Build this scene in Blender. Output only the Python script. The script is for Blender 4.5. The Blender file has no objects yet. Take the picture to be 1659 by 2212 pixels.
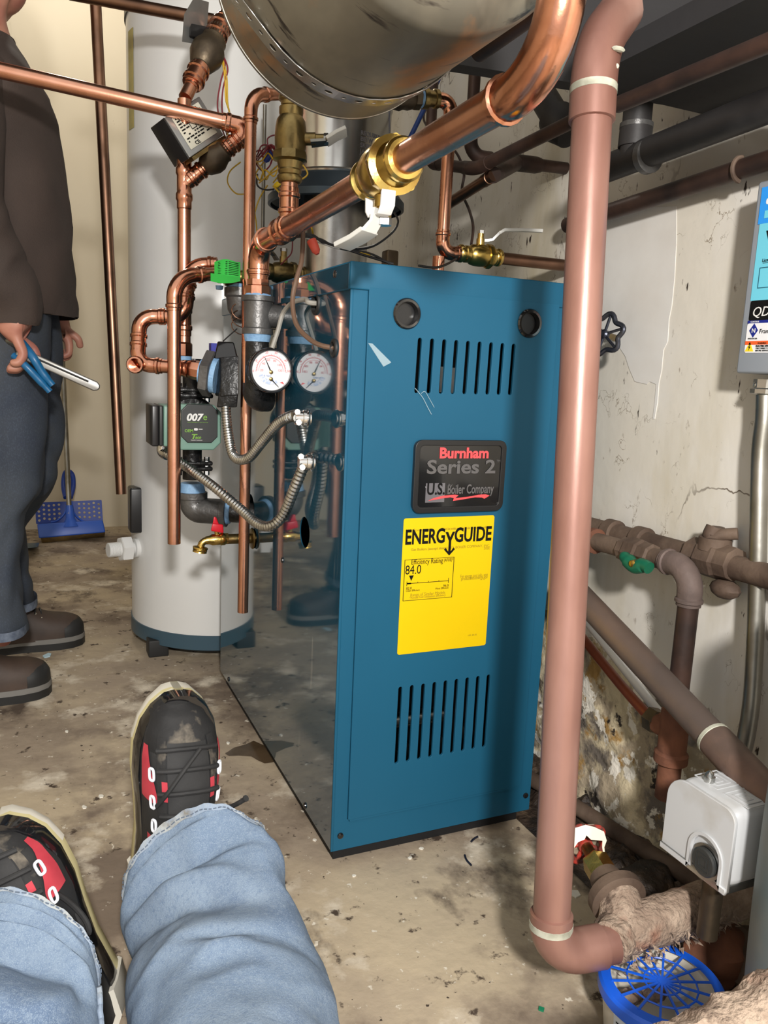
import bpy, bmesh, math, random
import numpy as np
from mathutils import Vector, Matrix, noise
random.seed(7)
SC = bpy.context.scene
COL = SC.collection
# ------------------------------------------------------------------ camera, world, lamps, exposure
IW, IH = 1659, 2212
FPX, YAW, PIT, ROL = 1708.26, -0.4228, 0.1736, 0.0452
CC = np.array([-.4408, -1.1357, .829])
_cy, _sy = math.cos(YAW), math.sin(YAW)
CF = np.array([-_sy*math.cos(PIT), _cy*math.cos(PIT), -math.sin(PIT)])
_r = np.array([_cy, _sy, 0.0]); _u = np.cross(_r, CF)
CR = _r*math.cos(ROL)+_u*math.sin(ROL); CU = -_r*math.sin(ROL)+_u*math.cos(ROL)
cam = bpy.data.cameras.new('camera'); co = bpy.data.objects.new('camera', cam); COL.objects.link(co)
cam.sensor_fit = 'VERTICAL'; cam.sensor_height = 32.0; cam.lens = 32.0*FPX/IH
cam.clip_start = .02
co.matrix_world = Matrix(((CR[0], CU[0], -CF[0], CC[0]), (CR[1], CU[1], -CF[1], CC[1]), (CR[2], CU[2], -CF[2], CC[2]), (0, 0, 0, 1)))
SC.camera = co
SC.view_settings.view_transform = 'Standard'
SC.view_settings.look = 'None'
SC.view_settings.gamma = 1.0
SC.view_settings.use_curve_mapping = False
SC.view_settings.exposure = 0.3
wd = bpy.data.worlds.new('world'); SC.world = wd; wd.use_nodes = True
wd.node_tree.nodes['Background'].inputs[0].default_value = (1.0, .97, .93, 1)
wd.node_tree.nodes['Background'].inputs[1].default_value = 0.84
def lamp(name, loc, energy, radius, color):
    l = bpy.data.lights.new(name, 'POINT'); l.energy = energy; l.shadow_soft_size = radius; l.color = color
    o = bpy.data.objects.new(name, l); o.location = loc; COL.objects.link(o); return o
lamp('work_lamp_light', (-.50, -1.75, 1.30), 152, .06, (1, .965, .92))      # hand lamp behind and above the seated person
lamp('ceiling_bulb_light', (-.25, 2.3, 2.62), 19, .05, (1, .93, .82))     # bare bulb at the back of the room
# ------------------------------------------------------------------ helpers
def V(a): return Vector((float(a[0]), float(a[1]), float(a[2])))
def ray(px, py): return CF+CR*(px-IW/2)/FPX-CU*(py-IH/2)/FPX
def P(px, py, t): return V(CC+ray(px, py)*t)          # world point seen at a pixel, t metres deep
def PL(ax, val, px, py):
    v = ray(px, py); return V(CC+v*((val-CC[ax])/v[ax]))
def PX(x, px, py): return PL(0, x, px, py)
def PY(y, px, py): return PL(1, y, px, py)
def PZ(z, px, py): return PL(2, z, px, py)
def T_OF(p): return float((np.array(p)-CC) @ CF)
def RAD(wpx, t): return wpx*.5*t/FPX

class MB:
    def __init__(s): s.v = []; s.f = []; s.m = []
    def add(s, vs, fs, mi=0):
        b = len(s.v); s.v += [Vector(v) for v in vs]; s.f += [tuple(i+b for i in f) for f in fs]; s.m += [mi]*len(fs); return s
    def quad(s, a, b, c, d, mi=0): return s.add([a, b, c, d], [(0, 1, 2, 3)], mi)
    def box(s, lo, hi, mi=0):
        x0, y0, z0 = lo; x1, y1, z1 = hi
        return s.hexa([(x0, y0, z0), (x1, y0, z0), (x1, y1, z0), (x0, y1, z0), (x0, y0, z1), (x1, y0, z1), (x1, y1, z1), (x0, y1, z1)], mi)
    def hexa(s, c, mi=0): return s.add(c, [(0, 3, 2, 1), (4, 5, 6, 7), (0, 1, 5, 4), (1, 2, 6, 5), (2, 3, 7, 6), (3, 0, 4, 7)], mi)
    def para(s, k, e1, e2, e3, mi=0):
        k = Vector(k); return s.hexa([k, k+e1, k+e1+e2, k+e2, k+e3, k+e1+e3, k+e1+e2+e3, k+e2+e3], mi)
    def tube(s, path, r, n=16, cap=True, mi=0, closed=False):
        path = [Vector(p) for p in path]; N = len(path)
        rr = r if isinstance(r, (list, tuple)) else [r]*N
        rings = []; up = None
        for i in range(N):
            if closed: d = path[(i+1) % N]-path[i-1]
            else: d = path[min(i+1, N-1)]-path[max(i-1, 0)]
            if d.length < 1e-9: d = Vector((0, 0, 1))
            d.normalize()
            if up is None:
                up = d.orthogonal().normalized()
            up = (up-d*up.dot(d))
            if up.length < 1e-6: up = d.orthogonal()
            up.normalize(); w = d.cross(up)
            rings.append([path[i]+(up*math.cos(2*math.pi*k/n)+w*math.sin(2*math.pi*k/n))*rr[i] for k in range(n)])
        vs = [p for rg in rings for p in rg]; fs = []
        for i in range(N if closed else N-1):
            j = (i+1) % N
            for k in range(n):
                k2 = (k+1) % n
                fs.append((i*n+k, i*n+k2, j*n+k2, j*n+k))
        if cap and not closed:
            fs.append(tuple(range(n-1, -1, -1))); fs.append(tuple((N-1)*n+k for k in range(n)))
        return s.add(vs, fs, mi)
    def lathe(s, o, d, prof, n=32, cap=True, mi=0):
        """prof: list of (distance along d, radius)"""
        o = Vector(o); d = Vector(d).normalized(); a = d.orthogonal().normalized(); b = d.cross(a)
        vs = []; fs = []
        for (h, r) in prof:
            for k in range(n):
                t = 2*math.pi*k/n; vs.append(o+d*h+(a*math.cos(t)+b*math.sin(t))*max(r, 1e-5))
        for i in range(len(prof)-1):
            for k in range(n):
                k2 = (k+1) % n; fs.append((i*n+k, i*n+k2, (i+1)*n+k2, (i+1)*n+k))
        if cap:
            fs.append(tuple(range(n-1, -1, -1))); fs.append(tuple((len(prof)-1)*n+k for k in range(n)))
        return s.add(vs, fs, mi)
    def rings(s, rings, cap=True, mi=0, closed=True):
        n = len(rings[0]); vs = [p for r in rings for p in r]; fs = []
        for i in range(len(rings)-1):
            for k in range(n if closed else n-1):
                k2 = (k+1) % n; fs.append((i*n+k, i*n+k2, (i+1)*n+k2, (i+1)*n+k))
        if cap and closed:
            fs.append(tuple(range(n-1, -1, -1))); fs.append(tuple((len(rings)-1)*n+k for k in range(n)))
        return s.add(vs, fs, mi)
    def grid(s, fn, nu, nv, mi=0):
        vs = [fn(i/nu, j/nv) for j in range(nv+1) for i in range(nu+1)]; fs = []
        for j in range(nv):
            for i in range(nu):
                a = j*(nu+1)+i; fs.append((a, a+1, a+nu+2, a+nu+1))
        return s.add(vs, fs, mi)
    def sphere(s, c, r, n=12, mi=0, sc=(1, 1, 1)):
        c = Vector(c); prof = []
        m = n//2
        rings = []
        for i in range(m+1):
            a = math.pi*i/m; rings.append([c+Vector((r*sc[0]*max(math.sin(a), 1e-3)*math.cos(2*math.pi*k/n), r*sc[1]*max(math.sin(a), 1e-3)*math.sin(2*math.pi*k/n), -r*sc[2]*math.cos(a))) for k in range(n)])
        return s.rings(rings, True, mi)
    def mesh(s, name, mats, org, smooth=True, angle=35, bevel=0, fix=True):
        me = bpy.data.meshes.new(name); o = Vector(org)
        me.from_pydata([v-o for v in s.v], [], s.f)
        ms = mats if isinstance(mats, (list, tuple)) else [mats]
        for m in ms: me.materials.append(m)
        if len(ms) > 1: me.polygons.foreach_set('material_index', s.m)
        if fix or bevel:
            bm = bmesh.new(); bm.from_mesh(me)
            if bevel:
                bmesh.ops.remove_doubles(bm, verts=bm.verts, dist=1e-6)
                es = [e for e in bm.edges if len(e.link_faces) == 2 and e.calc_face_angle(0) > math.radians(40)]
                bmesh.ops.bevel(bm, geom=es, offset=bevel, segments=3, profile=.5, affect='EDGES', clamp_overlap=True)
            bmesh.ops.recalc_face_normals(bm, faces=bm.faces); bm.to_mesh(me); bm.free()
        if smooth:
            me.shade_smooth(); me.set_sharp_from_angle(angle=math.radians(angle))
        me.update(); return me

def link(name, me, parent=None, org=(0, 0, 0)):
    o = bpy.data.objects.new(name, me); COL.objects.link(o)
    if parent is not None: o.parent = parent
    else: o.location = org
    return o
class Thing:
    """a top-level Empty with parts; parts authored in world coordinates"""
    def __init__(s, name, label, cat, loc, group=None):
        s.o = bpy.data.objects.new(name, None); COL.objects.link(s.o); s.loc = Vector(loc); s.o.location = s.loc
        s.o.empty_display_size = .05
        s.o['label'] = label; s.o['category'] = cat
        if group: s.o['group'] = group
    def part(s, name, mb, mat, parent=None, label=None, **k):
        me = mb.mesh(name, mat, s.loc, **k); o = link(name, me, parent or s.o)
        if label: o['label'] = label
        return o
    def add(s, name, me, parent=None, label=None):
        o = link(name, me, parent or s.o)
        if label: o['label'] = label
        return o
def solo(name, mb, mat, label, cat, loc, group=None, **k):
    me = mb.mesh(name, mat, loc, **k); o = link(name, me, None, loc); o['label'] = label; o['category'] = cat
    if group: o['group'] = group
    return o
def struct(name, mb, mat, loc=(0, 0, 0), **k):
    o = link(name, mb.mesh(name, mat, loc, **k), None, loc); o['kind'] = 'structure'; return o

# ---- flat plates with holes (2D curve fill), and lettering
def curve_mesh(name, cu, M, mat, org):
    ob = bpy.data.objects.new('tmp', cu); COL.objects.link(ob)
    dg = bpy.context.evaluated_depsgraph_get(); dg.update()
    me = bpy.data.meshes.new_from_object(ob.evaluated_get(dg)); bpy.data.objects.remove(ob); bpy.data.curves.remove(cu)
    me.name = name; me.materials.clear(); me.materials.append(mat)
    me.transform(Matrix.Translation(-Vector(org)) @ M); return me
def frame(o, ex, ey):
    ex = Vector(ex).normalized(); ey = Vector(ey); ey = (ey-ex*ey.dot(ex)).normalized(); ez = ex.cross(ey); o = Vector(o)
    return Matrix(((ex[0], ey[0], ez[0], o[0]), (ex[1], ey[1], ez[1], o[1]), (ex[2], ey[2], ez[2], o[2]), (0, 0, 0, 1)))
def plate(name, outer, holes, th, M, mat, org, bev=0):
    cu = bpy.data.curves.new('tmp', 'CURVE'); cu.dimensions = '2D'; cu.fill_mode = 'BOTH'; cu.extrude = th/2; cu.bevel_depth = bev
    for pl in [outer]+holes:
        sp = cu.splines.new('POLY'); sp.points.add(len(pl)-1)
        for i, p in enumerate(pl): sp.points[i].co = (p[0], p[1], 0, 1)
        sp.use_cyclic_u = True
    return curve_mesh(name, cu, M, mat, org)
def rect(x0, y0, x1, y1, r=0, n=5):
    if r <= 0: return [(x0, y0), (x1, y0), (x1, y1), (x0, y1)]
    o = []
    for cx, cy, a in ((x1-r, y0+r, -90), (x1-r, y1-r, 0), (x0+r, y1-r, 90), (x0+r, y0+r, 180)):
        for i in range(n+1):
            t = math.radians(a+90*i/n); o.append((cx+r*math.cos(t), cy+r*math.sin(t)))
    return o
def circ(cx, cy, r, n=28): return [(cx+r*math.cos(2*math.pi*i/n), cy+r*math.sin(2*math.pi*i/n)) for i in range(n)]
def text_mesh(s, size, M, mat, org, bold=0, sx=1, shear=0, align='LEFT', th=.0003, spacing=1, name='lettering'):
    me = text_one(s, size, M, mat, org, bold, sx, shear, align, th, spacing, name)
    o = M.translation-Vector(org); lim = size*(1.2*len(s)+1.5)*max(sx, .6)
    if any((v.co-o).length > lim for v in me.vertices):      # a stroke offset can throw a stray spike: set that word without it
        me = text_one(s, size, M, mat, org, 0, sx, shear, align, th, spacing, name)
    return me
def text_one(s, size, M, mat, org, bold=0, sx=1, shear=0, align='LEFT', th=.0003, spacing=1, name='lettering'):
    cu = bpy.data.curves.new('tmp', 'FONT'); cu.body = s; cu.size = size; cu.offset = bold*size; cu.shear = shear; cu.align_x = align
    cu.extrude = th/2; cu.resolution_u = 3; cu.space_character = spacing
    return curve_mesh(name, cu, M @ Matrix.Diagonal((sx, 1, 1, 1)), mat, org)

# ---- paths
def fillet(pts, rad, n=8):
    pts = [Vector(p) for p in pts]; out = [pts[0]]; arcs = []
    rads = rad if isinstance(rad, (list, tuple)) else [rad]*len(pts)
    for i in range(1, len(pts)-1):
        c = pts[i]; d1 = (c-pts[i-1]); d2 = (pts[i+1]-c); L = min(d1.length, d2.length)*.48; d1.normalize(); d2.normalize()
        cr = min(rads[i], L); a = c-d1*cr; b = c+d2*cr; arc = []
        ang = d1.angle(d2)
        for k in range(n+1):
            t = k/n
            # quadratic-ish rational arc
            w = math.cos(ang/2); q = (1-t)**2+2*w*t*(1-t)+t*t
            arc.append((a*(1-t)**2+c*(2*w*t*(1-t))+b*t*t)/q)
        out += arc; arcs.append((arc, d1, d2, cr))
    out.append(pts[-1]); return out, arcs
def spline(pts, n=8):
    pts = [Vector(p) for p in pts]; out = []
    for i in range(len(pts)-1):
        p0 = pts[max(i-1, 0)]; p1 = pts[i]; p2 = pts[i+1]; p3 = pts[min(i+2, len(pts)-1)]
        for k in range(n):
            t = k/n
            out.append(.5*((2*p1)+(p2-p0)*t+(2*p0-5*p1+4*p2-p3)*t*t+(3*p1-p0-3*p2+p3)*t**3))
    out.append(pts[-1]); return out
def elbow_mb(arc, d1, d2, r, ext=1.6, bead=True):
    a = arc[0]; b = arc[-1]; e = r*ext
    path = []; rad = []
    if bead:
        prof = [(1, 1.02), (.98, 1.12), (.78, 1.12), (.7, 1.27), (.5, 1.27), (.42, 1.12), (.02, 1.13)]
    else:
        prof = [(1, 1.02), (.99, 1.13), (.02, 1.13)]
    for h, q in prof: path.append(a-d1*e*h); rad.append(r*q)
    for p in arc: path.append(p); rad.append(r*1.14)
    for h, q in reversed(prof): path.append(b+d2*e*h); rad.append(r*q)
    return MB().tube(path, rad, 18, cap=True)
def sleeve_mb(p, d, r, L, kind='press'):
    if kind == 'press':
        pr = [(0, 1.01), (.02, 1.12), (.16, 1.12), (.2, 1.28), (.3, 1.28), (.34, 1.12), (.66, 1.12), (.7, 1.28), (.8, 1.28), (.84, 1.12), (.98, 1.12), (1, 1.01)]
    elif kind == 'half':
        pr = [(0, 1.01), (.04, 1.12), (.4, 1.12), (.48, 1.28), (.68, 1.28), (.76, 1.12), (.96, 1.12), (1, 1.01)]
    else:
        pr = [(0, 1.01), (.04, 1.12), (.96, 1.12), (1, 1.01)]
    return MB().lathe(Vector(p)-Vector(d).normalized()*L/2, d, [(h*L, r*q) for h, q in pr], 20)
def run(name, label, cat, pts, r, mat, fmat=None, cr=2.2, couplings=(), elbows=True, bead=True, open_end=False, group=None, ext=1.6):
    fmat = fmat or mat
    t = Thing(name, label, cat, pts[-1] if Vector(pts[-1]).z < Vector(pts[0]).z else pts[0], group)
    path, arcs = fillet(pts, r*cr)
    mb = MB().tube(path, r, 20)
    t.part('pipe', mb, mat)
    if elbows:
        for (arc, d1, d2, c) in arcs: t.part('elbow', elbow_mb(arc, d1, d2, r, ext, bead), fmat)
    for (p, d, L, kind) in couplings: t.part('coupling', sleeve_mb(p, d, r, L, kind), fmat)
    return t

# ---- materials
def nodes(m):
    m.use_nodes = True; return m.node_tree.nodes, m.node_tree.links
def mat(name, c, rough=.5, metal=0, c2=None, scale=8, detail=5, bump=0, bscale=60, rvar=0, coat=0, coords='Object', contrast=(.35, .65), stretch=None, spec=None, aniso=0):
    m = bpy.data.materials.new(name); n, l = nodes(m); b = n['Principled BSDF']
    b.inputs['Base Color'].default_value = (*c, 1); b.inputs['Roughness'].default_value = rough; b.inputs['Metallic'].default_value = metal
    if coat: b.inputs['Coat Weight'].default_value = coat; b.inputs['Coat Roughness'].default_value = .04
    if spec is not None: b.inputs['Specular IOR Level'].default_value = spec
    if c2 or bump or rvar:
        tc = n.new('ShaderNodeTexCoord'); src = tc.outputs[coords]
        if stretch:
            mp = n.new('ShaderNodeMapping'); mp.inputs['Scale'].default_value = stretch; l.new(src, mp.inputs[0]); src = mp.outputs[0]
        nz = n.new('ShaderNodeTexNoise'); nz.inputs['Scale'].default_value = scale; nz.inputs['Detail'].default_value = detail; l.new(src, nz.inputs['Vector'])
        rp = n.new('ShaderNodeMapRange'); rp.inputs[1].default_value = contrast[0]; rp.inputs[2].default_value = contrast[1]; l.new(nz.outputs[0], rp.inputs[0])
        if c2:
            mx = n.new('ShaderNodeMix'); mx.data_type = 'RGBA'; mx.inputs[6].default_value = (*c, 1); mx.inputs[7].default_value = (*c2, 1)
            l.new(rp.outputs[0], mx.inputs[0]); l.new(mx.outputs[2], b.inputs['Base Color'])
        if rvar:
            r2 = n.new('ShaderNodeMapRange'); r2.inputs[3].default_value = rough-rvar; r2.inputs[4].default_value = rough+rvar
            l.new(nz.outputs[0], r2.inputs[0]); l.new(r2.outputs[0], b.inputs['Roughness'])
        if bump:
            nb = n.new('ShaderNodeTexNoise'); nb.inputs['Scale'].default_value = bscale; nb.inputs['Detail'].default_value = 6; l.new(src, nb.inputs['Vector'])
            bp = n.new('ShaderNodeBump'); bp.inputs['Strength'].default_value = min(1, bump); bp.inputs['Distance'].default_value = .003*max(1, bump); l.new(nb.outputs[0], bp.inputs['Height']); l.new(bp.outputs[0], b.inputs['Normal'])
    return m
def sr(r, g, b):  # sRGB 0-255 -> linear
    f = lambda c: (c/255/12.92) if c/255 <= .04045 else ((c/255+.055)/1.055)**2.4
    return (f(r), f(g), f(b))
M = {}
M['copper'] = mat('copper', (.74, .39, .27), .26, 1, (.58, .27, .17), 14, rvar=.1, bump=.05, bscale=90)
M['copper_shine'] = mat('copper_fitting', (.70, .34, .22), .2, 1, (.5, .22, .135), 20, rvar=.07, bump=.12, bscale=70)
M['copper_dim'] = mat('copper_tarnished', (.30, .165, .105), .36, 1, (.16, .09, .06), 10, rvar=.1)
M['copper_old'] = mat('copper_oxidised', sr(160, 121, 109), .38, .3, sr(124, 86, 75), 9, rvar=.12, bump=.15, bscale=40, stretch=(1, 1, .35))
M['copper_black'] = mat('copper_blackened', sr(78, 58, 50), .5, .4, sr(42, 34, 32), 12, rvar=.1, bump=.2)
M['pipe_black'] = mat('iron_black_pipe', sr(52, 50, 50), .55, .1, sr(36, 34, 34), 10, bump=.2)
M['iron'] = mat('cast_iron', sr(104, 103, 102), .4, .5, sr(70, 69, 68), 16, rvar=.1, bump=.35, bscale=120)
M['iron_black'] = mat('black_iron', (.008, .008, .009), .3, .2, (.02, .02, .02), 20, bump=.9, bscale=80)
M['iron_rusty'] = mat('rusty_iron', sr(110, 92, 78), .75, .15, sr(74, 58, 48), 14, bump=.6, bscale=60)
M['iron_rust_red'] = mat('red_rusty_iron', sr(128, 82, 60), .8, .1, sr(84, 52, 40), 18, bump=.6)
M['brass'] = mat('brass', (.72, .52, .16), .24, 1, (.5, .34, .09), 12, rvar=.08, bump=.15, bscale=90)
M['brass_dull'] = mat('dull_brass', (.34, .25, .1), .36, 1, (.2, .145, .06), 12, rvar=.1, bump=.4, bscale=70)
M['brass_dark'] = mat('dark_brass', (.16, .12, .075), .45, .85, (.09, .07, .05), 12, rvar=.1, bump=.4)
M['steel'] = mat('bright_steel', (.62, .62, .6), .22, 1, (.5, .5, .48), 12, rvar=.08)
M['steel_dull'] = mat('dull_steel', (.35, .34, .31), .42, 1, (.22, .21, .18), 12, rvar=.12, bump=.1)
M['galv'] = mat('galvanised_steel', (.55, .55, .54), .3, 1, (.36, .36, .35), 22, rvar=.1, bump=.06)
M['chrome'] = mat('chrome', (.75, .75, .74), .12, 1)
M['zinc'] = mat('zinc_flex', (.6, .6, .58), .28, 1, (.42, .42, .4), 30)
M['white_plastic'] = mat('white_plastic', sr(222, 222, 220), .35)
M['white_handle'] = mat('white_vinyl', sr(205, 205, 200), .4)
M['black_plastic'] = mat('black_plastic', (.012, .012, .013), .35)
M['black_gloss'] = mat('black_gloss', (.008, .008, .009), .12, coat=.5)
M['rubber'] = mat('black_rubber', (.015, .015, .015), .6)
M['sealant'] = mat('light_blue_sealant', sr(140, 180, 215), .5, 0, sr(112, 150, 190), 40, bump=.6, bscale=120)
M['teal'] = mat('teal_enamel', sr(27, 88, 117), .5, 0, sr(25, 84, 112), 3, spec=.25)
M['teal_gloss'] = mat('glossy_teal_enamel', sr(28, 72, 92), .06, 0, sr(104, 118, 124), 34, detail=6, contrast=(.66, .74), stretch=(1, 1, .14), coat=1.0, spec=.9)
M['dark'] = mat('dark_interior', (.006, .006, .007), .7)
M['tank_white'] = mat('white_enamel', sr(222, 223, 222), .28, 0, sr(214, 214, 212), 2, coat=.2)
M['tank_band'] = mat('slate_blue_enamel', sr(58, 82, 96), .35)
# ------------------------------------------------------------------ setting materials
def layered(name, base, layers, rough=.8, bump=.3, bscale=40, bdist=.004, coords='Object', cracks=None, spec=.3, rough_layers=()):
    """layers: (colour, noise scale, detail, lo, hi, stretch, offset); later layers lie on top"""
    m = bpy.data.materials.new(name); n, l = nodes(m); b = n['Principled BSDF']; b.inputs['Specular IOR Level'].default_value = spec
    b.inputs['Roughness'].default_value = rough
    tc = n.new('ShaderNodeTexCoord'); cur = None; hs = []
    for i, (c, sc, det, lo, hi, st, off) in enumerate(layers):
        mp = n.new('ShaderNodeMapping'); mp.inputs['Scale'].default_value = st or (1, 1, 1); mp.inputs['Location'].default_value = off
        l.new(tc.outputs[coords], mp.inputs[0])
        nz = n.new('ShaderNodeTexNoise'); nz.inputs['Scale'].default_value = sc; nz.inputs['Detail'].default_value = det; nz.inputs['Roughness'].default_value = .62
        l.new(mp.outputs[0], nz.inputs['Vector'])
        rp = n.new('ShaderNodeMapRange'); rp.inputs[1].default_value = lo; rp.inputs[2].default_value = hi; l.new(nz.outputs[0], rp.inputs[0])
        mx = n.new('ShaderNodeMix'); mx.data_type = 'RGBA'; mx.inputs[7].default_value = (*c, 1)
        if cur is None: mx.inputs[6].default_value = (*base, 1)
        else: l.new(cur, mx.inputs[6])
        l.new(rp.outputs[0], mx.inputs[0]); cur = mx.outputs[2]
        if i in rough_layers:
            rr = n.new('ShaderNodeMapRange'); rr.inputs[3].default_value = rough; rr.inputs[4].default_value = .18; l.new(rp.outputs[0], rr.inputs[0]); l.new(rr.outputs[0], b.inputs['Roughness'])
    if cracks:
        for (c, sc, wid, mlo, mhi, st) in cracks:
            mp = n.new('ShaderNodeMapping'); mp.inputs['Scale'].default_value = st; l.new(tc.outputs[coords], mp.inputs[0])
            nw = n.new('ShaderNodeTexNoise'); nw.inputs['Scale'].default_value = sc*1.5; nw.inputs['Detail'].default_value = 5; l.new(mp.outputs[0], nw.inputs['Vector'])
            av = n.new('ShaderNodeMix'); av.data_type = 'VECTOR'; av.inputs[0].default_value = .22; l.new(mp.outputs[0], av.inputs[4]); l.new(nw.outputs['Color'], av.inputs[5])
            vo = n.new('ShaderNodeTexVoronoi'); vo.feature = 'DISTANCE_TO_EDGE'; vo.inputs['Scale'].default_value = sc; l.new(av.outputs[1], vo.inputs['Vector'])
            r1 = n.new('ShaderNodeMapRange'); r1.inputs[1].default_value = wid; r1.inputs[2].default_value = wid*.3; l.new(vo.outputs[0], r1.inputs[0])
            nm = n.new('ShaderNodeTexNoise'); nm.inputs['Scale'].default_value = sc*1.1; l.new(tc.outputs[coords], nm.inputs['Vector'])
            r2 = n.new('ShaderNodeMapRange'); r2.inputs[1].default_value = mlo; r2.inputs[2].default_value = mhi; l.new(nm.outputs[0], r2.inputs[0])
            mu = n.new('ShaderNodeMath'); mu.operation = 'MULTIPLY'; l.new(r1.outputs[0], mu.inputs[0]); l.new(r2.outputs[0], mu.inputs[1])
            mx = n.new('ShaderNodeMix'); mx.data_type = 'RGBA'; mx.inputs[7].default_value = (*c, 1); l.new(cur, mx.inputs[6]); l.new(mu.outputs[0], mx.inputs[0]); cur = mx.outputs[2]
    l.new(cur, b.inputs['Base Color'])
    nb = n.new('ShaderNodeTexNoise'); nb.inputs['Scale'].default_value = bscale; nb.inputs['Detail'].default_value = 8; l.new(tc.outputs[coords], nb.inputs['Vector'])
    bp = n.new('ShaderNodeBump'); bp.inputs['Strength'].default_value = bump; bp.inputs['Distance'].default_value = bdist; l.new(nb.outputs[0], bp.inputs['Height']); l.new(bp.outputs[0], b.inputs['Normal'])
    return m
O3 = (0, 0, 0)
M['floor'] = layered('worn_concrete', sr(160, 145, 127), [
    (sr(188, 172, 146), 2.2, 6, .42, .6, None, O3),
    (sr(122, 108, 94), 3.1, 9, .49, .6, None, (3, 1, 0)),
    (sr(216, 205, 186), 6, 9, .55, .66, None, (1, 5, 0)),
    (sr(88, 76, 66), 4.5, 9, .58, .67, (1, .7, 1), (7, 2, 0)),
    (sr(76, 64, 54), 22, 8, .61, .66, None, (2, 9, 0)),
    (sr(222, 214, 198), 46, 5, .64, .69, None, (5, 5, 0)),
    (sr(70, 60, 52), 70, 3, .68, .71, None, (8, 1, 0))], rough=.72, bump=.45, bscale=30, bdist=.006)
M['plaster'] = layered('cracked_white_plaster', sr(214, 208, 196), [
    (sr(222, 219, 214), 2.5, 4, .42, .6, (1, 1, .6), O3),
    (sr(192, 182, 158), 3.0, 5, .5, .7, (1, 1.5, .35), (4, 2, 0)),
    (sr(172, 160, 134), 2.0, 6, .6, .78, (1, 1, .4), (9, 3, 3)),
    (sr(134, 118, 102), 40, 5, .64, .72, (1, 1, .45), (2, 2, 2)),
    (sr(62, 52, 46), 30, 4, .68, .7, (1, 1.4, .35), (6, 1, 4)), (sr(70, 58, 50), 11, 6, .69, .705, (1, 1.6, .3), (3, 8, 4))], rough=.7, bump=.3, bscale=26,
    cracks=[(sr(110, 98, 86), 5, .012, .54, .66, (1, 1, .6)), (sr(150, 138, 122), 14, .02, .54, .66, (1, 1, .8))])
M['plaster_back'] = layered('cream_wall_paint', sr(212, 202, 180), [
    (sr(206, 194, 170), 1.5, 4, .4, .65, (1, 1, .5), O3),
    (sr(180, 168, 146), 5, 6, .62, .8, (1, 1, .35), (3, 3, 3)),
    (sr(120, 104, 88), 30, 4, .74, .78, (1, 1, .4), (1, 1, 1))], rough=.55, bump=.1, bscale=14)
M['rotten'] = layered('crumbled_plaster', sr(166, 152, 130), [
    (sr(204, 190, 160), 11, 7, .46, .52, None, O3),
    (sr(112, 104, 96), 9, 7, .5, .58, None, (2, 7, 3)),
    (sr(164, 130, 78), 12, 7, .56, .62, None, (5, 2, 8)),
    (sr(226, 220, 208), 13, 6, .55, .57, None, (1, 8, 2)),
    (sr(46, 40, 36), 17, 7, .6, .64, None, (8, 3, 1))], rough=.85, bump=.9, bscale=36, bdist=.01)
M['debris'] = layered('dark_rubble', sr(58, 46, 38), [  # dark brown rubble with paler and blacker noise patches
    (sr(100, 82, 64), 18, 6, .52, .66, None, O3), (sr(28, 23, 20), 11, 6, .48, .6, None, (4, 4, 4)), (sr(170, 156, 134), 45, 4, .66, .72, None, (2, 1, 5))], rough=.55, bump=1, bscale=60, bdist=.01, spec=.5)
M['board'] = mat('dark_board', sr(40, 39, 41), .85, 0, sr(30, 29, 30), 5, bump=.2, stretch=(.3, 1, 1))  # near-black board colour with slight random variation
M['ceiling'] = mat('dark_ceiling', sr(60, 57, 54), .9, 0, sr(44, 42, 40), 4)
# ------------------------------------------------------------------ setting
WX, BY = .55, 3.02
struct('floor', MB().box((-3.4, -2.6, -.05), (WX+.15, BY+.15, 0)), M['floor'], smooth=False)
struct('wall_right', MB().box((WX, -2.6, -.02), (WX+.15, BY+.15, 2.9)), M['plaster'], smooth=False)
struct('wall_back', MB().box((-3.4, BY, -.02), (WX, BY+.15, 2.9)), M['plaster_back'], smooth=False)
struct('wall_left', MB().box((-3.4, -2.6, -.02), (-3.25, BY, 2.9)), M['plaster_back'], smooth=False)
struct('ceiling', MB().box((-3.4, -.1, 2.85), (WX+.15, BY+.15, 2.95)), M['ceiling'], smooth=False)
# dark board hanging below the joists, right of the steel tank: its lower edge and its end against the wall
bY = -.1
a = PY(bY, 948, 133); b_ = PX(WX, 1568, 230)
zr_ = a.z+(PY(bY, 1400, 205).z-a.z)*(WX-a.x)/(PY(bY, 1400, 205).x-a.x)
struct('trim_4', MB().box((.3, -1.0, b_.z), (WX-.001, bY-.001, b_.z+.03)), M['board'], smooth=False)  # dark soffit plane added to keep the upper right corner dark
struct('trim_1', MB().hexa([(a.x-.01, bY, a.z), (WX-.001, bY, zr_), (WX-.001, bY+.03, zr_), (a.x-.01, bY+.03, a.z), (a.x-.01, bY, 1.7), (WX-.001, bY, 1.7), (WX-.001, bY+.03, 1.7), (a.x-.01, bY+.03, 1.7)]), M['board'], smooth=False)
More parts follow.
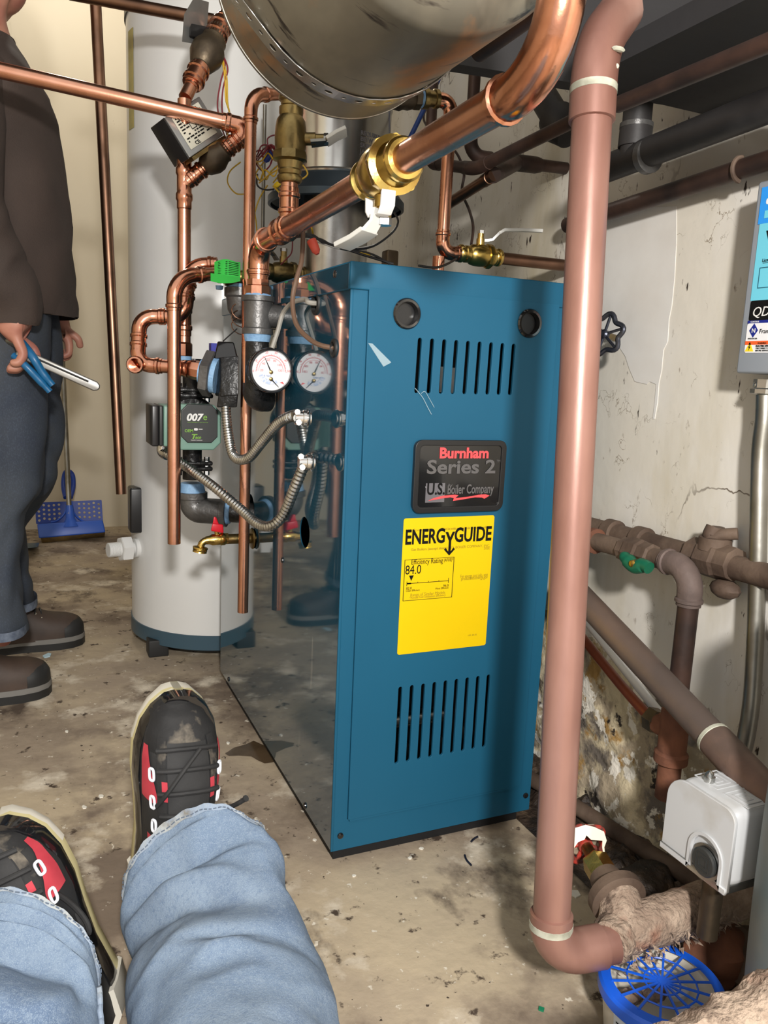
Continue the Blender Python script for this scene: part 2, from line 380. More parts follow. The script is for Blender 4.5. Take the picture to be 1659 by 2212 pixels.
# lower right wall: crumbled plaster in relief, with a step at each flake
def rot(u, v):
    y = -.62+u*1.25; z = v*.46
    f = noise.fractal(Vector((3.1, y*6, z*5)), 1.0, 2.0, 4)
    f2 = noise.fractal(Vector((9.1, y*17, z*13)), 1.0, 2.0, 3)
    st = math.floor((f*.5+.5)*5)/5
    edge = .36+.09*noise.noise(Vector((1, y*5, 2)))-.55*max(0, -y-.13)
    k = max(0, min(1, (edge-z)/.05))*max(0, min(1, (y+.62)/.05))*max(0, min(1, (.63-y)/.05))
    d = (.007+.012*st+.006*f2+.022*max(0, 1-z/.16)*(.5+f))*k-.003*(1-k)
    return Vector((WX-d, y, z))
struct('trim_2', MB().grid(rot, 150, 70), M['rotten'], angle=25, fix=False)
# thick whitewash patch with a run of paint, right of the drain pipe
q = [PX(WX, *p) for p in ((1255, 480), (1330, 462), (1400, 448), (1462, 446), (1462, 520), (1458, 600), (1452, 660), (1446, 690), (1443, 738), (1434, 756), (1430, 800), (1424, 828), (1421, 870), (1415, 905), (1411, 905), (1416, 860), (1418, 830), (1404, 824), (1398, 830), (1372, 824), (1360, 796), (1352, 770), (1340, 752), (1312, 730), (1250, 720))]
struct('trim_3', MB().rings([[p+Vector((.002, 0, 0)) for p in q], [p-Vector((.0012, 0, 0)) for p in q]]), mat('whitewash', sr(222, 220, 216), .6, 0, sr(212, 208, 202), 9, bump=.2, bscale=26), smooth=False)
def rub(u, v):
    y = -.75+u*1.3; x = .385+v*.175
    h = .03*v*v+.022*noise.fractal(Vector((x*22, y*16, 1)), 1, 2, 4)*min(1, v*4)*min(1, 4*u)*min(1, 4*(1-u))
    return Vector((x, y, .002+max(h, -.0015)))
o = solo('rubble', MB().grid(rub, 130, 30), M['debris'], 'strip of dark rubble and dirt along the foot of the crumbled wall', 'rubble', (.47, -.1, 0), angle=25, fix=False)
o['kind'] = 'stuff'
# ------------------------------------------------------------------ boiler
BW, BD, Z0, ZT, LID = .397, .86, .03, .99, .04
bt = Thing('boiler', 'teal blue upright cast iron boiler jacket standing on the concrete floor', 'boiler', (BW/2, BD/2, 0))
org = bt.loc
bt.part('base', MB().box((.012, .02, 0), (BW-.012, BD-.02, Z0+.01)), M['dark'], smooth=False)
zl = ZT-LID
# side panel (left) with its openings
hs = [pl for pl in ()]
def side_uv(p): return (p.y, p.z)
oval = PX(0, 658, 1150); g1 = PX(0, 683, 655); g2 = PX(0, 722, 752); c1 = PX(0, 700, 905); c2 = PX(0, 708, 1000); fh = PX(0, 549, 1163); nh = PX(0, 541, 1100)
holes = [circ(oval.y, oval.z, .028), circ(g1.y, g1.z, .017), circ(g2.y, g2.z, .012), circ(fh.y, fh.z, .022), circ(nh.y, nh.z, .034)]
fr = frame((0.001, 0, 0), (0, 1, 0), (0, 0, 1))
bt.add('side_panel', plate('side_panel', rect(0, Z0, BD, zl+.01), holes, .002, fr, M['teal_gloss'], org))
bt.part('side_panel', MB().box((BW-.002, 0, Z0), (BW, BD, zl+.01)), M['teal'], smooth=False)
bt.part('back_panel', MB().box((.002, BD-.002, Z0), (BW-.002, BD, zl+.01)), M['teal'], smooth=False)
# front: fixed frame and the lift-off door with two banks of slots
def front(px, py): p = PY(0, px, py); return p.x, p.z
def slots(n, tl, tr, bl, br, w):
    out = []
    for i in range(n):
        f = i/(n-1)
        tx, tz = (front(*tl)[k]*(1-f)+front(*tr)[k]*f for k in (0, 1)); bx, bz = (front(*bl)[k]*(1-f)+front(*br)[k]*f for k in (0, 1))
        pl = []
        for cx, cz, a0 in ((tx, tz-w, 0), (bx, bz+w, 180)):
            for k in range(7):
                a = math.radians(a0+180*k/6); pl.append((cx+w*math.cos(a), cz+w*math.sin(a)))
        out.append(pl)
    return out
s_up = slots(9, (904, 729), (1106, 742), (896, 850), (1097, 854), .0042)
s_lo = slots(9, (862, 1480), (1052, 1454), (853, 1647), (1041, 1612), .0042)
fr = frame((0, -.001, 0), (1, 0, 0), (0, 0, 1))
dx0, dz0 = front(750, 1767); dx1, _ = front(1119, 1693); dx0b, _z = front(801, 640)
bt.add('front_frame', plate('front_frame', rect(0, Z0, BW, zl+.01), [rect(dx0-.001, dz0-.001, dx1+.003, zl+.003)], .002, fr, M['teal'], org))
fr2 = frame((0, -.0035, 0), (1, 0, 0), (0, 0, 1))
gr = [front(875, 678), front(1139, 699)]
door = bt.add('door', plate('door', rect(dx0, dz0, dx1+.002, zl+.004, .001), s_up+s_lo+[circ(*gr[0], .0205), circ(*gr[1], .0195)], .004, fr2, M['teal'], org, bev=.0006))
bt.part('door_flange', MB().box((dx0+.002, -.006, dz0-.004), (dx1, .012, dz0-.0005)), M['teal'], door, smooth=False)
for (cx, cz) in gr:
    bt.part('grommet', MB().lathe((cx, -.004, cz), (0, -1, 0), [(0, .0215), (.004, .0235), (.0065, .0215), (.006, .018), (-.004, .017)], 32, cap=False), M['black_gloss'], door)
    bt.part('plug', MB().lathe((cx, .002, cz), (0, 1, 0), [(0, .0205), (.004, .0205)], 24), M['black_plastic'], door)
# black sheet standing in for the unlit inside behind the slots, and the burners
bt.part('inner_black_sheet', MB().box((.02, .09, .08), (BW-.01, .1, zl)), M['dark'], smooth=False)
q = PY(.06, 862, 1555); q2 = PY(.06, 952, 1542)
bt.part('gas_manifold', MB().tube([(q.x-.02, .06, q.z), (q2.x, .06, q2.z)], .014, 16), M['galv'])
for px, py, w in ((955, 808, .01), (980, 810, .008)):
    q = PY(.06, px, py); bt.part('control_wire', MB().tube([q+Vector((0, 0, .012)), q-Vector((0, 0, .03))], w, 10), M['white_plastic'])
for k in range(4):
    bt.part('burner_tube', MB().tube([(.08+.07*k, .085, .17), (.08+.07*k, .04, .17)], .012, 12), M['steel_dull'])
# lid with a turned-down rim
bt.part('lid', MB().box((-.004, -.006, zl), (BW+.004, BD+.004, ZT)), M['teal'], bevel=.0025)
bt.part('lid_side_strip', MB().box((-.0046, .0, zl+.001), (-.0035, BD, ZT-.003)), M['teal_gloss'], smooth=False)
bt.part('corner_trim', MB().box((-.0012, -.0026, Z0), (.0035, .001, zl)), M['teal'], bevel=.0009)
for px, py in ((735, 1805), (1135, 1718)):
    q = PY(-.002, px, py); bt.part('screw', MB().lathe(q, (0, -1, 0), [(0, .0055), (.002, .0052), (.0032, .003), (.0034, 0)], 16), M['black_gloss'])
for px, py in ((494, 1467), (659, 1740), (610, 1210)):
    q = PX(0, px, py); bt.part('screw', MB().lathe(q, (-1, 0, 0), [(0, .006), (.002, .0055), (.0032, .003), (.0034, 0)], 16), M['black_gloss'])
q = PX(-.004, 725, 592); bt.part('screw', MB().lathe(q, (-1, 0, 0), [(0, .006), (.002, .0055), (.0034, 0)], 16), M['black_gloss'])
for g, r in ((g1, .017), (g2, .012)):
    bt.part('grommet', MB().lathe(g, (-1, 0, 0), [(-.003, r-.001), (0, r+.003), (.003, r+.002), (.004, r-.002), (-.003, r-.003)], 24, cap=False), M['rubber'])
# name plate
def fr_front(px, py, dy): p = PY(dy, px, py); return p
tl, tr, bl, br = [PY(-.007, *p) for p in ((897, 950), (1089, 955), (887, 1104), (1078, 1099))]
nx0, nx1, nz0, nz1 = min(tl.x, bl.x)+.001, max(tr.x, br.x)-.001, .5*(bl.z+br.z), .5*(tl.z+tr.z)
bt_np = bt.add('name_plate', plate('name_plate', rect(nx0, nz0, nx1, nz1, .011), [], .008, frame((0, -.008, 0), (1, 0, 0), (0, 0, 1)), M['black_gloss'], org, bev=.0012), label='black badge with red and grey lettering')
bt.add('name_plate_rim', plate('name_plate_rim', rect(nx0-.001, nz0-.001, nx1+.001, nz1+.001, .012), [rect(nx0+.006, nz0+.006, nx1-.006, nz1-.006, .008)], .002, frame((0, -.0135, 0), (1, 0, 0), (0, 0, 1)), M['black_plastic'], org, bev=.001), bt_np)
M['ink_red'] = mat('red_print', sr(235, 80, 84), .4); M['ink_grey'] = mat('grey_print', sr(92, 90, 90), .35); M['ink_black'] = mat('black_print', (.006, .006, .006), .6, spec=.15)
M['ink_dgrey'] = mat('dark_grey_print', sr(104, 102, 106), .15, coat=.5)
nw, nh_ = nx1-nx0, nz1-nz0
def np_text(s, u, v, size, m, **k):
    bt.add('lettering', text_mesh(s, size, frame((nx0+nw*u, -.0142, nz0+nh_*v), (1, 0, 0), (0, 0, 1)), M[m], org, **k), bt_np)
np_text('Burnham', .53, .765, .0235, 'ink_red', bold=.036, sx=1.08, align='CENTER')
np_text('Series 2', .51, .545, .031, 'ink_grey', bold=.025, sx=1.3, align='CENTER')
np_text('TM', .9, .7, .006, 'ink_grey')
np_text('by', .37, .355, .008, 'ink_grey')
np_text('Boiler Company', .36, .25, .0215, 'ink_grey', bold=.02, sx=.62)
def np_poly(pts, m, dy=-.0145, th=.0003):
    bt.add('print', plate('print', [(nx0+nw*a, nz0+nh_*b) for a, b in pts], [], th, frame((0, dy, 0), (1, 0, 0), (0, 0, 1)), M[m], org), bt_np)
np_poly([(.125, .13), (.335, .13), (.335, .405), (.125, .405)], 'ink_dgrey', -.0138)
np_text('U.S.', .135, .245, .026, 'ink_black', bold=.025, sx=.8)
np_poly([(.155, .155), (.22, .195), (.32, .225), (.45, .235), (.49, .225), (.455, .185), (.5, .19), (.6, .2), (.72, .225), (.8, .23), (.85, .21), (.79, .165), (.76, .185), (.68, .19), (.55, .165), (.43, .145), (.44, .185), (.4, .2), (.3, .185)], 'ink_red')
# energy label
M['label_yellow'] = mat('yellow_label', sr(226, 192, 0), .4, 0, sr(221, 186, 0), 4)
M['ink_faint'] = mat('faint_print', sr(150, 128, 20), .5)
ey = -.0068
E4 = [PY(ey, *p) for p in ((872, 1121), (1067, 1112), (1050, 1393), (858, 1415))]
ex0, ex1, ez0, ez1 = .5*(E4[0].x+E4[3].x), .5*(E4[1].x+E4[2].x), .5*(E4[2].z+E4[3].z), .5*(E4[0].z+E4[1].z)
ew, eh = ex1-ex0, ez1-ez0
lab = bt.add('energy_label', plate('energy_label', rect(ex0, ez0, ex1, ez1, .004), [], .0006, frame((0, ey, 0), (1, 0, 0), (0, 0, 1)), M['label_yellow'], org), label='bright yellow efficiency label')
def en_text(s, u, v, size, m='ink_black', **k):
    bt.add('lettering', text_mesh(s, size, frame((ex0+ew*u, ey-.0005, ez0+eh*v), (1, 0, 0), (0, 0, 1)), M[m], org, **k), lab)
def en_poly(pts, m='ink_black'):
    bt.add('print', plate('print', [(ex0+ew*a, ez0+eh*b) for a, b in pts], [], .0003, frame((0, ey-.0005, 0), (1, 0, 0), (0, 0, 1)), M[m], org), lab)
def en_bar(x0, y0, x1, y1, m='ink_black'): en_poly([(x0, y0), (x1, y0), (x1, y1), (x0, y1)], m)
en_text('ENERG', .02, .815, .034, bold=.028, sx=.70); en_text('GUIDE', .555, .815, .034, bold=.028, sx=.72)
en_poly([(.455, .89), (.485, .89), (.51, .85), (.535, .89), (.562, .89), (.524, .825), (.524, .745), (.555, .775), (.57, .76), (.51, .715), (.45, .76), (.465, .775), (.497, .745), (.497, .825)])
en_text('U.S. Government', .03, .905, .0062, 'ink_faint'); en_text('Federal law prohibits removal of this label before consumer purchase.', .42, .905, .0062, 'ink_faint', sx=.5)
en_text('Gas Boilers (except steam)', .09, .765, .0062, 'ink_faint', bold=.01); en_text('U.S. BOILER COMPANY, INC.', .97, .765, .0062, 'ink_faint', align='RIGHT'); en_text('202E', .97, .745, .006, 'ink_faint', align='RIGHT')
bw_ = .006
for x0, y0, x1, y1 in ((.03, .4, .57, .403), (.03, .7, .57, .703), (.03, .4, .036, .703), (.564, .4, .57, .703)): en_bar(x0, y0, x1, y1)
en_text('Efficiency Rating', .1, .665, .0125, sx=.72); en_text('(AFUE)*', .455, .672, .0075, sx=.7); en_text('84.0', .04, .595, .022, sx=.78)
en_poly([(.085, .585), (.135, .585), (.11, .545)])
en_bar(.065, .525, .52, .529); en_bar(.063, .51, .068, .543); en_bar(.517, .51, .522, .548); en_bar(.065, .522, .11, .532)
for u in (.18, .295, .41): en_bar(u, .529, u+.005, .536)
en_text('82.0', .06, .483, .006); en_text('Least Efficient', .06, .468, .0045); en_text('96.0', .525, .483, .006, align='RIGHT'); en_text('Most Efficient', .525, .468, .0045, align='RIGHT')
en_text('Range of Similar Models', .3, .43, .0075, 'ink_faint', align='CENTER', sx=.9); en_text('*Annual Fuel Utilization Efficiency', .3, .413, .0055, 'ink_faint', align='CENTER', sx=.9)
en_text('For energy cost info, visit', .65, .54, .0085, 'ink_faint', sx=.62); en_text('productinfo.energy.gov', .66, .522, .0085, 'ink_faint', sx=.66)
en_text('101-24-01', .78, .085, .0045, 'ink_faint')
# scrap of clear tape and hanging threads on the front
M['tape'] = mat('clear_tape', sr(190, 215, 225), .1); M['tape'].node_tree.nodes['Principled BSDF'].inputs['Alpha'].default_value = .35
q = [PY(-.0062, *p) for p in ((795, 741), (804, 742), (845, 783), (828, 792))]
solo('tape_scrap', MB().add(q+[p+Vector((0, -.001, 0)) for p in q], [(0, 1, 2, 3), (7, 6, 5, 4), (0, 4, 5, 1), (1, 5, 6, 2), (2, 6, 7, 3), (3, 7, 4, 0)]), M['tape'], 'scrap of clear tape stuck on the teal door below the left round plug', 'tape', q[0], smooth=False)
q = [PY(-.009, *p) for p in ((896, 838), (908, 852), (915, 862), (924, 880), (932, 895))]
th_ = Thing('thread', 'thin loose threads hanging from the lowest end of the first upper slot', 'thread', q[0])
th_.part('strand', MB().tube(spline(q), .0006, 6), M['tape']); q2 = [PY(-.009, *p) for p in ((910, 850), (918, 846), (928, 862), (938, 880))]
th_.part('strand', MB().tube(spline(q2), .0005, 6), M['tape'])
# ------------------------------------------------------------------ draft hood and flue on the boiler
fp = PX(.2, 725, 480); FXY = Vector((.2, fp.y, 0)); tf = T_OF(fp)
def zat(x, y, py):      # height at (x, y) seen on pixel row py
    k = (IH/2-py)/FPX; A = np.array([x, y, 0])-CC
    return float((k*(A@CF)-A@CU)/(CU[2]-k*CF[2]))
def zz(py): return zat(.2, fp.y, py)
ft = Thing('draft_hood', 'shiny steel draft hood and flue pipe rising from the boiler top', 'flue', (.2, fp.y, ZT))
r1 = RAD(140, tf); r2 = RAD(222, tf); r3 = RAD(292, tf)
za, zb1, zc, zd = ZT-.01, zz(440), zz(396), zz(232)
ft.part('flue_pipe', MB().lathe((.2, fp.y, za), (0, 0, 1), [(0, r1), (zb1-za+.02, r1)], 48), M['galv'])
M['skirt'] = mat('shaded_hood_skirt', sr(62, 74, 84), .4, .6)  # colour darkened to stand in for the shaded underside of the skirt
ft.part('skirt', MB().lathe((.2, fp.y, 0), (0, 0, 1), [(zb1-.012, r3*.96), (zb1-.01, r3), (zb1+.004, r3), (zc+.0, r2*1.02), (zc-.004, r2*.98), (zb1-.004, r3*.95)], 56, cap=False), M['skirt'])
ft.part('hood_drum', MB().lathe((.2, fp.y, 0), (0, 0, 1), [(zc-.002, r2), (zc+.004, r2*1.025), (zc+.008, r2), (zd-.008, r2), (zd-.004, r2*1.02), (zd, r2*1.02)], 56), M['steel'])
ft.part('flue_pipe', MB().lathe((.2, fp.y, zd), (0, 0, 1), [(0, r1), (.55, r1)], 40), M['galv'])
# stencilled lettering wrapped round the drum
def bend_text(s, py, size, a0):
    me = text_mesh(s, size, Matrix.Identity(4), M['ink_dgrey'], (0, 0, 0), bold=.02, th=.0002, sx=.95)
    z0 = zz(py)
    for v in me.vertices:
        a = a0+v.co.x/(r2*1.004); rr = r2*1.004+v.co.z
        v.co = Vector((.2+rr*math.sin(a), fp.y-rr*math.cos(a), z0+v.co.y))-ft.loc
    ft.add('lettering', me)
for i, s in enumerate(('REQUIRED CLEARANCE', 'BETWEEN DRAFT', 'SKIRT AND', 'JACKET')): bend_text(s, 318+i*12.5, .0125, .06)
# ------------------------------------------------------------------ tall white water tank
TX, TY, TR = .08, 1.25, .26
wt = Thing('water_heater', 'tall white cylindrical water tank with slate base ring behind the boiler', 'water tank', (TX, TY, 0))
zt = zat(-.15, TY, 22)
wt.part('shell', MB().lathe((TX, TY, 0), (0, 0, 1), [(.075, TR), (zt, TR)], 96), M['tank_white'])
wt.part('base_ring', MB().lathe((TX, TY, 0), (0, 0, 1), [(.035, TR-.012), (.036, TR+.003), (.078, TR+.003), (.079, TR-.002)], 96), M['tank_band'])
wt.part('top_cap', MB().lathe((TX, TY, 0), (0, 0, 1), [(zt-.02, TR+.004), (zt+.015, TR+.004), (zt+.03, TR-.03)], 96), M['black_plastic'])
for a in (-2.56, -1.2, .6, 2.2):
    c = Vector((TX+math.cos(a)*(TR-.012), TY+math.sin(a)*(TR-.012), 0)); wt.part('leg', MB().box(c-Vector((.028, .028, 0)), c+Vector((.028, .028, .05))), M['rubber'], bevel=.004)
wt.part('drain_pan_ring', MB().lathe((TX, TY, 0), (0, 0, 1), [(.018, TR-.05), (.02, TR-.03), (.037, TR-.03)], 64), M['rubber'])
# white drain fitting and black control box on its left side, faded label strip near the top
q = P(278, 1192, T_OF((TX-.25, TY-.1, .3))); d = Vector((-1, -.25, .02)).normalized()
q = Vector((TX, TY, q.z))+d*TR
wt.part('drain_fitting', MB().lathe(q-d*.01, d, [(0, .028), (.02, .028), (.021, .018), (.03, .018)], 20), M['white_plastic'])
wt.part('drain_nut', MB().lathe(q+d*.02, d, [(0, .034), (.001, .037), (.028, .037), (.03, .033)], 6), M['white_plastic'], angle=20)
wt.part('drain_spout', MB().lathe(q+d*.05, d, sum([[(.003*i, .021), (.003*i+.0015, .0195)] for i in range(12)], []), 20), M['white_plastic'])
q = Vector((TX, TY, zat(-.2, TY, 1092)))+d*TR
wt.part('black_bracket', MB().box(q+Vector((-.022, -.03, -.07)), q+Vector((.03, .03, .06))), M['black_plastic'], bevel=.006)
M['label_old'] = mat('yellowed_label', sr(188, 172, 100), .5, 0, sr(160, 150, 90), 20)
zl0, zl1 = zat(-.17, TY, 290), zat(-.17, TY, 80)
def strip(u, v):
    a = math.radians(187+u*9); return Vector((TX+(TR+.0012)*math.cos(a), TY+(TR+.0012)*math.sin(a), zl0+(zl1-zl0)*v))
wt.part('label', MB().grid(strip, 6, 1), M['label_old'], label='yellowed paper label', fix=False)
# ------------------------------------------------------------------ horizontal steel expansion tank overhead
M['exp'] = layered('oily_steel', sr(112, 106, 92), [
    (sr(86, 82, 72), 5, 5, .42, .62, (1, .5, 1), O3), (sr(134, 128, 112), 6, 5, .5, .7, (1, .5, 1), (3, 3, 1)),
    (sr(156, 106, 58), 5.2, 6, .55, .68, (1, .7, 1), (5, 1, 8)), (sr(46, 40, 36), 16, 5, .6, .66, (.5, 3.0, 1), (1, 4, 4))], rough=.42, bump=.05, bscale=20, spec=.5)
M['exp'].node_tree.nodes['Principled BSDF'].inputs['Metallic'].default_value = .25
ec = P(728, -32, .86); ER = RAD(534, .86); ED = Vector((0, -1, 0))
et = Thing('expansion_tank', 'big horizontal steel expansion tank hung overhead by a perforated strap', 'tank', ec+ED*.15-Vector((0, 0, ER)))
y0 = ec.y; prof = [(-.035, ER*.3), (-.028, ER*.62), (-.014, ER*.9), (-.002, ER*.99), (0, ER), (.002, ER), (.25, ER), (.26, ER*.98), (.275, ER*.85), (.288, ER*.5), (.292, .01)]
et.part('shell', MB().lathe(ec, ED, prof, 120), M['exp'])
et.part('seam_weld', MB().lathe(ec, ED, [(-.001, ER*.99), (0, ER*1.006), (.004, ER*1.006), (.005, ER*.99)], 96, cap=False), M['steel_dull'])
# the strap: a flat band following the shell, with real oval holes punched in it
SW = .021; sy = .072
A0, A1 = math.radians(20), math.radians(-134)
def strap_pt(s, w, h):
    a = A0-s/ER; k = 0
    if a < A1: k = (A1-a)*ER; a = A1
    o, t = Vector((math.cos(a), 0, math.sin(a))), Vector((math.sin(a), 0, -math.cos(a)))
    return ec+ED*(sy+w)+o*(ER+.0008+h)+t*k
bm = bmesh.new(); cw = .0165; NC = int(((A0-A1)*ER+.42)/cw)
for k in range(NC):           # one short cell per punched hole, so the band bends cleanly
    rx, ry = ((.0045, .0036) if k % 2 else (.0028, .0024))
    m1 = plate('cell', rect(0, 0, cw, SW), [[(cw/2+rx*math.cos(t*math.pi/6), SW*.5+ry*math.sin(t*math.pi/6)) for t in range(12)]], .0016, Matrix.Identity(4), M['galv'], (0, 0, 0))
    for v in m1.vertices: v.co = strap_pt(k*cw+v.co.x, v.co.y-SW/2, .0012+v.co.z)-et.loc
    bm.from_mesh(m1); bpy.data.meshes.remove(m1)
bmesh.ops.remove_doubles(bm, verts=bm.verts, dist=1e-5)
me = bpy.data.meshes.new('hanger_strap'); me.materials.append(M['galv'])
bmesh.ops.recalc_face_normals(bm, faces=bm.faces); bm.to_mesh(me); bm.free()
et.add('hanger_strap', me, label='perforated galvanised hanger strap')
p = strap_pt(0, 0, .001); et.part('strap_hanger', MB().tube([p, (p.x-.01, p.y, 2.0)], .004, 8), M['galv'])
# ------------------------------------------------------------------ copper main with ball valve (foreground)
XM = -.043; RM = .0175; YR = .372
zr = PY(YR, 553, 527).z
def mainpt(px, py): return PX(XM, px, py)
pe = mainpt(1120, 200)
zm2 = pe.z
rTee = mainpt(608, 476)
top_y = PX(XM, 1165, 180).y
cA = Vector((XM, YR, zr)); cB = Vector((XM, PX(XM, 1190, 165).y, 0)); cB.z = cA.z+(zm2-cA.z)*((cB.y-cA.y)/(pe.y-cA.y))
pTop = Vector((XM+.005, cB.y-.012, cB.z+.16))
zTee = PY(YR, 555, 618).z
cm = run('copper_main', 'thick copper main running from the boiler riser up to the elbow at upper right', 'pipe',
    [Vector((XM, YR, zTee)), cA, cB, pTop], RM, M['copper'], M['copper_shine'], cr=3.2, ext=1.25)
def lerp(a, b, t): return a+(b-a)*t
def main_at(px, py): # point on the main's axis nearest a pixel column
    lo, hi = 0, 1
    d = cB-cA
    best = min((i/400 for i in range(401)), key=lambda t: abs((lambda q: FPX*float((np.array(q)-CC)@CR)/T_OF(q)+IW/2)(cA+d*t)-px)); return cA+d*best
dm = (cB-cA).normalized()
cm.part('tee', sleeve_mb(main_at(612, 470), dm, RM, .075, 'press'), M['copper_shine'])
cm.part('coupling', sleeve_mb(Vector((XM, YR, PY(YR, 555, 607).z)), (0, 0, 1), RM*.95, .06, 'press'), M['copper_shine'])
cm.part('coupling', sleeve_mb(pTop-Vector((0, 0, .02)), pTop-cB, RM, .05, 'half'), M['brass'])
def ball_valve(name, label, c, d, r, L, m, stem_dir, lever, m2=None, hmat=None, group=None, lever_w=.016, u_plate=True):
    """c centre, d axis, r pipe radius, stem direction, lever: list of points from the stem end"""
    d = Vector(d).normalized(); t = Thing(name, label, 'valve', c, group); c = Vector(c)
    pr = [(-.5, 1.02), (-.49, 1.28), (-.46, 1.45), (-.42, 1.45), (-.4, 1.2), (-.36, 1.2), (-.34, 1.38), (-.28, 1.38), (-.25, 1.3), (-.2, 1.62), (-.12, 1.75), (0, 1.82), (.1, 1.78), (.13, 1.7), (.15, 1.72)]
    pr2 = [(.15, 1.9), (.17, 1.95), (.24, 1.95), (.26, 1.5), (.34, 1.3), (.36, 1.38), (.4, 1.25), (.42, 1.45), (.46, 1.45), (.49, 1.28), (.5, 1.02)]
    t.part('body', MB().lathe(c, d, [(h*L, r*q) for h, q in pr], 32), m)
    t.part('union_nut', MB().lathe(c, d, [(h*L, r*q*(1.04 if .14 < h < .25 else 1)) for h, q in pr2[:3]], 8), m, angle=20)
    t.part('end_connection', MB().lathe(c, d, [(h*L, r*q) for h, q in pr2[2:]], 32), m)
    sd = Vector(stem_dir).normalized(); s0 = c+sd*r*1.5; s1 = c+sd*(r*1.5+L*.24)
    t.part('stem', MB().lathe(s0, sd, [(0, r*.7), (L*.14, r*.7), (L*.145, r*.55), (L*.24, r*.55)], 16), m)
    lv = [Vector(p) for p in lever]
    w = (lv[-1]-lv[0]).normalized().cross(sd).normalized()
    mb = MB(); up = sd
    secs = []
    for i, p in enumerate(lv):
        tg = (lv[min(i+1, len(lv)-1)]-lv[max(i-1, 0)]).normalized(); nn = w.cross(tg).normalized(); h = .0022
        ww = lever_w*(.5 if i == 0 else (.42 if i < len(lv)//2 else .5))
        secs.append([p+w*ww+nn*h, p-w*ww+nn*h, p-w*ww-nn*h, p+w*ww-nn*h])
    k = max(1, len(lv)//2)
    lev = t.part('handle', MB().rings(secs[:k+1]), hmat or M['white_handle'], bevel=0)
    t.part('handle_sleeve', MB().rings([[Vector(q)+(Vector(q)-sum((Vector(z) for z in s), Vector())/4)*.35 for q in s] for s in secs[k:]]), M['white_handle'], lev, bevel=.0012)
    t.part('handle_nut', MB().lathe(s1, sd, [(0, r*.62), (r*.5, r*.62), (r*.52, r*.4)], 6), M['zinc'], lev, angle=20)
    return t, lev
vc = main_at(832, 385); tv = T_OF(vc)
lt = T_OF(vc)
q = [P(820, 452, lt+.0), P(812, 478, lt-.0), P(798, 498, lt-.005), P(772, 516, lt+.015), P(738, 533, lt+.035)]
bv, lev = ball_valve('ball_valve', 'large bright brass ball valve with white lever hanging under the copper main', vc, dm, RM, .118, M['brass'], (.0, .0, -1), q, lever_w=.026)
# the white yoke of that lever and the blue print on its grip
w = dm; q0 = q[0]
mb = MB(); yk = [q0+w*.024+Vector((0, 0, .016)), q0+w*.023-Vector((0, 0, .0)), q0+w*.014-Vector((0, 0, .008)), q0-w*.014-Vector((0, 0, .008)), q0-w*.023, q0-w*.024+Vector((0, 0, .016))]
side = dm.cross(Vector((0, 0, 1))).normalized()
mb.rings([[p+side*.009+(p-q0)*.08, p-side*.009+(p-q0)*.08, p-side*.009-(p-q0)*.08, p+side*.009-(p-q0)*.08] for p in yk]); bv.part('handle_yoke', mb, M['white_plastic'], lev, bevel=.001)
M['ink_blue'] = mat('blue_print', sr(48, 104, 168), .45)
a, b_, c_, d_ = [P(*p) for p in ((757, 529, lt+.02), (793, 517, lt-.0), (788, 523, lt-.0), (752, 534, lt+.02))]
# riser from the tee up to the vertical brass valve
tq = main_at(622, 462); zrv = PY(tq.y, 627, 345).z; zrt = PY(tq.y, 627, 225).z
xr = PY(tq.y, 627, 330).x
tq = Vector((xr, tq.y, tq.z))
run('copper_riser', 'short copper riser between the copper main tee and the upright brass valve', 'pipe', [tq+Vector((0, 0, .01)), Vector((xr, tq.y, zrv+.01))], .0142, M['copper'], M['copper_shine'],
    couplings=[(Vector((xr, tq.y, PY(tq.y, 627, 440).z)), (0, 0, 1), .05, 'press')])
zv = PY(tq.y, 627, 300).z; tt = T_OF(Vector((xr, tq.y, zv)))
ball_valve('ball_valve', 'upright brass ball valve with grey lever below the overhead steel tank', Vector((xr, tq.y, zv)), (0, 0, -1), .0142, .138, M['brass_dull'], P(700, 318, tt)-P(640, 318, tt),
    [P(672, 310, tt), P(704, 307, tt), P(706, 306, tt), P(728, 292, tt), P(748, 283, tt)], hmat=M['steel_dull'], lever_w=.022)
run('copper_pipe', 'short copper stub rising out of the upright brass valve behind the steel tank', 'pipe', [Vector((xr, tq.y, zv+.06)), Vector((xr, tq.y, zv+.3))], .0142, M['copper_dim'])
# ------------------------------------------------------------------ iron tee and nipple below the main, with gauge
it = Thing('iron_tee', 'grey cast iron tee joining the copper riser to the left side of the boiler', 'pipe fitting', (XM, YR, .84))
zt1, zt0 = PY(YR, 557, 640).z, PY(YR, 557, 722).z
rt = RAD(62, T_OF((XM, YR, .9)))
H = zt1-zt0
it.part('body', MB().lathe((XM, YR, zt0), (0, 0, 1), [(0, rt*1.08), (.14*H, rt*1.08), (.17*H, rt*.95), (.85*H, rt*.98), (.87*H, rt*1.14), (H, rt*1.14)], 32), M['iron'])
it.part('branch', MB().lathe((XM, YR, zt0+H*.5), (1, 0, 0), [(0, rt*.8), (.05, rt*.8)], 24), M['iron'])
it.part('seal_ring', MB().lathe((XM, YR, zt1-.002), (0, 0, 1), [(0, rt*1.0), (.006, rt*.86)], 28), M['sealant'], label='light blue pipe sealant')
it.part('seal_ring', MB().lathe((XM, YR, zt0), (0, 0, -1), [(0, rt*.96), (.006, rt*.92), (.014, rt*.86)], 28), M['sealant'], label='light blue pipe sealant')
it.part('adapter', MB().lathe((XM, YR, zt1), (0, 0, 1), [(0, rt*.9), (.018, rt*.9), (.02, rt*.78), (.03, rt*.78)], 8), M['copper_shine'], angle=20)
zn0 = PY(YR, 557, 860).z
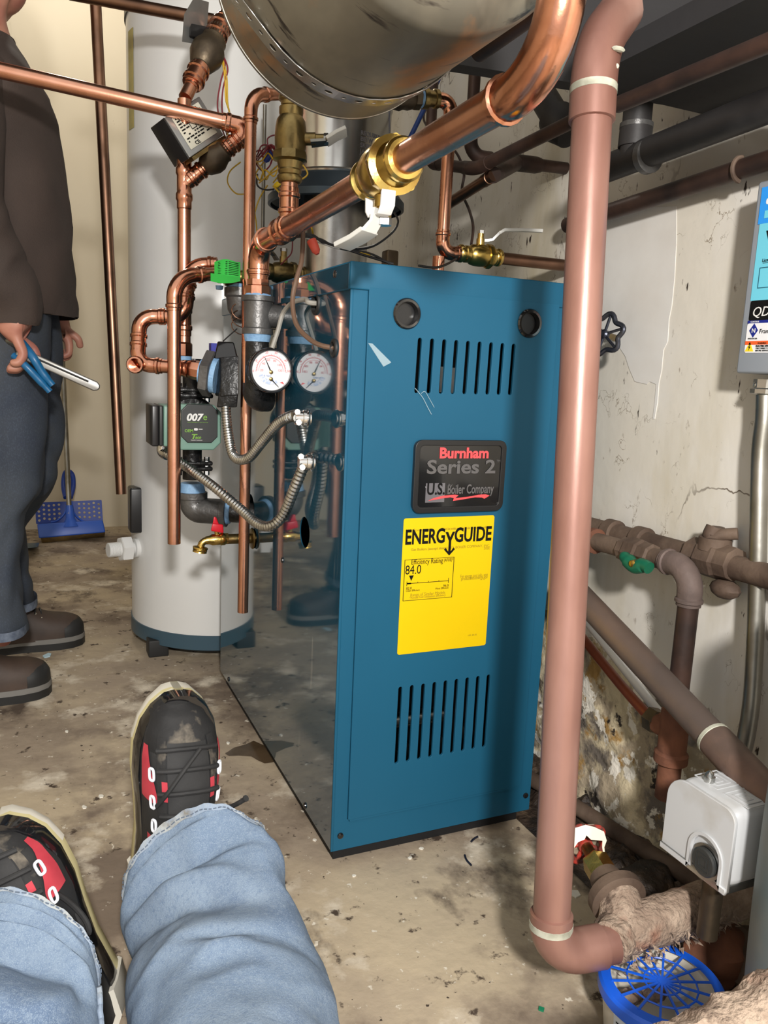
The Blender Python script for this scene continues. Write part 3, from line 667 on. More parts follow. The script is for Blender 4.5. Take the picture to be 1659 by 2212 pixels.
it.part('nipple', MB().lathe((XM, YR, zn0), (0, 0, 1), [(0, rt*.82), (zt0-zn0, rt*.82)], 28), M['iron_black'])
it.part('lower_elbow', elbow_mb(fillet([(XM, YR, zn0+.03), (XM, YR, zn0), (.0, YR+.02, zn0)], .025)[1][0][0], Vector((0, 0, -1)), Vector((1, .3, 0)).normalized(), rt*.85, .6, False), M['iron_black'])
# gauge
gc = Vector((-.043, .285, .0)); gq = PY(gc.y, 584, 800); gc = Vector((gq.x, gc.y, gq.z)); tg = T_OF(gc); GR = RAD(97, tg)
gt = Thing('pressure_gauge', 'round black rimmed pressure and temperature gauge with a white dial', 'gauge', gc-Vector((0, 0, GR)))
gd = Vector((-.03, -1, .0)).normalized()
M['dial'] = mat('white_dial', sr(226, 226, 228), .3)
gt.part('case', MB().lathe(gc, gd, [(-.034, GR*.8), (-.03, GR*.93), (-.004, GR*.95), (0, GR), (.008, GR), (.011, GR*.96), (.011, GR*.88), (.004, GR*.87)], 56), M['black_gloss'])
gt.part('dial', MB().lathe(gc, gd, [(.0035, GR*.875), (.0045, GR*.875)], 48), M['dial'])
gx = Vector((0, 0, 1)).cross(gd).normalized()*-1; gx = gd.cross(Vector((0, 0, 1))).normalized()*1
if gx.x < 0: gx = -gx
gz = gx.cross(-gd).normalized()
if gz.z < 0: gz = -gz
gF = frame(gc+gd*.0052, gx, gz)
def gpt(r, a): return (GR*r*math.cos(math.radians(a)), GR*r*math.sin(math.radians(a)))
def garc(r0, r1, a0, a1, n=24): return [gpt(r0, a0+(a1-a0)*i/n) for i in range(n+1)]+[gpt(r1, a1-(a1-a0)*i/n) for i in range(n+1)]
M['ink_pink'] = mat('red_dial_print', sr(214, 120, 122), .5); M['ink_lblue'] = mat('blue_dial_print', sr(120, 150, 200), .5)
gt.add('scale', plate('scale', garc(.63, .655, -4, 184), [], .0002, gF, M['ink_pink'], gt.loc)); gt.add('scale', plate('scale', garc(.54, .555, -4, 184), [], .0002, gF, M['ink_pink'], gt.loc))
tk = MB()
for i in range(31):
    a = math.radians(-4+188*i/30); r0 = .655; r1 = .72 if i % 5 == 0 else .69
    c, s_ = math.cos(a), math.sin(a); w_ = .008
    pts = [(r0*c+w_*s_, r0*s_-w_*c), (r1*c+w_*s_, r1*s_-w_*c), (r1*c-w_*s_, r1*s_+w_*c), (r0*c-w_*s_, r0*s_+w_*c)]
    tk.add([gF @ Vector((GR*x, GR*y, .0002)) for x, y in pts], [(0, 1, 2, 3)])
gt.part('tick_marks', tk, M['ink_pink'], smooth=False, fix=False)
for s, r_, a in (('0', .8, 184), ('10', .8, 150), ('20', .8, 105), ('30', .8, 75), ('40', .8, 35), ('50', .8, 0), ('20', .42, 180), ('40', .44, 140), ('60', .46, 105), ('80', .46, 70), ('100', .45, 35), ('120', .4, 2)):
    x, y = gpt(r_, a); gt.add('numeral', text_mesh(s, GR*.14, gF @ Matrix.Translation((x, y-.002, 0)), M['ink_pink'], gt.loc, align='CENTER'))
gt.add('lettering', text_mesh('psi', GR*.15, gF @ Matrix.Translation((-GR*.52, -GR*.28, 0)), M['ink_lblue'], gt.loc)); gt.add('lettering', text_mesh('ft H2O', GR*.12, gF @ Matrix.Translation((-GR*.33, -GR*.28, 0)), M['ink_lblue'], gt.loc))
gt.add('scale', plate('scale', garc(.42, .62, 205, 300), [], .0002, gF, mat('dial_blue_print', sr(178, 194, 222), .5, 0, sr(222, 224, 232), 260, contrast=(.46, .54)), gt.loc))
gt.add('set_mark', plate('set_mark', [gpt(.86, -44), gpt(.66, -52), gpt(.72, -42)], [], .0003, gF, M['ink_red'], gt.loc))
def needle(c0, a, L):
    c, s_ = math.cos(math.radians(a)), math.sin(math.radians(a)); w_ = GR*.018; x0, y0 = c0[0]*GR, c0[1]*GR
    return plate('needle', [(x0+w_*s_*1.6, y0-w_*c*1.6), (x0+L*GR*c+w_*s_*.4, y0+L*GR*s_-w_*c*.4), (x0+L*GR*c-w_*s_*.4, y0+L*GR*s_+w_*c*.4), (x0-w_*s_*1.6, y0+w_*c*1.6)], [], .0006, gF @ Matrix.Translation((0, 0, .001)), M['ink_black'], gt.loc)
for c0, a, L in (((0, -.08), 115, .7), ((0, -.38), -44, .5)):
    gt.add('needle', needle(c0, a, L)); gt.part('needle_hub', MB().lathe(gF @ Vector((c0[0]*GR, c0[1]*GR, 0)), gd, [(0, GR*.085), (.002, GR*.085), (.0028, GR*.04)], 16), M['brass_dull'])
gt.part('stem', MB().tube([gc-gd*.03, Vector((XM, YR, gc.z-.002))], .008, 12), M['brass_dull'])
# ------------------------------------------------------------------ left copper piping
tE, tL = 1.62, 1.50
pE = P(545, 277, tE); pL = P(-70, 136, tL); rH = RAD(33, 1.57)
tT = 1.63; pT = P(398, 398, tT)
hp = run('copper_pipe', 'long bright copper pipe sloping across the upper left in front of the standing man', 'pipe', [pL, pE, lerp(pE, pT, .5)], rH, M['copper'], M['copper_shine'], cr=2.0, ext=2.0)
# zone valve one (lower) on the slanting run
def zone_valve(label, a, b, K, e1, e2, e3, body_r, text=True, dim=1.0):
    a = Vector(a); b = Vector(b); d = (b-a).normalized(); t = Thing('zone_valve', label, 'zone valve', lerp(a, b, .5), 'motorised zone valves')
    L = (b-a).length
    t.part('valve_body', MB().lathe(a, d, [(0, body_r*.72), (.2*L, body_r*.72), (.24*L, body_r*.9), (.42*L, body_r*1.25), (.55*L, body_r*1.25), (.7*L, body_r*.95), (.76*L, body_r*1.0), (.8*L, body_r*.78), (L, body_r*.78)], 28), M['brass_dark'])
    t.part('collar', sleeve_mb(a, d, body_r*.66, .05, 'press'), M['copper_shine']); t.part('collar', sleeve_mb(b, d, body_r*.7, .05, 'press'), M['copper_shine'])
    return t, d
v1a, v1b = lerp(pT, pE, .18), lerp(pT, pE, .72)
zv1, d1_ = zone_valve('motorised zone valve with metal box, its shaded end coloured black, and printed label below the slanted pipe', v1a, v1b, None, None, None, None, RAD(46, 1.63))
K = P(410, 341, 1.575); A_ = P(356, 254, 1.585); B_ = P(484, 291, 1.63); C_ = P(380, 359, 1.64)
M['actuator'] = mat('grey_metal_box', sr(150, 150, 148), .35, .6, sr(130, 130, 128), 9)
box1 = zv1.part('actuator_box', MB().para(K, B_-K, A_-K, C_-K), M['actuator'], bevel=.003)
f = (C_-K)
zv1.part('shaded_end', MB().para(K-(B_-K)*.03-(A_-K)*.01+(C_-K)*.02, (B_-K)*.03, (A_-K)*1.02, f*1.02), M['black_plastic'], box1, bevel=.0015, label='black slab standing in for the shaded box end')  # black slab stands in for the box side in shadow
nrm = (B_-K).cross(A_-K).normalized()
if nrm.dot(Vector(CC)-K) < 0: nrm = -nrm
M['label_grey'] = mat('silver_label', sr(196, 194, 178), .4)
def on1(u, v, h=.001): return K+(B_-K)*u+(A_-K)*v+nrm*h
u_, v_ = (B_-K), (A_-K)
lb = zv1.part('label', MB().add([on1(.12, .12), on1(.88, .12), on1(.88, .9), on1(.12, .9)], [(0, 1, 2, 3)]), M['label_grey'], box1, smooth=False, fix=False)
# lines of print on that label (text runs along the long edge of the box)
rr = random.Random(3); mb = MB()
for i in range(9):
    v = .82-i*.07; u = .17
    while u < .8:
        w_ = rr.uniform(.03, .11)
        if rr.random() > .18 and not (.38 < u < .56 and .4 < v < .75): mb.add([on1(u, v, .0016), on1(min(u+w_, .84), v, .0016), on1(min(u+w_, .84), v+.032, .0016), on1(u, v+.032, .0016)], [(0, 1, 2, 3)])
        u += w_+.02
for (u0, v0, u1, v1) in ((.4, .46, .54, .48), (.4, .66, .54, .68), (.4, .46, .415, .68), (.525, .46, .54, .68)): mb.add([on1(u0, v0, .0016), on1(u1, v0, .0016), on1(u1, v1, .0016), on1(u0, v1, .0016)], [(0, 1, 2, 3)])
zv1.part('fine_print', mb, M['ink_black'], lb, smooth=False, fix=False)
zv1.add('lettering', text_mesh('CE', .011, frame(on1(.3, .14, .0016), u_, v_), M['ink_black'], zv1.loc, bold=.02), lb)
zv1.part('base_plate', MB().para(K-v_*.1+u_*.05, u_*.95, v_*.09, f*.9), M['brass_dull'], box1)
# back vertical pipe with the two zone valve tees
pv = [P(398, 190, tT+.01), pT, P(401, 545, 1.66), P(407, 742, 1.70)]
xv, yv = pT.x, pT.y
def vert(x, y, r0, r1): return Vector((x, y, zat(x, y, r0))), Vector((x, y, zat(x, y, r1)))
va, vb = vert(xv, yv, 215, 762); rV = RAD(28, 1.64)
vp = run('copper_pipe', 'vertical copper pipe with tees rising left of the boiler to the zone valves', 'pipe', [va, vb], rV, M['copper'], M['copper_shine'],
    couplings=[(Vector((xv, yv, zat(xv, yv, 398))), (0, 0, 1), .1, 'press'), (Vector((xv, yv, zat(xv, yv, 690))), (0, 0, 1), .07, 'press')])
vp.part('adapter', MB().lathe(vb, (0, 0, -1), [(-.022, rV*1.1), (-.018, rV*1.3), (.006, rV*1.3), (.008, rV*1.15)], 8), M['copper_shine'], angle=20)
vp.part('seal_ring', MB().lathe(vb-Vector((0, 0, .007)), (0, 0, -1), [(0, rV*1.2), (.008, rV*1.15)], 20), M['sealant'], label='light blue pipe sealant')
vp.part('branch', sleeve_mb(lerp(pT, pE, .12), d1_, rV, .05, 'half'), M['copper_shine'])
# zone valve two (upper)
pU = Vector((xv, yv, zat(xv, yv, 215))); pUe = P(480, 50, 1.68)
z2, d2_ = zone_valve('upper zone valve with dark brass body half hidden behind the overhead steel tank', lerp(pU, pUe, .3), lerp(pU, pUe, .9), None, None, None, None, RAD(58, 1.63))
ka = P(391, 93, 1.6)
bx2 = z2.part('actuator_box', MB().para(ka, P(413, 55, 1.63)-ka, P(396, 28, 1.6)-ka, P(428, 100, 1.66)-ka), M['actuator'], bevel=.003)
z2.part('black_base', MB().para(P(413, 50, 1.61), P(454, 58, 1.65)-P(413, 50, 1.61), P(410, 78, 1.62)-P(413, 50, 1.61), Vector((.0, .03, 0))), M['black_plastic'], bx2, bevel=.002)
run('copper_pipe', 'short copper pipe leaving the upper zone valve behind the overhead steel tank', 'pipe', [lerp(pU, pUe, .02), lerp(pU, pUe, .34)], rV, M['copper'], M['copper_shine'], couplings=[(lerp(pU, pUe, .26), d2_, .05, 'press')])
run('copper_pipe', 'stub of copper pipe between the upper zone valve and the back of the steel tank', 'pipe', [lerp(pU, pUe, .86), lerp(pU, pUe, 1.7)], rV, M['copper_dim'], M['copper_shine'], couplings=[(lerp(pU, pUe, 1.0), d2_, .05, 'press')])
# top dull pipe
run('copper_pipe', 'dull copper pipe along the top edge above the white tank', 'pipe', [P(150, -14, 1.75), P(470, 46, 1.75)], RAD(26, 1.75), M['copper_dim'])
# free hanging brown pipe on the far left
a_, b_ = P(204, -40, 1.95), P(262, 1067, 2.12)
run('copper_pipe', 'tarnished brown copper pipe hanging free left of the white tank', 'pipe', [a_, b_], RAD(23, 2.03), M['copper_dim'])
# relief drain (front) from the green tag valve, open at the bottom
tA = 1.56; c_ = P(376, 596, tA); 
zA = zat(c_.x, c_.y, 1174); xb = P(394, 1174, tA)
run('copper_pipe', 'relief drain pipe curving from the green tagged valve down to an open end', 'pipe', [P(466, 592, tA+.06), c_, Vector((xb.x, c_.y+.0, zA))], RAD(29, tA), M['copper'], M['copper_shine'], cr=3.2, ext=1.9)
# pipe B hanging in front of the boiler side
tB = 1.70; cB1 = P(532, 205, tB); bB = P(524.5, 1322, tB)
cB1 = Vector((bB.x+.0, bB.y, zat(bB.x, bB.y, 205)))
run('copper_pipe', 'long straight copper drain pipe with an open end hanging beside the boiler side', 'pipe', [P(618, 203, tB-.1), cB1+Vector((.002, 0, 0)), Vector((bB.x, bB.y, zat(bB.x, bB.y, 1322)))], RAD(23, tB), M['copper'], M['copper_shine'], cr=2.6, ext=1.9)
# copper loop left of the boiler
tl_ = 1.62; rl = RAD(29, tl_)
run('copper_loop', 'copper loop of elbows at the left that joins the black flow valve', 'pipe', [P(434, 797, tl_), P(297, 787, tl_), P(302, 684, tl_+.01), P(398, 684, tl_+.02), P(412, 575, tl_+.03), P(470, 570, tl_+.03)], rl, M['copper'], M['copper_shine'], cr=2.0, ext=1.7,
    couplings=[(P(412, 797, tl_), P(434, 797, tl_)-P(400, 797, tl_), .04, 'press')])
# open ended tee mouth of that loop
q = P(297, 788, tl_); d = (Vector(CC)-q).normalized(); d = (d+Vector((-.25, 0, 0))).normalized()
solo('tee_mouth', MB().lathe(q-d*.005, d, [(0, rl*1.1), (.018, rl*1.12), (.02, rl*1.3), (.026, rl*1.3), (.029, rl*1.15), (.029, rl*.92), (.004, rl*.9)], 24), M['copper_shine'], 'open copper tee mouth facing forward at the left corner of the loop', 'pipe fitting', q)
# green tag on the relief valve
M['tag'] = mat('green_tag', sr(52, 176, 70), .45)
tg_ = 1.60
g = Thing('relief_tag', 'bright green printed paper tag folded over the relief valve', 'tag', P(487, 600, tg_))
rows = [(466, 566), (480, 562), (498, 561), (516, 563)]
rings_ = []
def tag(u, v):
    x = 463+u*56; yt = 566-6*math.sin(math.pi*min(1, u*1.2)); yb = 596+6*u
    return P(x, yt+(yb-yt)*v, tg_-.012*math.sin(math.pi*u)-.02*v)
m_ = MB().grid(tag, 14, 8)
g.part('tag_front', m_, M['tag'], fix=False)
def tag2(u, v):
    x = 455+u*64; yt = 590+9*u; yb = 596+16*math.sin(math.pi*(.25+u*.5))
    return P(x, yt+(yb-yt)*v, tg_-.03-.02*v)
g.part('tag_fold', MB().grid(tag2, 14, 6), M['tag'], fix=False)
mb = MB(); rr = random.Random(5)
for i in range(8):
    v = .1+i*.1
    for u0, u1 in ((.12, .5), (.53, .93)):
        mb.add([tag(u0+rr.uniform(0, .05), v)-Vector((0, .0015, 0)), tag(u1, v)-Vector((0, .0015, 0)), tag(u1, v+.035)-Vector((0, .0015, 0)), tag(u0, v+.035)-Vector((0, .0015, 0))], [(0, 1, 2, 3)])
g.part('fine_print', mb, M['ink_black'], smooth=False, fix=False)
rv = Thing('relief_valve', 'small brass relief valve under the green tag', 'valve', P(490, 612, tg_+.03))
rv.part('body', MB().lathe(P(463, 594, tg_+.03), P(540, 600, tg_+.05)-P(463, 594, tg_+.03), [(0, .012), (.008, .016), (.02, .016), (.022, .02), (.045, .02), (.047, .014), (.07, .014)], 20), M['brass_dull'])
rv.part('seal_ring', MB().lathe(P(474, 617, tg_+.02), (0, 0, -1), [(0, .008), (.008, .007)], 14), M['sealant'], label='light blue pipe sealant')
# ------------------------------------------------------------------ pump group
tp = 1.70
pm = Thing('circulator_pump', 'green and black circulator pump with a white number on its face', 'pump', P(425, 970, tp))
M['pump_green'] = mat('pump_green', sr(112, 148, 134), .45); M['pump_black'] = mat('pump_face', sr(46, 48, 48), .4)
# head: octagonal block facing the camera side (-y), black ribbed left part
x0, z1_ = P(345, 872, tp).x, P(345, 872, tp).z; x1 = P(470, 872, tp).x; z0_ = P(400, 967, tp).z; yf = P(428, 920, tp-.02).y
def oct_(xa, xb, za, zb, c): return [(xa+c, za), (xb-c, za), (xb, za+c), (xb, zb-c), (xb-c, zb), (xa+c, zb), (xa, zb-c), (xa, za+c)]
hd = pm.add('pump_head', plate('pump_head', oct_(x0+.02, x1+.003, z0_, z1_, .014), [], .07, frame((0, yf+.04, 0), (1, 0, 0), (0, 0, 1)), M['pump_green'], pm.loc, bev=.003))
xl = P(318, 872, tp).x
xg = P(400, 872, tp).x
for k, (a1, a2, mm) in enumerate(((0, .2, 'black_plastic'), (.21, .32, 'pump_black'), (.33, 1.0, 'pump_green'))):
    xa, xb = xl+(xg-xl)*a1, xl+(xg-xl)*a2
    pm.part('motor_section', MB().box((xa, yf+.006, z0_+.004), (xb, yf+.1, z1_-.001)), M[mm], hd, bevel=.003)
fcx = P(432, 922, tp-.02).x; fw = RAD(72, tp); fh_ = RAD(78, tp); fzc = P(430, 915, tp-.02).z
fc = pm.add('face_plate', plate('face_plate', oct_(fcx-fw*1.05, fcx+fw, fzc-fh_, fzc+fh_, .012), [], .006, frame((0, yf+.001, 0), (1, 0, 0), (0, 0, 1)), M['pump_black'], pm.loc, bev=.0015), hd, label='black face plate with white and green lettering')
M['ink_white'] = mat('white_print', sr(225, 225, 222), .4); M['ink_green'] = mat('green_print', sr(120, 170, 60), .4)
pF = lambda px, py: frame((P(px, py, T_OF((fcx, yf, fzc))).x, yf-.0045, P(px, py, T_OF((fcx, yf, fzc))).z), (1, 0, 0), (0, 0, 1))
pm.add('lettering', text_mesh('007', .0205, pF(399, 907), M['ink_white'], pm.loc, bold=.04, shear=.2, sx=1.05), fc)
pm.add('lettering', text_mesh('e', .02, pF(437, 907), M['ink_green'], pm.loc, bold=.0, shear=.1), fc)
pm.add('lettering', text_mesh('OEM', .0085, pF(396, 932), M['ink_green'], pm.loc, bold=.03), fc)
pm.add('lettering', text_mesh('HIGH EFFICIENCY CIRCULATOR', .003, pF(402, 912), M['ink_green'], pm.loc), fc)
q = pF(422, 927); pm.add('indicator', plate('indicator', rect(-.004, -.0025, .004, .0025, .002), [], .0006, q, M['white_plastic'], pm.loc), fc)
q = pF(433, 927); pm.add('indicator', plate('indicator', rect(-.004, -.0006, .004, .0006), [], .0006, q, M['ink_white'], pm.loc), fc)
pm.add('lettering', text_mesh('T', .014, pF(410, 947), M['ink_green'], pm.loc, bold=.03, shear=.3, sx=1.3), fc); pm.add('lettering', text_mesh('aco', .0085, pF(421, 947), M['ink_green'], pm.loc, bold=.03, shear=.3), fc)
pm.add('lettering', text_mesh('Comfort Solutions', .0032, pF(411, 951), M['ink_white'], pm.loc), fc)
# pump volute and flanges
xp, yp = P(428, 1000, tp).x, yf+.075
pm.part('volute', MB().lathe((xp-.005, yp-.03, fzc), (0, 1, 0), [(0, .05), (.01, .056), (.05, .056), (.07, .04)], 32), M['iron_black'])
def flange_pair(py, nm):
    z = zat(xp, yp, py); rf = .042
    pm.part(nm, MB().box((xp-rf, yp-.022, z-.011), (xp+rf, yp+.022, z-.001)), M['iron_black'], bevel=.004)
    pm.part(nm, MB().box((xp-rf, yp-.022, z+.001), (xp+rf, yp+.022, z+.011)), M['iron_black'], bevel=.004)
    for s in (-1, 1): pm.part('bolt', MB().lathe((xp+s*.03, yp-.012, z-.02), (0, 0, 1), [(0, .006), (.04, .006)], 6), M['chrome'], angle=20)
pm.part('pump_neck', MB().tube([(xp, yp, zat(xp, yp, 1035)), (xp, yp, zat(xp, yp, 775))], .021, 20), M['iron_black'])
flange_pair(848, 'upper_flange'); flange_pair(1005, 'lower_flange')
# iron elbow and nipple into the boiler
ze = zat(xp, yp, 1102)
np_end = PX(0, 541, 1100)
ie = Thing('iron_elbow', 'dark cast iron elbow with pale blue sealant turning from the pump into the boiler', 'pipe fitting', (xp, yp, ze-.03))
rE = RAD(56, 1.75)
path, arcs = fillet([(xp, yp, zat(xp, yp, 1060)), (xp, yp, ze), (np_end.x-.045, (yp+np_end.y)/2, ze)], .045, 10)
ie.part('body', MB().tube(path, rE, 24), M['iron'])
ie.part('bead', MB().lathe((xp, yp, zat(xp, yp, 1062)), (0, 0, -1), [(0, rE*1.1), (.001, rE*1.18), (.014, rE*1.18), (.016, rE*1.0)], 28), M['iron'])
de = (path[-1]-path[-2]).normalized()
ie.part('bead', MB().lathe(path[-1]-de*.014, de, [(0, rE*1.0), (.002, rE*1.2), (.014, rE*1.2), (.015, rE*1.0)], 28), M['iron'])
ie.part('nipple', MB().tube([path[-1]-de*.01, path[-1]+de*.09], rE*.82, 24), M['iron_black'])
ie.part('seal_ring', MB().lathe(path[-1]+de*.0, de, [(0, rE*1.0), (.008, rE*.9), (.01, rE*.8)], 24), M['sealant'], label='light blue pipe sealant')
ie.part('seal_ring', MB().lathe((xp, yp, zat(xp, yp, 1062)), (0, 0, 1), [(0, rE*1.02), (.01, rE*.95), (.02, rE*.85)], 24), M['sealant'], label='light blue pipe sealant')
for i, (px, py) in enumerate(((424, 1100), (441, 1113))):
    q = P(px, py, T_OF((xp, yp, ze))-rE*.98); q = Vector((xp, yp, ze))+(q-Vector((xp, yp, ze))).normalized()*rE*1.0
    ie.add('cast_mark', text_mesh('C' if i == 0 else '1¼', .009, frame(q, (1, .1, 0), (0, .25, 1)), M['iron'], ie.loc, bold=.03, th=.002))
# black flow valve with hex nuts
fv = Thing('flow_valve', 'glossy black boxy flow control valve between the copper loop and the boiler', 'valve', P(488, 860, 1.60))
t1 = 1.60
k = P(475, 858, t1); ex_ = P(516, 855, t1)-k; ezv = P(475, 770, t1)-k; eyv = Vector((-.004, .05, .02))
bdy = fv.part('body', MB().para(k, ex_, ezv, Vector((0, .05, 0))), M['iron_black'], bevel=.004)
fv.part('cap', MB().hexa([P(462, 775, t1), P(513, 770, t1), P(513, 770, t1+.06), P(462, 775, t1+.06), P(470, 737, t1+.01), P(505, 739, t1+.01), P(505, 739, t1+.05), P(470, 737, t1+.05)]), M['black_gloss'], bdy, bevel=.003)
fv.part('lower_body', MB().hexa([P(468, 880, t1+.01), P(512, 880, t1+.01), P(512, 880, t1+.06), P(468, 880, t1+.06), P(473, 845, t1), P(515, 845, t1), P(515, 845, t1+.05), P(473, 845, t1+.05)]), M['iron_black'], bdy, bevel=.003)
dx_ = (P(480, 810, t1)-P(430, 800, t1)).normalized(); q = P(441, 803, t1+.02)
fv.part('hex_nut', MB().lathe(P(452, 808, t1+.02)-dx_*.012, dx_, [(0, .044), (.002, .048), (.018, .048), (.02, .044)], 6), M['iron'], angle=20)
fv.part('seal_ring', MB().lathe(P(464, 811, t1+.02)-dx_*.006, dx_, [(0, .03), (.001, .037), (.012, .036)], 24), M['sealant'], label='light blue pipe sealant')
fv.part('seal_ring', MB().lathe(P(438, 803, t1+.02)-dx_*.006, dx_, [(0, .019), (.001, .025), (.012, .024)], 24), M['sealant'], label='light blue pipe sealant')
fv.part('adapter', MB().lathe(P(420, 799, t1+.02)-dx_*.016, dx_, [(0, rl*1.1), (.004, rl*1.25), (.012, rl*1.45), (.028, rl*1.45), (.03, rl*1.2)], 8), M['copper_shine'], angle=20)
fv.part('blue_tab', MB().box(P(456, 778, t1+.03), P(464, 742, t1+.05)), mat('blue_plastic', sr(26, 32, 140), .4))
# bell shaped air fitting behind pipe B
ab = Thing('air_fitting', 'dark bell shaped iron fitting with coiled capillary behind the hanging copper pipe', 'pipe fitting', P(515, 700, 1.66))
q = P(520, 634, 1.66)
ab.part('bell', MB().lathe(q, (0, 0, -1), [(-.012, .028), (-.01, .034), (.006, .034), (.01, .03), (.035, .027), (.06, .012), (.062, .0)], 28), M['iron'])
ab.part('seal_ring', MB().lathe(q, (0, 0, 1), [(.008, .033), (.018, .026)], 24), M['sealant'], label='light blue pipe sealant')
cc = [q+Vector((-.005+.02*math.cos(i*.5), -.026+.004*math.sin(i*.5), -.03-.0012*i+.014*math.sin(i*.5))) for i in range(36)]
ab.part('capillary_coil', MB().tube(cc, .0012, 6), M['copper_dim'])
ab.part('capillary_tail', MB().tube(spline([P(512, 710, 1.64), P(495, 725, 1.63), P(482, 737, 1.62)]), .0015, 6), M['pipe_black'])
# brass drain faucet
yF = .534; fz = PX(0, 549, 1163)
fx0 = PY(yF, 470, 1163)
fa = Thing('drain_faucet', 'brass drain faucet with a red butterfly handle below the iron elbow', 'faucet', PY(yF, 440, 1190))
q1, q2, q3 = PY(yF, 505, 1163), PY(yF, 474, 1165), PY(yF, 447, 1170)
tF = T_OF(q2); rb = RAD(34, tF)
fa.part('supply_pipe', MB().tube([q2, Vector((.02, fz.y, fz.z))], RAD(22, tF), 18), M['brass_dull'])
fa.part('hex_collar', MB().lathe(PY(yF, 486, 1163), (1, 0, .0), [(-.007, rb*.75), (.006, rb*.75), (.0065, rb*.6)], 6), M['brass'], angle=20)
fa.part('escutcheon', MB().lathe((-.004, fz.y, fz.z), (-1, 0, 0), [(0, .024), (.003, .022), (.005, .012)], 24), M['brass_dull'])
fa.part('body', MB().lathe(PY(yF, 488, 1164), PY(yF, 450, 1167)-PY(yF, 488, 1164), [(0, rb*.66), (.004, rb*.8), (.012, rb*.8), (.013, rb*.7), (.03, rb*.72), (.036, rb*.55), (.044, rb*.5)], 20), M['brass'])
sp = spline([PY(yF, 455, 1167), PY(yF, 444, 1168), PY(yF, 436, 1174), PY(yF, 433, 1184)], 5)
fa.part('spout', MB().tube(sp, rb*.45, 16), M['brass'])
fa.part('hose_thread', MB().lathe(PY(yF, 433.5, 1180), PY(yF, 431, 1194)-PY(yF, 433.5, 1180), [(0, rb*.6), (.002, rb*.95), (.005, rb*.95), (.006, rb*.85), (.008, rb*.92), (.01, rb*.86), (.013, rb*.9), (.0135, rb*.5)], 24), M['brass'])
fa.part('stem', MB().tube([PY(yF, 470, 1163), PY(yF, 467, 1142)], rb*.3, 12), M['brass'])
M['red_handle'] = mat('red_handle', sr(196, 22, 40), .35)
fa.part('handle', MB().hexa([PY(yF-.012, 455, 1147), PY(yF-.012, 483, 1152), PY(yF+.014, 483, 1152), PY(yF+.014, 455, 1147), PY(yF-.012, 459, 1130), PY(yF-.012, 482, 1133), PY(yF+.014, 482, 1133), PY(yF+.014, 459, 1130)]), M['red_handle'], bevel=.003)
fa.part('handle_wing', MB().hexa([PY(yF-.008, 459, 1133), PY(yF-.008, 474, 1135), PY(yF+.006, 474, 1135), PY(yF+.006, 459, 1133), PY(yF-.008, 462, 1116), PY(yF-.008, 467, 1117), PY(yF+.006, 467, 1117), PY(yF+.006, 462, 1116)]), M['red_handle'], bevel=.002)
fa.add('cast_mark', text_mesh('3/4', .008, frame(PY(yF-rb*.74, 462, 1170), (1, 0, 0), (0, 0, 1)), M['brass_dull'], fa.loc, th=.001))
# flexible steel conduits
def flex(name, label, pts, r, m, pitch=.0062, ends=()):
    t = Thing(name, label, 'conduit', pts[0]); sp = spline(pts, 26)
    # resample evenly
    L = [0]
    for i in range(1, len(sp)): L.append(L[-1]+(sp[i]-sp[i-1]).length)
    n = int(L[-1]/pitch)*4; out = []; rad = []; j = 0
    for i in range(n+1):
        s_ = L[-1]*i/n
        while j < len(L)-2 and L[j+1] < s_: j += 1
        f_ = (s_-L[j])/max(1e-9, L[j+1]-L[j]); out.append(sp[j].lerp(sp[j+1], f_)); rad.append(r*(1 if i % 4 in (1, 2) else .74))
    t.part('flexible_sleeve', MB().tube(out, rad, 14), m, angle=60); return t
def connector(t, p, d, r):
    p = Vector(p); d = Vector(d).normalized()
    c = t.part('connector', MB().lathe(p, d, [(0, r*1.25), (.012, r*1.25), (.013, r*1.45), (.018, r*1.45), (.019, r*1.15), (.026, r*1.15)], 20), M['chrome'])
    t.part('locknut', MB().lathe(p+d*.02, d, [(0, r*1.2), (.001, r*1.7), (.003, r*1.6), (.004, r*1.1)], 20), M['chrome'], c)
    sdir = d.orthogonal().normalized()
    for s in (-1, 1): t.part('clamp_screw', MB().lathe(p+sdir*s*r*1.2-Vector((0, .005, 0)), (0, -1, .2), [(0, .003), (.008, .003), (.009, .005), (.012, .005)], 8), M['chrome'], c)
c1e = Vector((-.012, c1.y+.004, c1.z)); c2e = Vector((-.012, c2.y+.004, c2.z))
f1 = flex('flex_conduit', 'upper ribbed steel conduit curving from the flow valve up to the boiler side', [P(487, 868, 1.62), P(492, 930, 1.60), P(505, 985, 1.57), P(535, 990, 1.53), P(566, 955, 1.48), P(603, 913, 1.42), P(640, 896, 1.37), c1e+Vector((-.03, .006, 0))], RAD(23, 1.5), M['zinc'])
connector(f1, c1e+Vector((-.034, .008, 0)), (1, -.15, 0), RAD(24, 1.32))
f2 = flex('flex_conduit', 'lower ribbed steel conduit sagging from the pump to the boiler side', [P(354, 975, 1.71), P(372, 988, 1.68), P(405, 1010, 1.66), P(460, 1050, 1.6), P(520, 1100, 1.55), P(555, 1130, 1.5), P(585, 1136, 1.46), P(612, 1112, 1.43), P(638, 1050, 1.38), P(660, 1000, 1.35), P(676, 988, 1.335), c2e+Vector((-.026, .006, 0))], RAD(22, 1.55), M['zinc'], pitch=.0085)
connector(f2, c2e+Vector((-.034, .008, 0)), (1, -.15, 0), RAD(24, 1.3))
q = P(352, 972, 1.71); f2.part('pump_connector', MB().tube(spline([q+Vector((0, 0, .012)), q-Vector((0, 0, .004)), P(362, 982, 1.7)]), .0125, 14), M['chrome'])
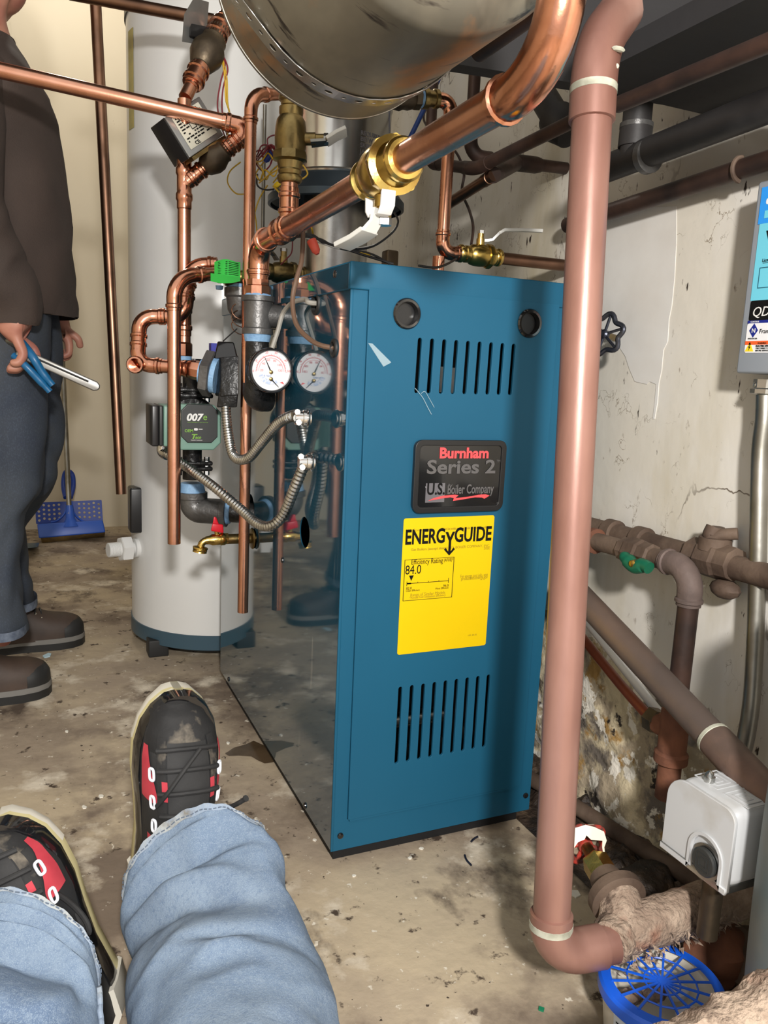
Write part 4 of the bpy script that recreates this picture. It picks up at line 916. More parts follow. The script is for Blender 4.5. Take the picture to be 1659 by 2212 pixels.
# cables on the boiler side
def cable(name, label, pts, r, m, cat='cable', n=10):
    p = spline(pts, n); o_ = Vector(pts[-1]); return solo(name, MB().tube(p, r, 8), m, label, cat, o_)
M['cable_grey'] = mat('grey_cable', sr(150, 146, 138), .5); M['cable_brown'] = mat('brown_cable', sr(108, 84, 68), .5); M['wire_black'] = mat('black_wire', (.012, .012, .013), .45)
M['wire_red'] = mat('dark_red_wire', sr(112, 22, 34), .45); M['wire_yellow'] = mat('yellow_wire', sr(196, 160, 40), .45); M['wire_white'] = mat('white_wire', sr(200, 200, 196), .5); M['wire_blue'] = mat('blue_wire', sr(30, 60, 140), .4)
cable('thermostat_cable', 'light grey cable bending from the gauge area into the upper grommet on the boiler side', [P(588, 752, 1.42), P(600, 716, 1.42), P(612, 676, 1.42), P(632, 654, 1.38), P(660, 647, 1.34), g1+Vector((-.012, 0, 0)), g1+Vector((.02, 0, 0))], .0042, M['cable_grey'])
cable('thermostat_cable', 'brown cable drooping from the main copper tee to the lower grommet on the boiler side', [P(655, 490, 1.38), P(652, 560, 1.36), P(640, 605, 1.345), P(632, 650, 1.34), P(640, 700, 1.32), P(668, 732, 1.29), P(700, 748, 1.265), g2+Vector((.02, 0, 0))], .0042, M['cable_brown'])
# small brass valve behind the boiler top left
q = P(612, 590, 1.75); ball_valve('ball_valve', 'dark brass ball valve peeping over the boiler top at its left back corner', q, (1, .1, 0), .013, .11, M['brass_dull'], (0, 0, 1), [P(598, 562, 1.75), P(592, 552, 1.75), P(584, 543, 1.74), P(577, 536, 1.73), P(570, 530, 1.72)], lever_w=.014, hmat=M['steel_dull'])
q = P(570, 350, 1.92); run('steel_rod', 'thin grey rod standing behind the bundle of red and yellow wires', 'rod', [Vector((q.x, q.y, 1.45)), Vector((q.x, q.y, 0))], .0045, M['steel_dull'])
# loose coloured wires
def wires(name, label, lst, loc, nuts=()):
    t = Thing(name, label, 'wires', loc)
    for (pts, r, m) in lst: t.part('wire', MB().tube(spline([P(*p) for p in pts], 8), r, 6), M[m])
    for (p, d, m, lb_) in nuts:
        p = P(*p); t.part('wire_nut', MB().lathe(p, d, [(0, .0035), (.004, .006), (.006, .0075), (.02, .0085), (.026, .0085)], 12), m, label=lb_)
    return t
wires('wire_bundle', 'bundle of dark red and yellow wires hanging behind the upper zone valve', [
    (((478, 118, 1.66), (486, 140, 1.66), (476, 180, 1.66), (470, 232, 1.66), (484, 290, 1.66), (500, 310, 1.66)), .0017, 'wire_red'),
    (((482, 120, 1.66), (492, 150, 1.66), (482, 190, 1.66), (480, 240, 1.66), (492, 300, 1.66)), .0017, 'wire_red'),
    (((480, 128, 1.66), (486, 170, 1.66), (488, 215, 1.66), (496, 250, 1.66), (488, 310, 1.66)), .0019, 'wire_yellow'),
    (((483, 130, 1.66), (490, 170, 1.66), (492, 225, 1.66), (502, 262, 1.66)), .0017, 'wire_yellow')], P(490, 310, 1.66))
M['nut_yellow'] = mat('yellow_wire_nut', sr(228, 196, 30), .35); M['nut_blue'] = mat('blue_wire_nut', sr(44, 66, 150), .35); M['nut_orange'] = mat('orange_wire_nut', sr(228, 92, 72), .4)
rr = random.Random(11); lst = []
for i in range(9):
    pts = [(545+rr.uniform(-5, 8), 345+rr.uniform(-8, 14), 1.74)]
    x, y = pts[0][:2]
    for k_ in range(5):
        x += rr.uniform(6, 20); y += rr.uniform(-26, 26); y = max(315, min(420, y)); pts.append((min(x, 612), y, 1.68+rr.uniform(-.02, .02)))
    lst.append((pts, .0017, 'wire_red' if i % 3 else 'wire_yellow'))
lst += [(((520, 350, 1.75), (497, 370, 1.75), (492, 395, 1.75), (510, 418, 1.75), (540, 424, 1.75), (552, 470, 1.75), (556, 520, 1.75)), .0016, 'wire_yellow'),
        (((545, 385, 1.72), (575, 345, 1.72), (600, 345, 1.72), (606, 370, 1.72), (590, 395, 1.72)), .0016, 'wire_yellow'),
        (((560, 395, 1.66), (590, 372, 1.6), (640, 350, 1.54), (664, 372, 1.53), (654, 386, 1.53), (630, 392, 1.55)), .0016, 'wire_yellow'),
        (((578, 400, 1.73), (560, 430, 1.73), (548, 470, 1.73), (546, 500, 1.73)), .0016, 'wire_yellow'),
        (((590, 402, 1.66), (620, 432, 1.6), (650, 455, 1.55), (672, 490, 1.5), (678, 520, 1.55)), .0018, 'wire_yellow'),
        (((580, 320, 1.73), (578, 300, 1.73), (592, 292, 1.73), (604, 296, 1.73)), .0016, 'wire_red'),
        (((606, 300, 1.73), (596, 330, 1.73), (590, 345, 1.73)), .0016, 'wire_red'),
        (((556, 376, 1.71), (556, 400, 1.71), (574, 410, 1.71), (606, 406, 1.71)), .002, 'wire_black')]
wires('wire_bundle', 'tangle of dark red and yellow wires with yellow and blue nuts before the white tank', lst, P(575, 420, 1.74),
    [((592, 401, 1.70), P(612, 398, 1.70)-P(592, 401, 1.70), M['nut_yellow'], 'yellow wire nut'), ((572, 350, 1.70), P(586, 328, 1.70)-P(572, 350, 1.70), M['nut_blue'], 'blue wire nut')])
tW = 1.45
wires('wire_bundle', 'black and white wires sagging under the copper main with one orange wire nut', [
    (((585, 522, 1.55), (612, 524, 1.5), (645, 508, tW), (675, 508, tW), (700, 525, tW), (735, 534, tW), (790, 552, tW), (850, 570, tW)), .0024, 'wire_black'),
    (((610, 528, 1.5), (640, 512, tW), (690, 516, tW), (730, 536, tW), (800, 548, tW), (848, 574, tW)), .002, 'wire_black'),
    (((632, 520, 1.5), (650, 506, tW), (690, 518, tW), (742, 536, tW), (800, 534, tW), (845, 505, tW), (860, 480, tW), (852, 460, tW)), .002, 'wire_black'),
    (((650, 510, 1.49), (700, 528, tW), (742, 538, tW), (805, 530, tW), (840, 508, tW), (856, 488, tW)), .0014, 'wire_white'),
    (((730, 536, tW), (760, 540, tW), (782, 546, tW), (800, 552, tW)), .0014, 'wire_yellow'),
    (((632, 516, 1.5), (630, 545, 1.5), (618, 560, 1.5), (606, 572, 1.5)), .0012, 'wire_red')], P(735, 540, tW),
    [((686, 549, 1.36), P(674, 522, 1.36)-P(686, 549, 1.36), M['nut_orange'], 'orange wire nut')])
q = P(843, 570, 1.6); solo('wood_block', MB().box((q.x-.012, q.y-.01, ZT), (q.x+.014, q.y+.02, PY(q.y, 845, 541).z)), M['brass_dark'], 'small dark block on the boiler top behind the sagging wires', 'block', (q.x, q.y, ZT), bevel=.004)
# ------------------------------------------------------------------ big oxidised drain pipe in the foreground
rB = .0232
b0 = P(1191, 1985, .985); top = P(1282, 190, .915)
ax = (top-b0).normalized()
bot = b0+(b0-top).normalized()*(b0.z-.122)
zD = bot.z
topE = top+ax*.046
dp = run('drain_pipe', 'big oxidised copper drain pipe standing in front of the boiler right side', 'pipe',
    [topE+Vector((.075, .05, .075)), topE, bot, bot+Vector((.09, -.012, 0))], rB, M['copper_old'], M['copper_old'], cr=2.0, elbows=False)
_p, arcs = fillet([topE+Vector((.075, .05, .075)), topE, bot, bot+Vector((.09, -.012, 0))], rB*2)
for (arc, d1, d2, c), e0, e1 in ((arcs[0], .06, .038), (arcs[1], .012, .03)):
    pth = [arc[0]-d1*e0, arc[0]-d1*(e0-.001)]+arc+[arc[-1]+d2*(e1-.001), arc[-1]+d2*e1]
    dp.part('elbow', MB().tube(pth, [rB*1.03]+[rB*1.15]*(len(pth)-2)+[rB*1.03], 24), M['copper_old'])
M['flux'] = mat('whitish_solder_ring', sr(196, 196, 180), .6, .2, sr(150, 150, 134), 40)
for p in (P(1281, 196, T_OF(top)), P(1191, 1998, T_OF(b0))):
    q = b0+ax*((p-b0).dot(ax)); dp.part('solder_ring', MB().lathe(q-ax*.005, ax, [(0, rB*1.04), (.001, rB*1.17), (.009, rB*1.17), (.011, rB*1.02)], 28), M['flux'], label='whitish solder ring')
dp.part('solder_drip', MB().sphere(P(1336, 106, T_OF(top)-.02), .006, 8, sc=(1.6, .7, .5)), M['flux']); dp.part('solder_drip', MB().sphere(P(1331, 143, T_OF(top)-.015), .004, 8, sc=(1, .7, .8)), M['flux'])
# dusty iron tee run along the floor, with its branch to the hand valve
def dusty(name, pts, rads, n=26, seed=0, amp=.003, sub=10):
    path = spline(pts, sub); N = len(path)-1; rr = []
    for i in range(len(path)):
        f = i/N*(len(rads)-1); k = min(int(f), len(rads)-2); rr.append(rads[k]+(rads[k+1]-rads[k])*(f-k))
    m = MB().tube(path, rr, n)
    for i, v in enumerate(m.v):
        k = i//n; c = path[min(k, N)]; d = (v-c)
        if d.length > 1e-5: m.v[i] = c+d*(1+amp/rr[min(k, N)]*(1.6*noise.fractal(v*60+Vector((seed, 0, 0)), 1, 2, 4)+.8*max(0, d.normalized().z)))
    return m
M['dust'] = layered('thick_grey_brown_dust', sr(148, 128, 112), [(sr(176, 156, 138), 30, 6, .45, .6, None, O3), (sr(92, 76, 66), 24, 6, .58, .68, None, (3, 1, 2)), (sr(140, 96, 78), 9, 4, .56, .7, None, (9, 1, 2))], rough=.95, bump=1, bscale=140, bdist=.006)
s_ = bot+Vector((.085, -.012, 0)); eD = PZ(zD, 1560, 1945)
mid = PZ(zD, 1340, 2015)
dt = Thing('floor_tee', 'dust covered iron tee pipe running right from the drain elbow under the switch', 'pipe', (mid.x, mid.y, 0))
dt.part('main', dusty('m', [s_, lerp(s_, mid, .5), mid, lerp(mid, eD, .5), eD, eD+Vector((.12, -.0, 0))], [rB*1.12, rB*1.15, rB*1.2, rB*1.32, rB*1.3, rB*1.25], seed=2, amp=.0022), M['dust'])
vS = PZ(zD+.035, 1272, 1838)
dbr = (vS-PZ(zD+.02, 1340, 1950)).normalized()
bA = PZ(zD+.02, 1340, 1950)
dt.part('branch', dusty('b', [mid, bA+dbr*.0, bA+dbr*.012], [rB*1.2, rB*1.2, rB*1.15], seed=5, amp=.0015), M['dust'])
dt.part('branch_rim', MB().lathe(bA, dbr, [(0, .034), (.003, .039), (.017, .039), (.02, .034), (.02, .026)], 36), M['iron_rusty'], label='wide grey rim of the branch socket')
dt.part('reducer', MB().lathe(bA+dbr*.016, dbr, [(0, .026), (.02, .024), (.032, .021), (.034, .0)], 28), M['iron_rusty'])
# rags of lint hanging below
rr = random.Random(4); mb = MB()
for i in range(260):
    f = rr.random(); p = lerp(s_, eD, f); a = rr.uniform(math.pi*.9, math.pi*2.1); r_ = rB*rr.uniform(1.1, 1.5)
    q = p+Vector((0, math.cos(a)*r_, math.sin(a)*r_)); d = Vector((rr.uniform(-.6, .6), rr.uniform(-1, .2), rr.uniform(-1, .1))).normalized()*rr.uniform(.004, .014); w_ = Vector((rr.uniform(-1, 1), rr.uniform(-1, 1), rr.uniform(-1, 1)))*.003
    mb.add([q-w_, q+w_, q+d], [(0, 1, 2)])
o = dt.part('lint', mb, M['dust'], smooth=False, fix=False); o['kind'] = 'stuff'
dt.o['label'] = 'dust covered iron tee pipe running right from the drain elbow under the grey switch'
hv = Thing('hand_valve', 'old valve with a red hand wheel and white plastic strip behind the drain pipe', 'valve', vS)
rx = bA+dbr*.05
hv.part('brass_hex', MB().lathe(rx-dbr*.004, dbr, [(0, .018), (.002, .0205), (.03, .0205), (.034, .017)], 6), M['brass'], angle=20)
hv.part('stem', MB().lathe(rx+dbr*.028, dbr, [(0, .009), (.035, .0085), (.04, .006)], 16), M['brass_dull'])
wc = rx+dbr*.062; M['red_enamel'] = mat('chipped_red_enamel', sr(196, 60, 48), .45, 0, sr(90, 66, 60), 90)
wa = dbr.orthogonal().normalized(); wb = dbr.cross(wa)
hv.part('wheel_rim', MB().tube([wc+(wa*math.cos(t)+wb*math.sin(t))*(.03+.003*math.cos(5*t)) for t in [2*math.pi*i/40 for i in range(40)]], .0045, 10, closed=True), M['red_enamel'])
for k_ in range(5):
    t = 2*math.pi*k_/5; hv.part('spoke', MB().tube([wc, wc+(wa*math.cos(t)+wb*math.sin(t))*.03], .0035, 8), M['red_enamel'])
hv.part('hub', MB().lathe(wc-dbr*.008, dbr, [(0, .008), (.001, .011), (.014, .011), (.015, .007)], 16), M['red_enamel'])
hv.part('dirt_disc', dusty('d', [wc+dbr*.002, wc+dbr*.006, wc+dbr*.01], [.02, .026, .02], amp=.004, sub=4, n=18), M['rotten'])
M['cream_plastic'] = mat('cream_plastic', sr(232, 226, 204), .4)
tW_ = T_OF(wc)-.03
pt = [(1228, 1818), (1240, 1805), (1256, 1800), (1266, 1793), (1280, 1800), (1300, 1806), (1306, 1816), (1303, 1830), (1305, 1844), (1298, 1856), (1284, 1868)]
wd_ = [.011, .01, .009, .007, .009, .007, .003, .0015, .0014, .0015, .0018]
pp = [P(x, y, tW_) for x, y in pt]; secs = []
for i, p in enumerate(pp):
    tg_ = (pp[min(i+1, len(pp)-1)]-pp[max(0, i-1)]).normalized(); nv = (Vector(CC)-p).normalized(); sd = tg_.cross(nv).normalized(); w_ = wd_[i]
    secs.append([p+sd*w_+nv*.001, p-sd*w_+nv*.001, p-sd*w_-nv*.001, p+sd*w_-nv*.001])
hv.part('plastic_strip', MB().rings(secs), M['cream_plastic'], label='cream plastic strip')
# ------------------------------------------------------------------ pressure switch on the tee
sx0 = .292
pb1, pb2, pt1 = PX(sx0, 1431, 1815), PX(sx0, 1568, 1928), PX(sx0, 1436, 1680)
y1, y2 = pb1.y, pb2.y; zb_, zt_ = .5*(pb1.z+pb2.z)-.002, pt1.z+.012
sx1 = sx0+.085
sw = Thing('pressure_switch', 'pale grey pressure switch with arched black conduit plug on the dusty pipe', 'pressure switch', ((sx0+sx1)/2, (y1+y2)/2, zb_-.03))
M['switch_grey'] = mat('pale_grey_plastic', sr(186, 188, 190), .42, 0, sr(164, 160, 152), 14, contrast=(.5, .75))
# cover: a hood with an arch cut through the camera side
Ly = y1-y2; Hz = zt_-zb_
ac = PX(sx0, 1526, 1842); ar = .0225
outer = rect(0, 0, Ly, Hz, .001)
cu_ = [(0, 0)]; u0 = y1-ac.y
arch = [(u0-ar, 0)]+[(u0+ar*math.cos(math.radians(180-i*15)), (ac.z-zb_)-.002+ar*math.sin(math.radians(180-i*15))) for i in range(13)]+[(u0+ar, 0)]
outl = [(0, 0)]+arch+[(Ly, 0), (Ly, Hz-.016)]+[(Ly-.016+.016*math.cos(math.radians(i*15)), Hz-.016+.016*math.sin(math.radians(i*15))) for i in range(1, 7)]+[(.03, Hz)]+[(.03+.03*math.cos(math.radians(90+i*15)), Hz-.03+.03*math.sin(math.radians(90+i*15))) for i in range(1, 7)]
Fs = frame((sx0+.002, y1, zb_), (0, -1, 0), (0, 0, 1))
cov = sw.add('cover_side', plate('cover_side', outl, [], .003, Fs, M['switch_grey'], sw.loc, bev=.001))
# body of the hood (top, far and near walls) as a bevelled shell
mb = MB().hexa([(sx0+.004, y2, zb_), (sx1, y2, zb_), (sx1, y1, zb_), (sx0+.004, y1, zb_), (sx0+.004, y2+.002, zt_), (sx1-.006, y2+.002, zt_), (sx1-.006, y1-.012, zt_), (sx0+.004, y1-.012, zt_)])
bm_ = mb.mesh('tmp', M['switch_grey'], sw.loc, bevel=.012); sw.add('cover', bm_)
sw.add('cover_lip', plate('cover_lip', [(0, -.003), (u0-ar-.004, -.003)]+[(u0+(ar+.004)*math.cos(math.radians(180-i*15)), (ac.z-zb_)-.002+(ar+.004)*math.sin(math.radians(180-i*15))) for i in range(13)]+[(u0+ar+.004, -.003), (Ly, -.003), (Ly, .003), (u0+ar, .003)]+[(u0+ar*math.cos(math.radians(i*15)), (ac.z-zb_)-.002+ar*math.sin(math.radians(i*15))) for i in range(13)]+[(u0-ar, .003), (0, .003)], [], .003, frame((sx0-.0012, y1, zb_), (0, -1, 0), (0, 0, 1)), M['switch_grey'], sw.loc, bev=.0006))
sw.part('switch_base', MB().box((sx0+.001, y2+.004, zb_-.008), (sx1-.004, y1-.004, zb_+.002)), M['galv'], bevel=.001)
pc = Vector((sx0-.0005, ac.y, ac.z-.012))
sw.part('arch_backing', MB().lathe(pc+Vector((.003, 0, 0)), (-1, 0, 0), [(0, .022), (.002, .022)], 36), M['galv'])
plug = sw.part('conduit_plug', MB().lathe(pc, (-1, 0, 0), [(0, .018), (.003, .018), (.0045, .016), (.0045, .0)], 36), M['pump_black'], label='round dark grey conduit plug')
for a_, b_ in ((.0105, .0095), (.006, .005)):
    sw.add('emboss', plate('emboss', rect(-a_, -a_, a_, a_, .001), [rect(-b_, -b_, b_, b_, .001)], .0008, frame(pc-Vector((.0048, 0, 0)), (0, -1, 0), (0, 0, 1)), M['pump_black'], sw.loc), plug)
for (cy, s0_) in ((.34, .019), (.78, .019)):
    c_ = ((sx0+sx1)/2, y1+(y2-y1)*cy, zt_+.0004)
    for a_ in (1.0, .62, .3):
        a2 = a_*s0_; sw.add('emboss', plate('emboss', rect(-a2, -a2, a2, a2, .001), [rect(-a2+.0016, -a2+.0016, a2-.0016, a2-.0016, .0006)], .001, frame(c_, (0, -1, 0), (1, 0, 0)), M['switch_grey'], sw.loc))
q = P(1500, 1676, T_OF(((sx0+sx1)/2, y1-.03, zt_))); q = Vector((sx0+.03, y1-.035, zt_))
sw.part('cap_nut', MB().lathe(q, (0, 0, 1), [(0, .007), (.007, .007), (.0072, .0055), (.011, .005), (.014, .002), (.0145, 0)], 18), M['zinc'])
pn = PZ(zD+.02, 1532, 1950); pn = Vector((min(max(pn.x, sx0+.03), sx1-.02), pn.y, 0))
sw.part('nipple', MB().tube([(sx0+.04, (y1+y2)/2-.0, zb_-.006), (sx0+.04, (y1+y2)/2-.0, zD+.015)], .013, 18), M['brass_dark'])
# ------------------------------------------------------------------ right hand pressure tank, only its edge in view
M['tank_blue'] = mat('worn_blue_grey_tank', sr(96, 116, 122), .5, .1, sr(128, 132, 128), 9, rvar=.1, bump=.1)
tkt = .84; cxt = P(1672, 1850, tkt); R_ = .125
cen = cxt+V(CR)*R_; cen.z = 0
prof = []
for i in range(25):
    z = .03+.60*i/24; h = (z-.33)/.30; r_ = R_*(1-.09*abs(h)**2.2) if abs(h) < .93 else R_*(1-.09*abs(h)**2.2)*(1-max(0, (abs(h)-.93)/.07)**2*.6)
    prof.append((z, r_))
pt_ = Thing('pressure_tank', 'worn blue grey pressure tank at the right edge, only its side visible', 'tank', (cen.x, cen.y, 0))
pt_.part('shell', MB().lathe((cen.x, cen.y, 0), (0, 0, 1), prof, 72), M['tank_blue'])
pt_.part('base_ring', MB().lathe((cen.x, cen.y, 0), (0, 0, 1), [(0, R_*.7), (.05, R_*.7)], 48), M['iron_rusty'])
# ------------------------------------------------------------------ bucket with webbed lid
bc = PZ(.085, 1430, 2122); bR = .075
bk = Thing('bucket', 'white plastic tub with a blue webbed lid below the dusty pipe', 'bucket', (bc.x, bc.y, 0))
M['tub'] = mat('milky_plastic', sr(216, 210, 196), .4); M['blue_lid'] = mat('blue_lid', sr(24, 92, 214), .35)
zl_ = .085
bk.part('tub', MB().lathe((bc.x, bc.y, 0), (0, 0, 1), [(.002, bR*.82), (.004, bR*.86), (zl_-.012, bR*.97), (zl_-.004, bR*.97), (zl_-.005, bR*.94), (.008, bR*.83), (.007, 0)], 64, cap=False), M['tub'])
lidF = frame((bc.x, bc.y, zl_), (1, 0, 0), (0, 1, 0))
rim = bk.part('lid_rim', MB().lathe((bc.x, bc.y, zl_-.016), (0, 0, 1), [(0, bR*1.0), (.0, bR*1.04), (.013, bR*1.04), (.017, bR*1.0), (.0175, bR*.84), (.0155, bR*.84), (.014, bR*.98), (0, bR*.985)], 72, cap=False), M['blue_lid'], label='blue lid')
for k_ in range(16):
    a_ = 2*math.pi*k_/16; w_ = .0014
    d = Vector((math.cos(a_), math.sin(a_), 0)); n_ = Vector((-d.y, d.x, 0)); c_ = Vector((bc.x, bc.y, zl_+.0005))
    bk.part('lid_rib', MB().hexa([c_+n_*w_, c_-n_*w_, c_+d*bR*.87-n_*w_, c_+d*bR*.87+n_*w_]+[q+Vector((0, 0, .0018)) for q in (c_+n_*w_, c_-n_*w_, c_+d*bR*.87-n_*w_, c_+d*bR*.87+n_*w_)]), M['blue_lid'], rim, smooth=False)
for f in (.3, .58):
    bk.part('lid_ring', MB().tube([Vector((bc.x, bc.y, zl_+.0012))+Vector((math.cos(a), math.sin(a), 0))*bR*f for a in [2*math.pi*i/16 for i in range(16)]], .0013, 6, closed=True), M['blue_lid'], rim)
bk.part('lid_boss', MB().lathe((bc.x, bc.y, zl_), (0, 0, 1), [(0, .006), (.0025, .006)], 16), M['blue_lid'], rim)
# what lies in the tub
for i, (dx, dy) in enumerate(((.03, -.02), (.04, .012), (.012, -.038), (-.03, .02), (.0, .01))):
    solo('plastic_scrap', MB().sphere((bc.x+dx, bc.y+dy, .045+.004*i), .016, 10, sc=(1.2, .8, .6)), M['white_plastic'] if i < 3 else M['dust'], ['crumpled white scrap nearest the right rim inside the tub', 'white scrap behind the others inside the tub', 'white scrap at the front inside the tub', 'brown dirt clump at the back inside the tub', 'brown dirt clump in the middle of the tub'][i], 'scrap', (bc.x+dx, bc.y+dy, .04))
M['label_white'] = mat('pale_tub_label', sr(214, 222, 230), .4, 0, sr(196, 214, 232), 12)
def onb(a, z, h=.0008): rr_ = bR*(.86+.11*z/.073)+h; return Vector((bc.x+rr_*math.cos(a), bc.y+rr_*math.sin(a), z))
lb = bk.part('label', MB().grid(lambda u, v: onb(math.radians(178+u*120), .008+.055*v), 24, 2), M['label_white'], label='printed tub label', fix=False)
mb = MB()
for i in range(9):
    z = .014+i*.0048
    mb.grid(lambda u, v: onb(math.radians(182+u*(20 if i % 3 else 16)), z+.0022*v, .0014), 4, 1)
bk.part('fine_print', mb, M['ink_black'], lb, smooth=False, fix=False)
mb = MB()
lf = [(0, 0), (3, 5), (4, 12), (1, 17), (-3, 12), (-3, 5)]
mb.add([onb(math.radians(218+x*.7), .026+.0014*z, .0016) for x, z in lf], [tuple(range(6))]); bk.part('leaf_print', mb, M['ink_green'], lb, smooth=False, fix=False)
me = text_mesh('FR', .016, Matrix.Identity(4), M['ink_blue'], (0, 0, 0), bold=.03)
for v in me.vertices: v.co = onb(math.radians(229)+v.co.x/bR, .03+v.co.y, .0014)-bk.loc
bk.add('lettering', me, lb)
# ------------------------------------------------------------------ foreground lagged pipe, rock, rust sheet, floor pipe
fgt = .72
solo('lagged_pipe', dusty('f', [P(1360, 2345, fgt), P(1500, 2290, fgt), P(1610, 2235, fgt+.01), P(1740, 2170, fgt+.02)], [.03, .032, .034, .036], amp=.004, seed=9), M['dust'], 'dust covered lagged pipe crossing the lower right corner before the tub', 'pipe', P(1480, 2200, fgt))
def rock(name, label, c, r, sc, m, seed, cat='rock'):
    mb = MB().sphere(c, r, 22, sc=sc); c = Vector(c)
    for i, v in enumerate(mb.v):
        d = v-c; mb.v[i] = c+d*(1+.35*noise.noise(v*28+Vector((seed, 0, 0)))+.12*noise.noise(v*80))
    return solo(name, mb, m, label, cat, (c.x, c.y, c.z-r*sc[2]))
q = PZ(.04, 1552, 2060); rock('rock', 'rust brown broken stone behind the blue lidded tub', q, .045, (1.1, .9, .95), M['iron_rust_red'], 3)
q = PZ(.035, 1625, 2075); rock('rock', 'dark grey stone at the right edge beside the blue grey tank', q, .05, (1, 1, .8), M['iron_rusty'], 8)
q = PZ(.02, 1400, 1900); rock('rock', 'lump of dark rubble under the grey pressure switch', q, .04, (1.3, 1, .5), M['debris'], 12)
a_, b_ = PZ(.03, 1232, 1735), PZ(.03, 1535, 1925)
run('floor_pipe', 'rusty old pipe lying on the floor beside the crumbled wall', 'pipe', [a_+(a_-b_)*.5, b_], .0145, M['iron_rusty'])
a_, b_ = PZ(.004, 1262, 1770), PZ(.004, 1430, 1990)
solo('rust_sheet', MB().hexa([PZ(.001, *p) for p in ((1228, 1790), (1290, 1760), (1500, 1930), (1440, 1985))]+[PZ(.005, *p) for p in ((1228, 1790), (1290, 1760), (1500, 1930), (1440, 1985))]), M['iron_rusty'], 'flat brown rusty strip lying on the floor beside the rusty floor pipe', 'metal strip', a_, smooth=False)
# ------------------------------------------------------------------ pipes on the right wall
def wpipe(name, label, pts, r, m, cat='pipe', **k): return run(name, label, cat, pts, r, m, **k)
q0, q1 = PX(.512, 1225, 487), PX(.512, 1700, 334)
w1 = wpipe('wall_pipe', 'red brown pipe strapped along the upper part of the right wall', [q0, q1], .0145, M['copper_black'])
q = PX(.512, 1600, 366); w1.part('strap', MB().tube([q+Vector((.036*math.cos(t) if abs(math.sin(t)) > .98 else .0165*math.cos(t), 0, .0165*math.sin(t))) for t in [math.pi*(.5+i/10) for i in range(11)]], .0035, 8), M['iron_rusty'])
q0, q1 = PX(.45, 1290, 372), PX(.45, 1720, 205)
bw = wpipe('waste_pipe', 'thick black waste pipe under the board along the right wall', [q0, q1], .0225, M['pipe_black'])
q = PX(.45, 1393, 340); d = (q1-q0).normalized(); bw.part('joint_ring', MB().lathe(q, d, [(0, .023), (.001, .0262), (.012, .0262), (.013, .023)], 24), M['iron'])
qv = PX(.45, 1368, 345); bw.part('branch', MB().tube([qv, qv+Vector((0, 0, .13))], .0225, 20), M['pipe_black']); q = Vector((qv.x, qv.y, zat(qv.x, qv.y, 279))); bw.part('joint_ring', MB().lathe(q, (0, 0, 1), [(0, .023), (.001, .026), (.008, .026), (.009, .023)], 24), M['iron'])
bw.part('branch_hub', MB().lathe(Vector((qv.x, qv.y, zat(qv.x, qv.y, 318))), (0, 0, 1), [(0, .026), (.03, .0255), (.032, .0225)], 24), M['pipe_black'])
q0, q1 = PX(.285, 1335, 226), PX(.285, 1720, 68)
wpipe('wall_pipe', 'brown pipe crossing the dark board at the upper right corner', [q0+(q0-q1)*.0, q1], .0105, M['copper_black'])
wpipe('wall_pipe', 'short dull brown pipe under the dark board between copper elbow and steel tank', [PX(.06, 1034, 112), PX(.06, 1200, -8)], .0115, M['copper_black'])
# pipes behind the copper main
rU = .0108
A1 = PX(.34, 1245, 258); B1 = PX(.32, 1028, 365); C1 = PX(.31, 962, 352); D1 = Vector((C1.x-.0, C1.y, 0)); E1v = PX(.31, 926, 352)
U = wpipe('water_pipe', 'old brown pipe slanting down left and turning up behind the brass fitting', [A1, B1, lerp(E1v, B1, .02), Vector((PX(.31, 921, 150).x, E1v.y, PX(.31, 921, 130).z))], rU, M['copper_black'], cr=2.2, bead=False)
Lx = PX(.34, 1066, 378); Le = PX(.34, 960, 446)
Mv0 = PX(.33, 1012, 130); Mc = PX(.33, 1015, 337); yM = Mc.y; Mr = PY(yM, 1235, 366)
Mw = wpipe('water_pipe', 'old brown pipe dropping behind the copper elbow and turning right with a tee', [Vector((Mc.x, yM, zat(Mc.x, yM, 120))), Mc, PY(yM, 1300, 374)], rU*1.05, M['copper_black'], cr=2.4, bead=False)
t0, t1_ = PY(yM, 1098, 349), PY(yM, 1168, 358)
Mw.part('tee', MB().lathe(t0, t1_-t0, [(0, rU*1.2), (.002, rU*1.4), (.012, rU*1.45), ((t1_-t0).length-.012, rU*1.45), ((t1_-t0).length, rU*1.2)], 20), M['copper_black'])
tb = lerp(t0, t1_, .25); Mw.part('tee_branch', MB().tube([tb, Vector((Lx.x, Lx.y, Lx.z))], rU*1.35, 18), M['copper_black'])
wpipe('water_pipe', 'short brown pipe running from the tee back toward the copper riser', [Vector((Lx.x, Lx.y, Lx.z)), Le], rU, M['copper_dim'], couplings=[(lerp(Lx, Le, .12), Le-Lx, .02, 'plain')])
# dark diagonal vent pipe
q0, q1 = P(1132, 140, 1.5), P(1218, 283, 1.42)
vn = wpipe('vent_pipe', 'dark diagonal vent pipe behind the copper elbow under the board', [q0, q1], .0255, M['pipe_black']); d = (q1-q0).normalized()
vn.part('hub', MB().lathe(q1-d*.04, d, [(0, .027), (.004, .033), (.03, .033), (.045, .026), (.06, .02)], 24), M['pipe_black'])
